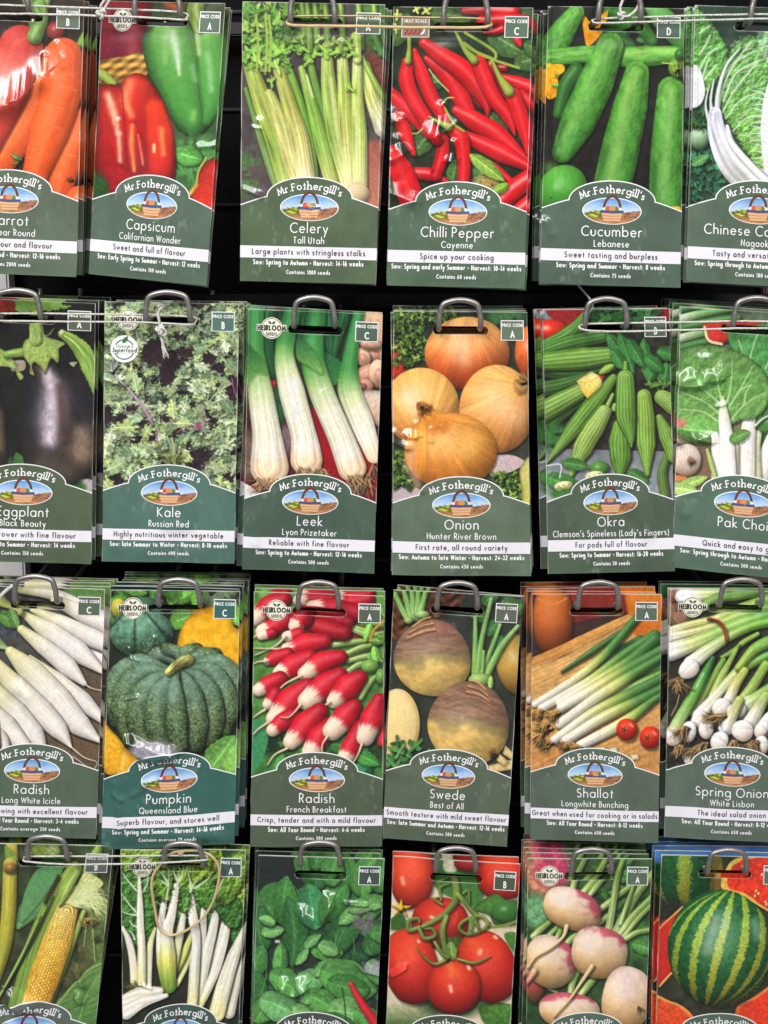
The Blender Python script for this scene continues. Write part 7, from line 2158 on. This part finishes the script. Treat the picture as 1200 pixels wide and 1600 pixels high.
def make_label(pk, root):
    p = pk.p
    green = np.array(p['green']) / 255 * np.array((.88, .89, .885))
    xs = np.unique(np.concatenate([np.linspace(0.03, PW - .03, 120), PW / 2 + np.array([-25.7, -25.6, -25.5, -25.2, -24.7, -24, 24, 24.7, 25.2, 25.5, 25.6, 25.7])]))
    ts = np.linspace(0, 1, 60)
    gx = np.repeat(xs[None], len(ts), 0)
    top = label_top(xs)
    gy = top[None] + (PH - .05 - top[None]) * ts[:, None]
    P = pk.at(gx, gy, .2)
    m, k = gx.shape
    ii = np.arange(m * k).reshape(m, k)
    F = np.stack([ii[:-1, :-1], ii[1:, :-1], ii[1:, 1:], ii[:-1, 1:]], -1).reshape(-1, 4)
    c = green[None] * (.91 + .18 * fbm(gx.ravel() / 9, gy.ravel() / 14, pk.seed, 4))[:, None]
    sc = np.clip((fbm(gx.ravel() / 3, gy.ravel() / 5, pk.seed + 40, 3) - .66) / .1, 0, 1) * np.clip((fbm(gx.ravel() / 26, gy.ravel() / 26, pk.seed + 41, 2) - .45) / .2, 0, 1) * .22
    c = c + (np.array((.7, .72, .68)) - c) * sc[:, None]
    lp = link("label_panel", new_mesh("label_panel", P, F, M_PRINT, np.clip(c, 0, 1)), root)
    s = Strokes(pk, .38)
    pts = [(0.1, float(label_top(0.1)))]
    for x in np.linspace(.8, PW / 2 - 25.6, 14)[:-1]:
        pts.append((x, float(label_top(x))))
    a = np.linspace(180, 360, 41)
    el = [(PW / 2 + 25.6 * math.cos(math.radians(t)), 115.4 + 12.2 * math.sin(math.radians(t))) for t in a]
    pts += el
    for x in np.linspace(PW / 2 + 25.6, PW - .1, 15)[1:]:
        pts.append((x, float(label_top(x))))
    s.ribbon(pts, .34, WHT)
    s.build("panel_outline", lp)
    # white band
    xs = np.linspace(.03, PW - .03, 140)
    ys = np.linspace(145.7, 153.2, 9)
    gx, gy = np.meshgrid(xs, ys)
    P = pk.at(gx, gy, .42)
    ii = np.arange(gx.size).reshape(gx.shape)
    F = np.stack([ii[:-1, :-1], ii[1:, :-1], ii[1:, 1:], ii[:-1, 1:]], -1).reshape(-1, 4)
    tb = link("tagline_band", new_mesh("tagline_band", P, F, M_PRINT, np.ones((gx.size, 3)) * np.array((232, 228, 234)) / 255), root)
    s = Strokes(pk, .62)
    s.text(p['g'], PW / 2, 150.9, 3.7, .14, (74, 76, 78), sx=.66, track=.19, maxw=81)
    s.build("tagline_lettering", tb)
    # variety
    s = Strokes(pk, .42)
    s.text(p['t'], PW / 2, 137.4, 6.5, .098, WHT, sx=.78, track=.18, maxw=74)
    if p['s']:
        s.text(p['s'], PW / 2, 143.9, 4.3, .112, WHT, sx=.69, track=.165, maxw=76)
    s.build("variety_lettering", root)
    s = Strokes(pk, .42)
    s.text(p['w'], PW / 2, 157.4, 3.3, .18, WHT, sx=.51, track=.10, maxw=79)
    s.text(p['n'], PW / 2, 163.0, 2.75, .18, WHT, sx=.56, track=.12)
    s.build("growing_lettering", root)
    s = Strokes(pk, .46)
    s.text("Mr.Fothergill's", PW / 2, 110.7, 4.7, .145, WHT, sx=.82, track=.15, arc_r=44.0, serif=True, maxw=39.5)
    s.build("brand_lettering", root)


def make_emblem(pk, root):
    """oval country scene with a basket of produce"""
    cx, cy = PW / 2, 121.6
    s = Strokes(pk, .40)

    def ov(rx, ry, n=48):
        return [(cx + rx * math.cos(2 * math.pi * i / n), cy + ry * math.sin(2 * math.pi * i / n)) for i in range(n)]
    s.fan(ov(17.7, 8.3), WHT)
    rx, ry = 17.1, 7.7
    # sky and field, a polar grid of colours
    o = .56
    i0 = len(s.V)
    nr, na = 12, 56
    for r in range(nr + 1):
        for a in range(na):
            th = 2 * math.pi * a / na
            u, v = r / nr * math.cos(th), r / nr * math.sin(th)
            n = float(vnoise(u * 7 + 9, v * 5 + 4, 5))
            n2 = float(vnoise(u * 16 + 9, v * 12 + 4, 8))
            if v < .02 + .1 * math.sin(u * 5):
                k = min(1, max(0, (v + 1) / 1.0))
                c = np.array((92, 146, 206)) * (1 - k) + np.array((196, 214, 232)) * k
                c = c + 22 * (n - .5)
            elif v < .55:
                c = np.array((112, 124, 52)) if u < 0 else np.array((150, 104, 76))
                c = c * (.6 + .8 * n2) + (np.array((80, 60, 10)) if (u < 0 and n2 > .6) else 0)
            else:
                c = np.array((176, 122, 78)) * (.8 + .4 * n)
            s.V.append((cx + rx * u, cy + ry * v, o))
            s.C.append(np.clip(c, 0, 255))
    for r in range(nr):
        for a in range(na):
            b = (a + 1) % na
            s.F.append((i0 + r * na + a, i0 + (r + 1) * na + a, i0 + (r + 1) * na + b, i0 + r * na + b))
    s.off = .66
    # basket: handle, body, weave, produce
    hd = [(cx + 5.0 * math.cos(math.radians(t)), cy - .6 - 8.6 * math.sin(math.radians(t))) for t in np.linspace(0, 180, 19)]
    s.ribbon(hd, .75, (104, 62, 38))
    for dx, dy, r, c in ((-4.4, -.6, 1.7, (226, 226, 218)), (4.3, -.6, 1.8, (222, 222, 216)), (-2.3, -1.2, 1.9, (206, 92, 50)), (2.2, -1.1, 1.8, (96, 128, 60)), (0, -1.5, 2.0, (206, 146, 92))):
        s.fan([(cx + dx + r * math.cos(2 * math.pi * i / 14), cy + dy + r * math.sin(2 * math.pi * i / 14)) for i in range(14)], c)
    s.fan([(cx - 6.4, cy - .2), (cx + 6.4, cy - .2), (cx + 6.0, cy + 2.6), (cx + 4.8, cy + 6.2), (cx - 4.8, cy + 6.2), (cx - 6.0, cy + 2.6)], (222, 176, 132))
    for k in range(3):
        y = cy + 1.2 + k * 1.7
        w = 6.1 - .35 * k
        s.ribbon([(cx - w, y), (cx, y + .25), (cx + w, y)], .2, (176, 120, 80))
    s.ribbon([(cx - 6.5, cy + .2), (cx, cy + .6), (cx + 6.5, cy + .2)], .75, (66, 84, 134))
    s.build("oval_emblem", root)


def rect(x0, y0, x1, y1, n=5):
    p = []
    for i in range(n):
        p.append((x0 + (x1 - x0) * i / n, y0))
    for i in range(n):
        p.append((x1, y0 + (y1 - y0) * i / n))
    for i in range(n):
        p.append((x1 - (x1 - x0) * i / n, y1))
    for i in range(n):
        p.append((x0, y1 - (y1 - y0) * i / n))
    return p


def make_price(pk, root):
    s = Strokes(pk, .25)
    g = tuple(np.array(pk.p['green']) * .92)
    x0, y0, x1, y1 = 66.4, 5.0, 80.6, 17.4
    s.fan(rect(x0, y0, x1, y1), WHT)
    s.off += .12
    s.fan(rect(x0 + .5, y0 + .5, x1 - .5, y1 - .5), g)
    o = s.build("price_tag", root)
    t = Strokes(pk, .55)
    t.text("PRICE CODE", (x0 + x1) / 2, y0 + 4.0, 2.05, .2, WHT, sx=.72, track=.1, maxw=13.0)
    t.text(pk.p['code'], (x0 + x1) / 2, y0 + 10.9, 4.5, .17, WHT, sx=.62)
    t.build("price_lettering", o)


def disc(x, y, r, n=36, ry=None):
    return [(x + r * math.cos(2 * math.pi * i / n), y + (ry or r) * math.sin(2 * math.pi * i / n)) for i in range(n)]


def leafpoly(x, y, l, w, ang):
    t = math.radians(ang)
    q = [(0, 0), (.3, .8), (.6, .9), (1, 0), (.6, -.7), (.3, -.7)]
    return [(x + (a * l) * math.cos(t) - b * w * math.sin(t), y + (a * l) * math.sin(t) + b * w * math.cos(t)) for a, b in q]


def make_heirloom(pk, root):
    s = Strokes(pk, .25)
    cx, cy = 14.4, 11.2
    s.fan(disc(cx, cy, 6.7), CRM)
    s.ribbon(disc(cx, cy, 6.0), .2, (60, 74, 58), True)
    s.fan(rect(cx - 9.2, cy - 2.3, cx + 9.2, cy + 1.9), CRM)
    s.fan(leafpoly(cx, cy - 2.4, 3.2, .8, -140), (52, 70, 52))
    s.fan(leafpoly(cx, cy - 2.4, 3.2, .8, -40), (52, 70, 52))
    o = s.build("heirloom_badge", root)
    t = Strokes(pk, .55)
    t.text("HEIRLOOM", cx, cy + 1.4, 3.3, .2, (44, 48, 44), sx=.72, track=.1, serif=True, maxw=17.4)
    t.text("SEEDS", cx, cy + 4.5, 1.9, .16, (60, 70, 58), sx=.9, track=.14, serif=True, maxw=8.4)
    t.build("badge_lettering", o)


def make_super(pk, root):
    s = Strokes(pk, .25)
    cx, cy = 12.4, 29.4
    s.fan(disc(cx, cy, 8.6), (240, 240, 236))
    s.ribbon(disc(cx, cy + .4, 6.1), .42, (84, 122, 92), True)
    s.fan(leafpoly(cx - 1.4, cy - 3.4, 6.0, 1.7, -52), (60, 116, 74))
    o = s.build("superfood_badge", root)
    t = Strokes(pk, .55)
    t.fan(rect(cx - 7.4, cy - 2.6, cx + 7.4, cy + 2.6), (240, 240, 236))
    t.off += .15
    t.text("Nature's", cx, cy - .7, 2.3, .12, (110, 128, 108), sx=.8, track=.14, slant=.2)
    t.text("Superfood", cx, cy + 2.1, 2.9, .15, (62, 86, 66), sx=.8, track=.14, slant=.2, maxw=15)
    t.build("badge_lettering", o)


def make_heat(pk, root):
    s = Strokes(pk, .25)
    s.fan(rect(5.0, 5.6, 21.6, 17.8), (226, 216, 206))
    s.off += .12
    s.fan(rect(5.5, 6.1, 21.1, 17.3), (132, 122, 104))
    o = s.build("heat_badge", root)
    t = Strokes(pk, .55)
    t.text("HEAT SCALE", 13.3, 9.3, 2.0, .18, (226, 220, 206), sx=.76, track=.1, maxw=14.4)
    for k in range(5):
        x = 7.8 + k * 2.5
        c = (176, 44, 40) if k < 4 else (232, 226, 220)
        t.ribbon([(x - .9, 15.9), (x + .3, 14.9), (x + .8, 13.4), (x + .8, 11.8)], .55, c)
        t.ribbon([(x + .4, 11.6), (x + 1.3, 11.2)], .3, (150, 50, 44) if k < 4 else (232, 226, 220))
    t.build("badge_lettering", o)


VEG = {k: k.replace('_', ' ') for k in PACKETS}
VEG['white_radish'] = 'white icicle radish'
VEG['red_radish'] = 'red french radish'
ORD = ['', 'first', 'second', 'third', 'fourth', 'fifth', 'sixth', 'seventh', 'eighth', 'ninth', 'tenth']
ROOTS = {}


def copy_tree(o, parent, skip):
    c = o.copy()
    COL.objects.link(c)
    c.parent = parent
    for ch in list(o.children):
        if ch.name.split('.')[0] in skip:
            continue
        copy_tree(ch, c, skip)
    return c


HEADERS = {'watermelon': ((74, 122, 180), 1, 9), 'spring_onion': ((34, 78, 44), 2, 9), 'red_radish': ((86, 124, 58), 2, 2), 'pumpkin': ((24, 44, 50), 1, 3)}
HMESH = {}


def header_strip(pk, root, col):
    if pk.key not in HMESH:
        gx, gy = np.meshgrid(np.linspace(.05, PW - .05, 60), np.linspace(.05, 8.2, 8))
        ii = np.arange(gx.size).reshape(gx.shape)
        F = np.stack([ii[:-1, :-1], ii[1:, :-1], ii[1:, 1:], ii[:-1, 1:]], -1).reshape(-1, 4)
        HMESH[pk.key] = new_mesh("header_strip", pk.at(gx, gy, .3), F, M_PRINT, np.ones((gx.size, 3)) * np.array(col) / 255 * (.85 + .3 * vnoise(gx.ravel() / 8, gy.ravel() / 5, 3))[:, None])
    link("header_strip", HMESH[pk.key], root)


JIT = random.Random(11)
SKIP = {"oval_emblem", "brand_lettering", "variety_lettering", "growing_lettering", "tagline_lettering", "price_lettering", "badge_lettering", "price_tag", "heirloom_badge", "heat_badge", "superfood_badge"}
for i, key in enumerate(PACKETS):
    pk = Packet(key, i)
    p = pk.p
    root = link("seed_packet", None, loc=pk.o)
    root.empty_display_size = .02
    tag(root, "front " + p['desc'], "seed packet", "seed packets hanging on the rack")
    make_pouch(pk, root)
    make_label(pk, root)
    make_emblem(pk, root)
    make_price(pk, root)
    if p.get('heirloom'):
        make_heirloom(pk, root)
    if p.get('super'):
        make_super(pk, root)
    if p.get('heat'):
        make_heat(pk, root)
    ROOTS[key] = pk
    n, dy, dx, dz, roll = p['stack']
    for k in range(1, n + 1):
        c = copy_tree(root, None, SKIP if key != 'swede' else {"oval_emblem", "brand_lettering"})
        hd = HEADERS.get(key)
        if hd and hd[1] <= k <= hd[2]:
            header_strip(pk, c, hd[0])
        yk = dy * (k + JIT.uniform(-.22, .22)) + .0014
        c.location = (pk.o[0] + dx * k + JIT.uniform(-.0018, .0018), pk.o[1] + yk, pk.o[2] + dz * k + JIT.uniform(-.0014, .0006))
        c.rotation_euler = (math.radians(JIT.uniform(-.25, .1)), -math.radians(roll * (k if n < 3 else min(k, 2)) + JIT.uniform(-.8, .8)), math.radians(JIT.uniform(-.5, .5)))
        tag(c, "%s packet behind the front %s packet, only its edges showing" % (ORD[k], VEG[key]), "seed packet", "seed packets hanging on the rack")

# ------------------------------------------------------------------ wire hooks
RAIL_Y = .102
for key in PACKETS:
    xl, xr, yb, yt = PACKETS[key]['hook']
    yf = -.0105
    L, R2 = unproject(xl, yb, yf), unproject(xr, yb, yf)
    T = unproject((xl + xr) / 2, yt, yf)
    zb = L.z
    zt = max(T.z, zb + .017)
    w = R2.x - L.x
    root = link("wire_hook", None, loc=(L.x + w / 2, RAIL_Y, zb))
    tag(root, "bent grey wire hook holding the %s packets" % VEG[key], "hook", "wire hooks of the rack")
    hy = yf - RAIL_Y
    H = zt - zb
    lean = (xr - xl) * 0
    pts = [(-w / 2, hy + .0085, 0), (-w / 2, hy + .0035, .0002), (-w / 2, hy + .0008, .0016), (-w / 2, hy, .0048), (-w / 2 + .0003, hy, H * .5), (-w / 2 + .0006, hy, H - .0075), (-w / 2 + .0021, hy, H - .0024), (-w / 2 + .0068, hy, H - .0002),
           (0, hy, H + .0006)]
    pts = pts + [(-a, b, c) for a, b, c in reversed(pts[:-1])]
    P = spline(pts, 5)
    V, F = sweep(P, .0017, n=14)
    link("end_loop", new_mesh("end_loop", V, clean(F), M_STEEL), root)
    for s in (-1, 1):
        P = [(s * w / 2, hy + .0084, 0), (s * w / 2, hy * .6, .0004), (s * w / 2, hy * .3, .0012), (s * w / 2, -.002, .003), (s * w / 2, .003, .008), (s * w / 2, .004, .012)]
        V, F = sweep(spline(P, 4), .0016, n=12)
        link("prong", new_mesh("prong", V, clean(F), M_STEEL), root)


# ------------------------------------------------------------------ rack behind the packets
def box_mesh(name, x0, x1, y0, y1, z0, z1, mat, bevel=.001):
    import bmesh
    bm = bmesh.new()
    bmesh.ops.create_cube(bm, size=1)
    for v in bm.verts:
        v.co = ((x0 + x1) / 2 + v.co.x * (x1 - x0), (y0 + y1) / 2 + v.co.y * (y1 - y0), (z0 + z1) / 2 + v.co.z * (z1 - z0))
    if bevel:
        bmesh.ops.bevel(bm, geom=bm.edges[:], offset=bevel, segments=2, affect='EDGES')
    me = bpy.data.meshes.new(name)
    bm.to_mesh(me)
    bm.free()
    me.materials.append(mat)
    return me


pl = unproject(30, 800, .135).x
panel = link("back_panel", box_mesh("back_panel", -.42, .42, .125, .140, -.55, .55, M_BLACK))
tag(panel, "black back panel of the display rack seen between the packets", "panel")
for k in range(17):
    z = .50 - k * .0625
    link("slat_lip", box_mesh("slat_lip", -.41, .41, .1225, .126, z - .0011, z + .0011, M_RAIL, .0005), panel)
for k, (yy, x0, x1, lab) in enumerate(((45, -.30, .40, "dark steel rail across the top row behind the celery packet"), (470, -.145, .40, "dark steel rail above the leek and onion packets"))):
    z = unproject(600, yy, RAIL_Y).z
    r = link("hook_rail", box_mesh("hook_rail", x0, x1, RAIL_Y, RAIL_Y + .012, z - .0042, z + .0042, M_RAIL, .0012))
    tag(r, lab, "rail", "rails carrying the hooks")
a, b = unproject(18, 443, .112), unproject(-90, 443, .112)
o = link("upright_post", box_mesh("upright_post", b.x, a.x, .104, .122, -.55, .55, M_WHITE, .0015))
tag(o, "white upright board at the left end of the rack", "upright")
a, b = unproject(1145, 1318, .112), unproject(1182, 1318, .112)
o = link("upright_post", box_mesh("upright_post", a.x, b.x, .114, .1245, -.55, .55, M_BROWN, .0015))
tag(o, "brown upright strip at the right behind the watermelon packets", "upright")


# ------------------------------------------------------------------ strings and rubber bands between the hooks
def px3(pts, y):
    return [tuple(unproject(x, yy, y)) for x, yy in pts]


def band(name, mat, r, front, back, label, cat, yf=-.0139, yb=-.0068, flat=1.0, group="cords tying the hooks together"):
    P = px3(front, yf) + px3(back, yb)
    S = spline(P, 6, True)
    rg = random.Random(len(label))
    S = S + np.array([[0, rg.uniform(-1, 1) * 8e-5, rg.uniform(-1, 1) * 1e-4] for _ in S])
    V, F = sweep(S, r, True, 8, flat)
    o = link(name, new_mesh(name, V, clean(F), mat))
    tag(o, label, cat, group)
    return o


def cord(name, mat, r, pts, parent, n=8):
    V, F = sweep(spline(pts, 6), r, False, n)
    return link(name, new_mesh(name, V, clean(F), mat), parent)


def knot(parent, px, py, y, s=.0016, mat=None, rot=0):
    c = np.array(unproject(px, py, y))
    pts = []
    for k in range(16):
        t = 2 * math.pi * k / 16
        pts.append(c + np.array((s * (math.sin(t) + 1.6 * math.sin(2 * t)) * .5, s * .6 * math.sin(3 * t), s * (math.cos(t) - 1.6 * math.cos(2 * t)) * .5)))
    V, F = sweep(spline(pts, 3, True), s * .5, True, 8)
    return link("knot", new_mesh("knot", V, clean(F), mat or M_CORD), parent)


def fray(parent, px, py, dpx, dpy, y, n, mat, seed=1, spread=5):
    rg = random.Random(seed)
    V, F = [], []
    for k in range(n):
        a = np.array(unproject(px + rg.uniform(-1, 1), py, y))
        b = np.array(unproject(px + dpx * .5 + rg.uniform(-spread, spread) * .6, py + dpy * .5, y - rg.uniform(0, .001)))
        c = np.array(unproject(px + dpx + rg.uniform(-spread, spread), py + dpy * rg.uniform(.7, 1.1), y - rg.uniform(-.0005, .002)))
        v, f = sweep(spline([a, b, c], 4), .00018, False, 5)
        i0 = len(V)
        V += v
        F += [tuple(q + i0 for q in g) for g in f]
    return link("frayed_end", new_mesh("frayed_end", V, clean(F), mat), parent)


s1 = band("tie_cord", M_CORD, .00062, [(-34, 20), (60, 22), (150, 24.5), (230, 27.5), (286, 31)], [(291, 29), (280, 19), (150, 13), (40, 9), (-32, 8)],
          "white cord tying the carrot hook to the capsicum hook", "cord")
knot(s1, 158, 22, -.0140, .0019)
cord("tail", M_CORD, .0007, px3([(158, 22), (164, 12), (171, 0), (178, -16)], -.0140), s1)
cord("tail", M_CORD, .0007, px3([(160, 21), (157, 10), (164, -2), (162, -14)], -.0146), s1)
s2 = band("rubber_band", M_TAN, .00085, [(449, 37), (470, 40), (560, 41), (650, 43), (745, 43), (763, 41)], [(768, 37), (750, 29.5), (650, 27), (560, 25), (465, 25), (450, 31)],
          "tan rubber band stretched from the celery hook to the chilli hook", "rubber band", flat=.6)
s3 = band("tie_cord", M_CORD, .0006, [(926, 33), (935, 36), (1000, 34.5), (1100, 31.5), (1240, 28)], [(1246, 26), (1240, 22), (1100, 24), (1000, 27), (940, 29), (927, 31)],
          "white cord tying the cucumber hook to the chinese cabbage hook", "cord")
knot(s3, 971, 24, -.0085, .0016)
cord("tail", M_CORD, .0008, px3([(971, 25), (969, 12), (973, 0), (976, -14)], -.0095), s3)
cord("tail", M_CORD, .0008, px3([(972, 26), (982, 25), (994, 15), (1001, -2)], -.0090), s3)
s4 = band("tie_cord", M_CORD, .00058, [(-17, 500), (60, 502), (150, 503), (230, 504), (295, 507)], [(304, 505), (298, 495), (200, 491.5), (60, 490), (-16, 491)],
          "white cord tying the eggplant hook to the kale hook", "cord")
knot(s4, 250, 516, -.0142, .0018)
cord("tail", M_CORD, .0008, px3([(252, 481), (247, 490), (249, 503), (250, 516)], -.0148), s4)
cord("tail", M_CORD, .0008, px3([(250, 514), (258, 516), (259, 522), (252, 524), (246, 518)], -.0142), s4)
cord("tail", M_CORD, .0007, px3([(249, 518), (252, 528), (255, 540), (259, 549)], -.0130), s4)
fray(s4, 253, 532, 6, 26, -.0125, 16, M_CORD, 3)
fray(s4, 250, 483, 4, -8, -.0140, 18, M_CORD, 4, 12)
fray(s4, 251, 505, 2, 14, -.0146, 14, M_CORD, 5, 8)
s5 = band("tie_cord", M_CORD, .00062, [(906, 513), (925, 517), (980, 518), (1060, 516), (1150, 513), (1214, 513)], [(1222, 509), (1214, 503), (1150, 502), (1040, 504), (925, 506), (908, 508)],
          "white cord tying the okra hook to the pak choi hook", "cord")
cord("tail", M_CORD, .0007, px3([(908, 511), (914, 500), (921, 487), (926, 478)], -.0066) + px3([(921, 466), (905, 447), (900, 438)], .012), s5)
s6 = band("tie_cord", M_CORD, .0006, [(37, 1345), (50, 1347), (105, 1350.5), (180, 1350), (255, 1348), (318, 1344)], [(324, 1341), (316, 1337), (250, 1337), (150, 1338), (50, 1338), (38, 1341)],
          "white cord tying the corn hook to the silverbeet hook", "cord")
s7 = band("rubber_band", M_TAN, .00095, [(331, 1338), (342, 1356), (341, 1380), (333, 1408), (318, 1433), (296, 1451), (272, 1461), (256, 1458), (247, 1446), (242, 1420), (237, 1388), (240, 1366), (252, 1350)],
          [(262, 1337), (275, 1331), (295, 1329), (312, 1330)], "tan rubber band hanging in a loop over the silverbeet packet", "rubber band", yf=-.0060, yb=-.0064, group="")
knot(s7, 283, 1334, -.0075, .0012, M_TAN)
s8 = link("loose_cord", None)
V, F = sweep(spline(px3([(-14, 952), (-4, 938), (4, 928), (14, 919), (24, 913)], -.0060) + px3([(34, 908)], -.001), 6), [.0011] * 31, False, 8, .5)
bpy.data.objects.remove(s8)
s8 = link("loose_cord", new_mesh("loose_cord", V, clean(F), M_CORD))
tag(s8, "loose flat white tie beside the white radish hook at the left edge", "cord")
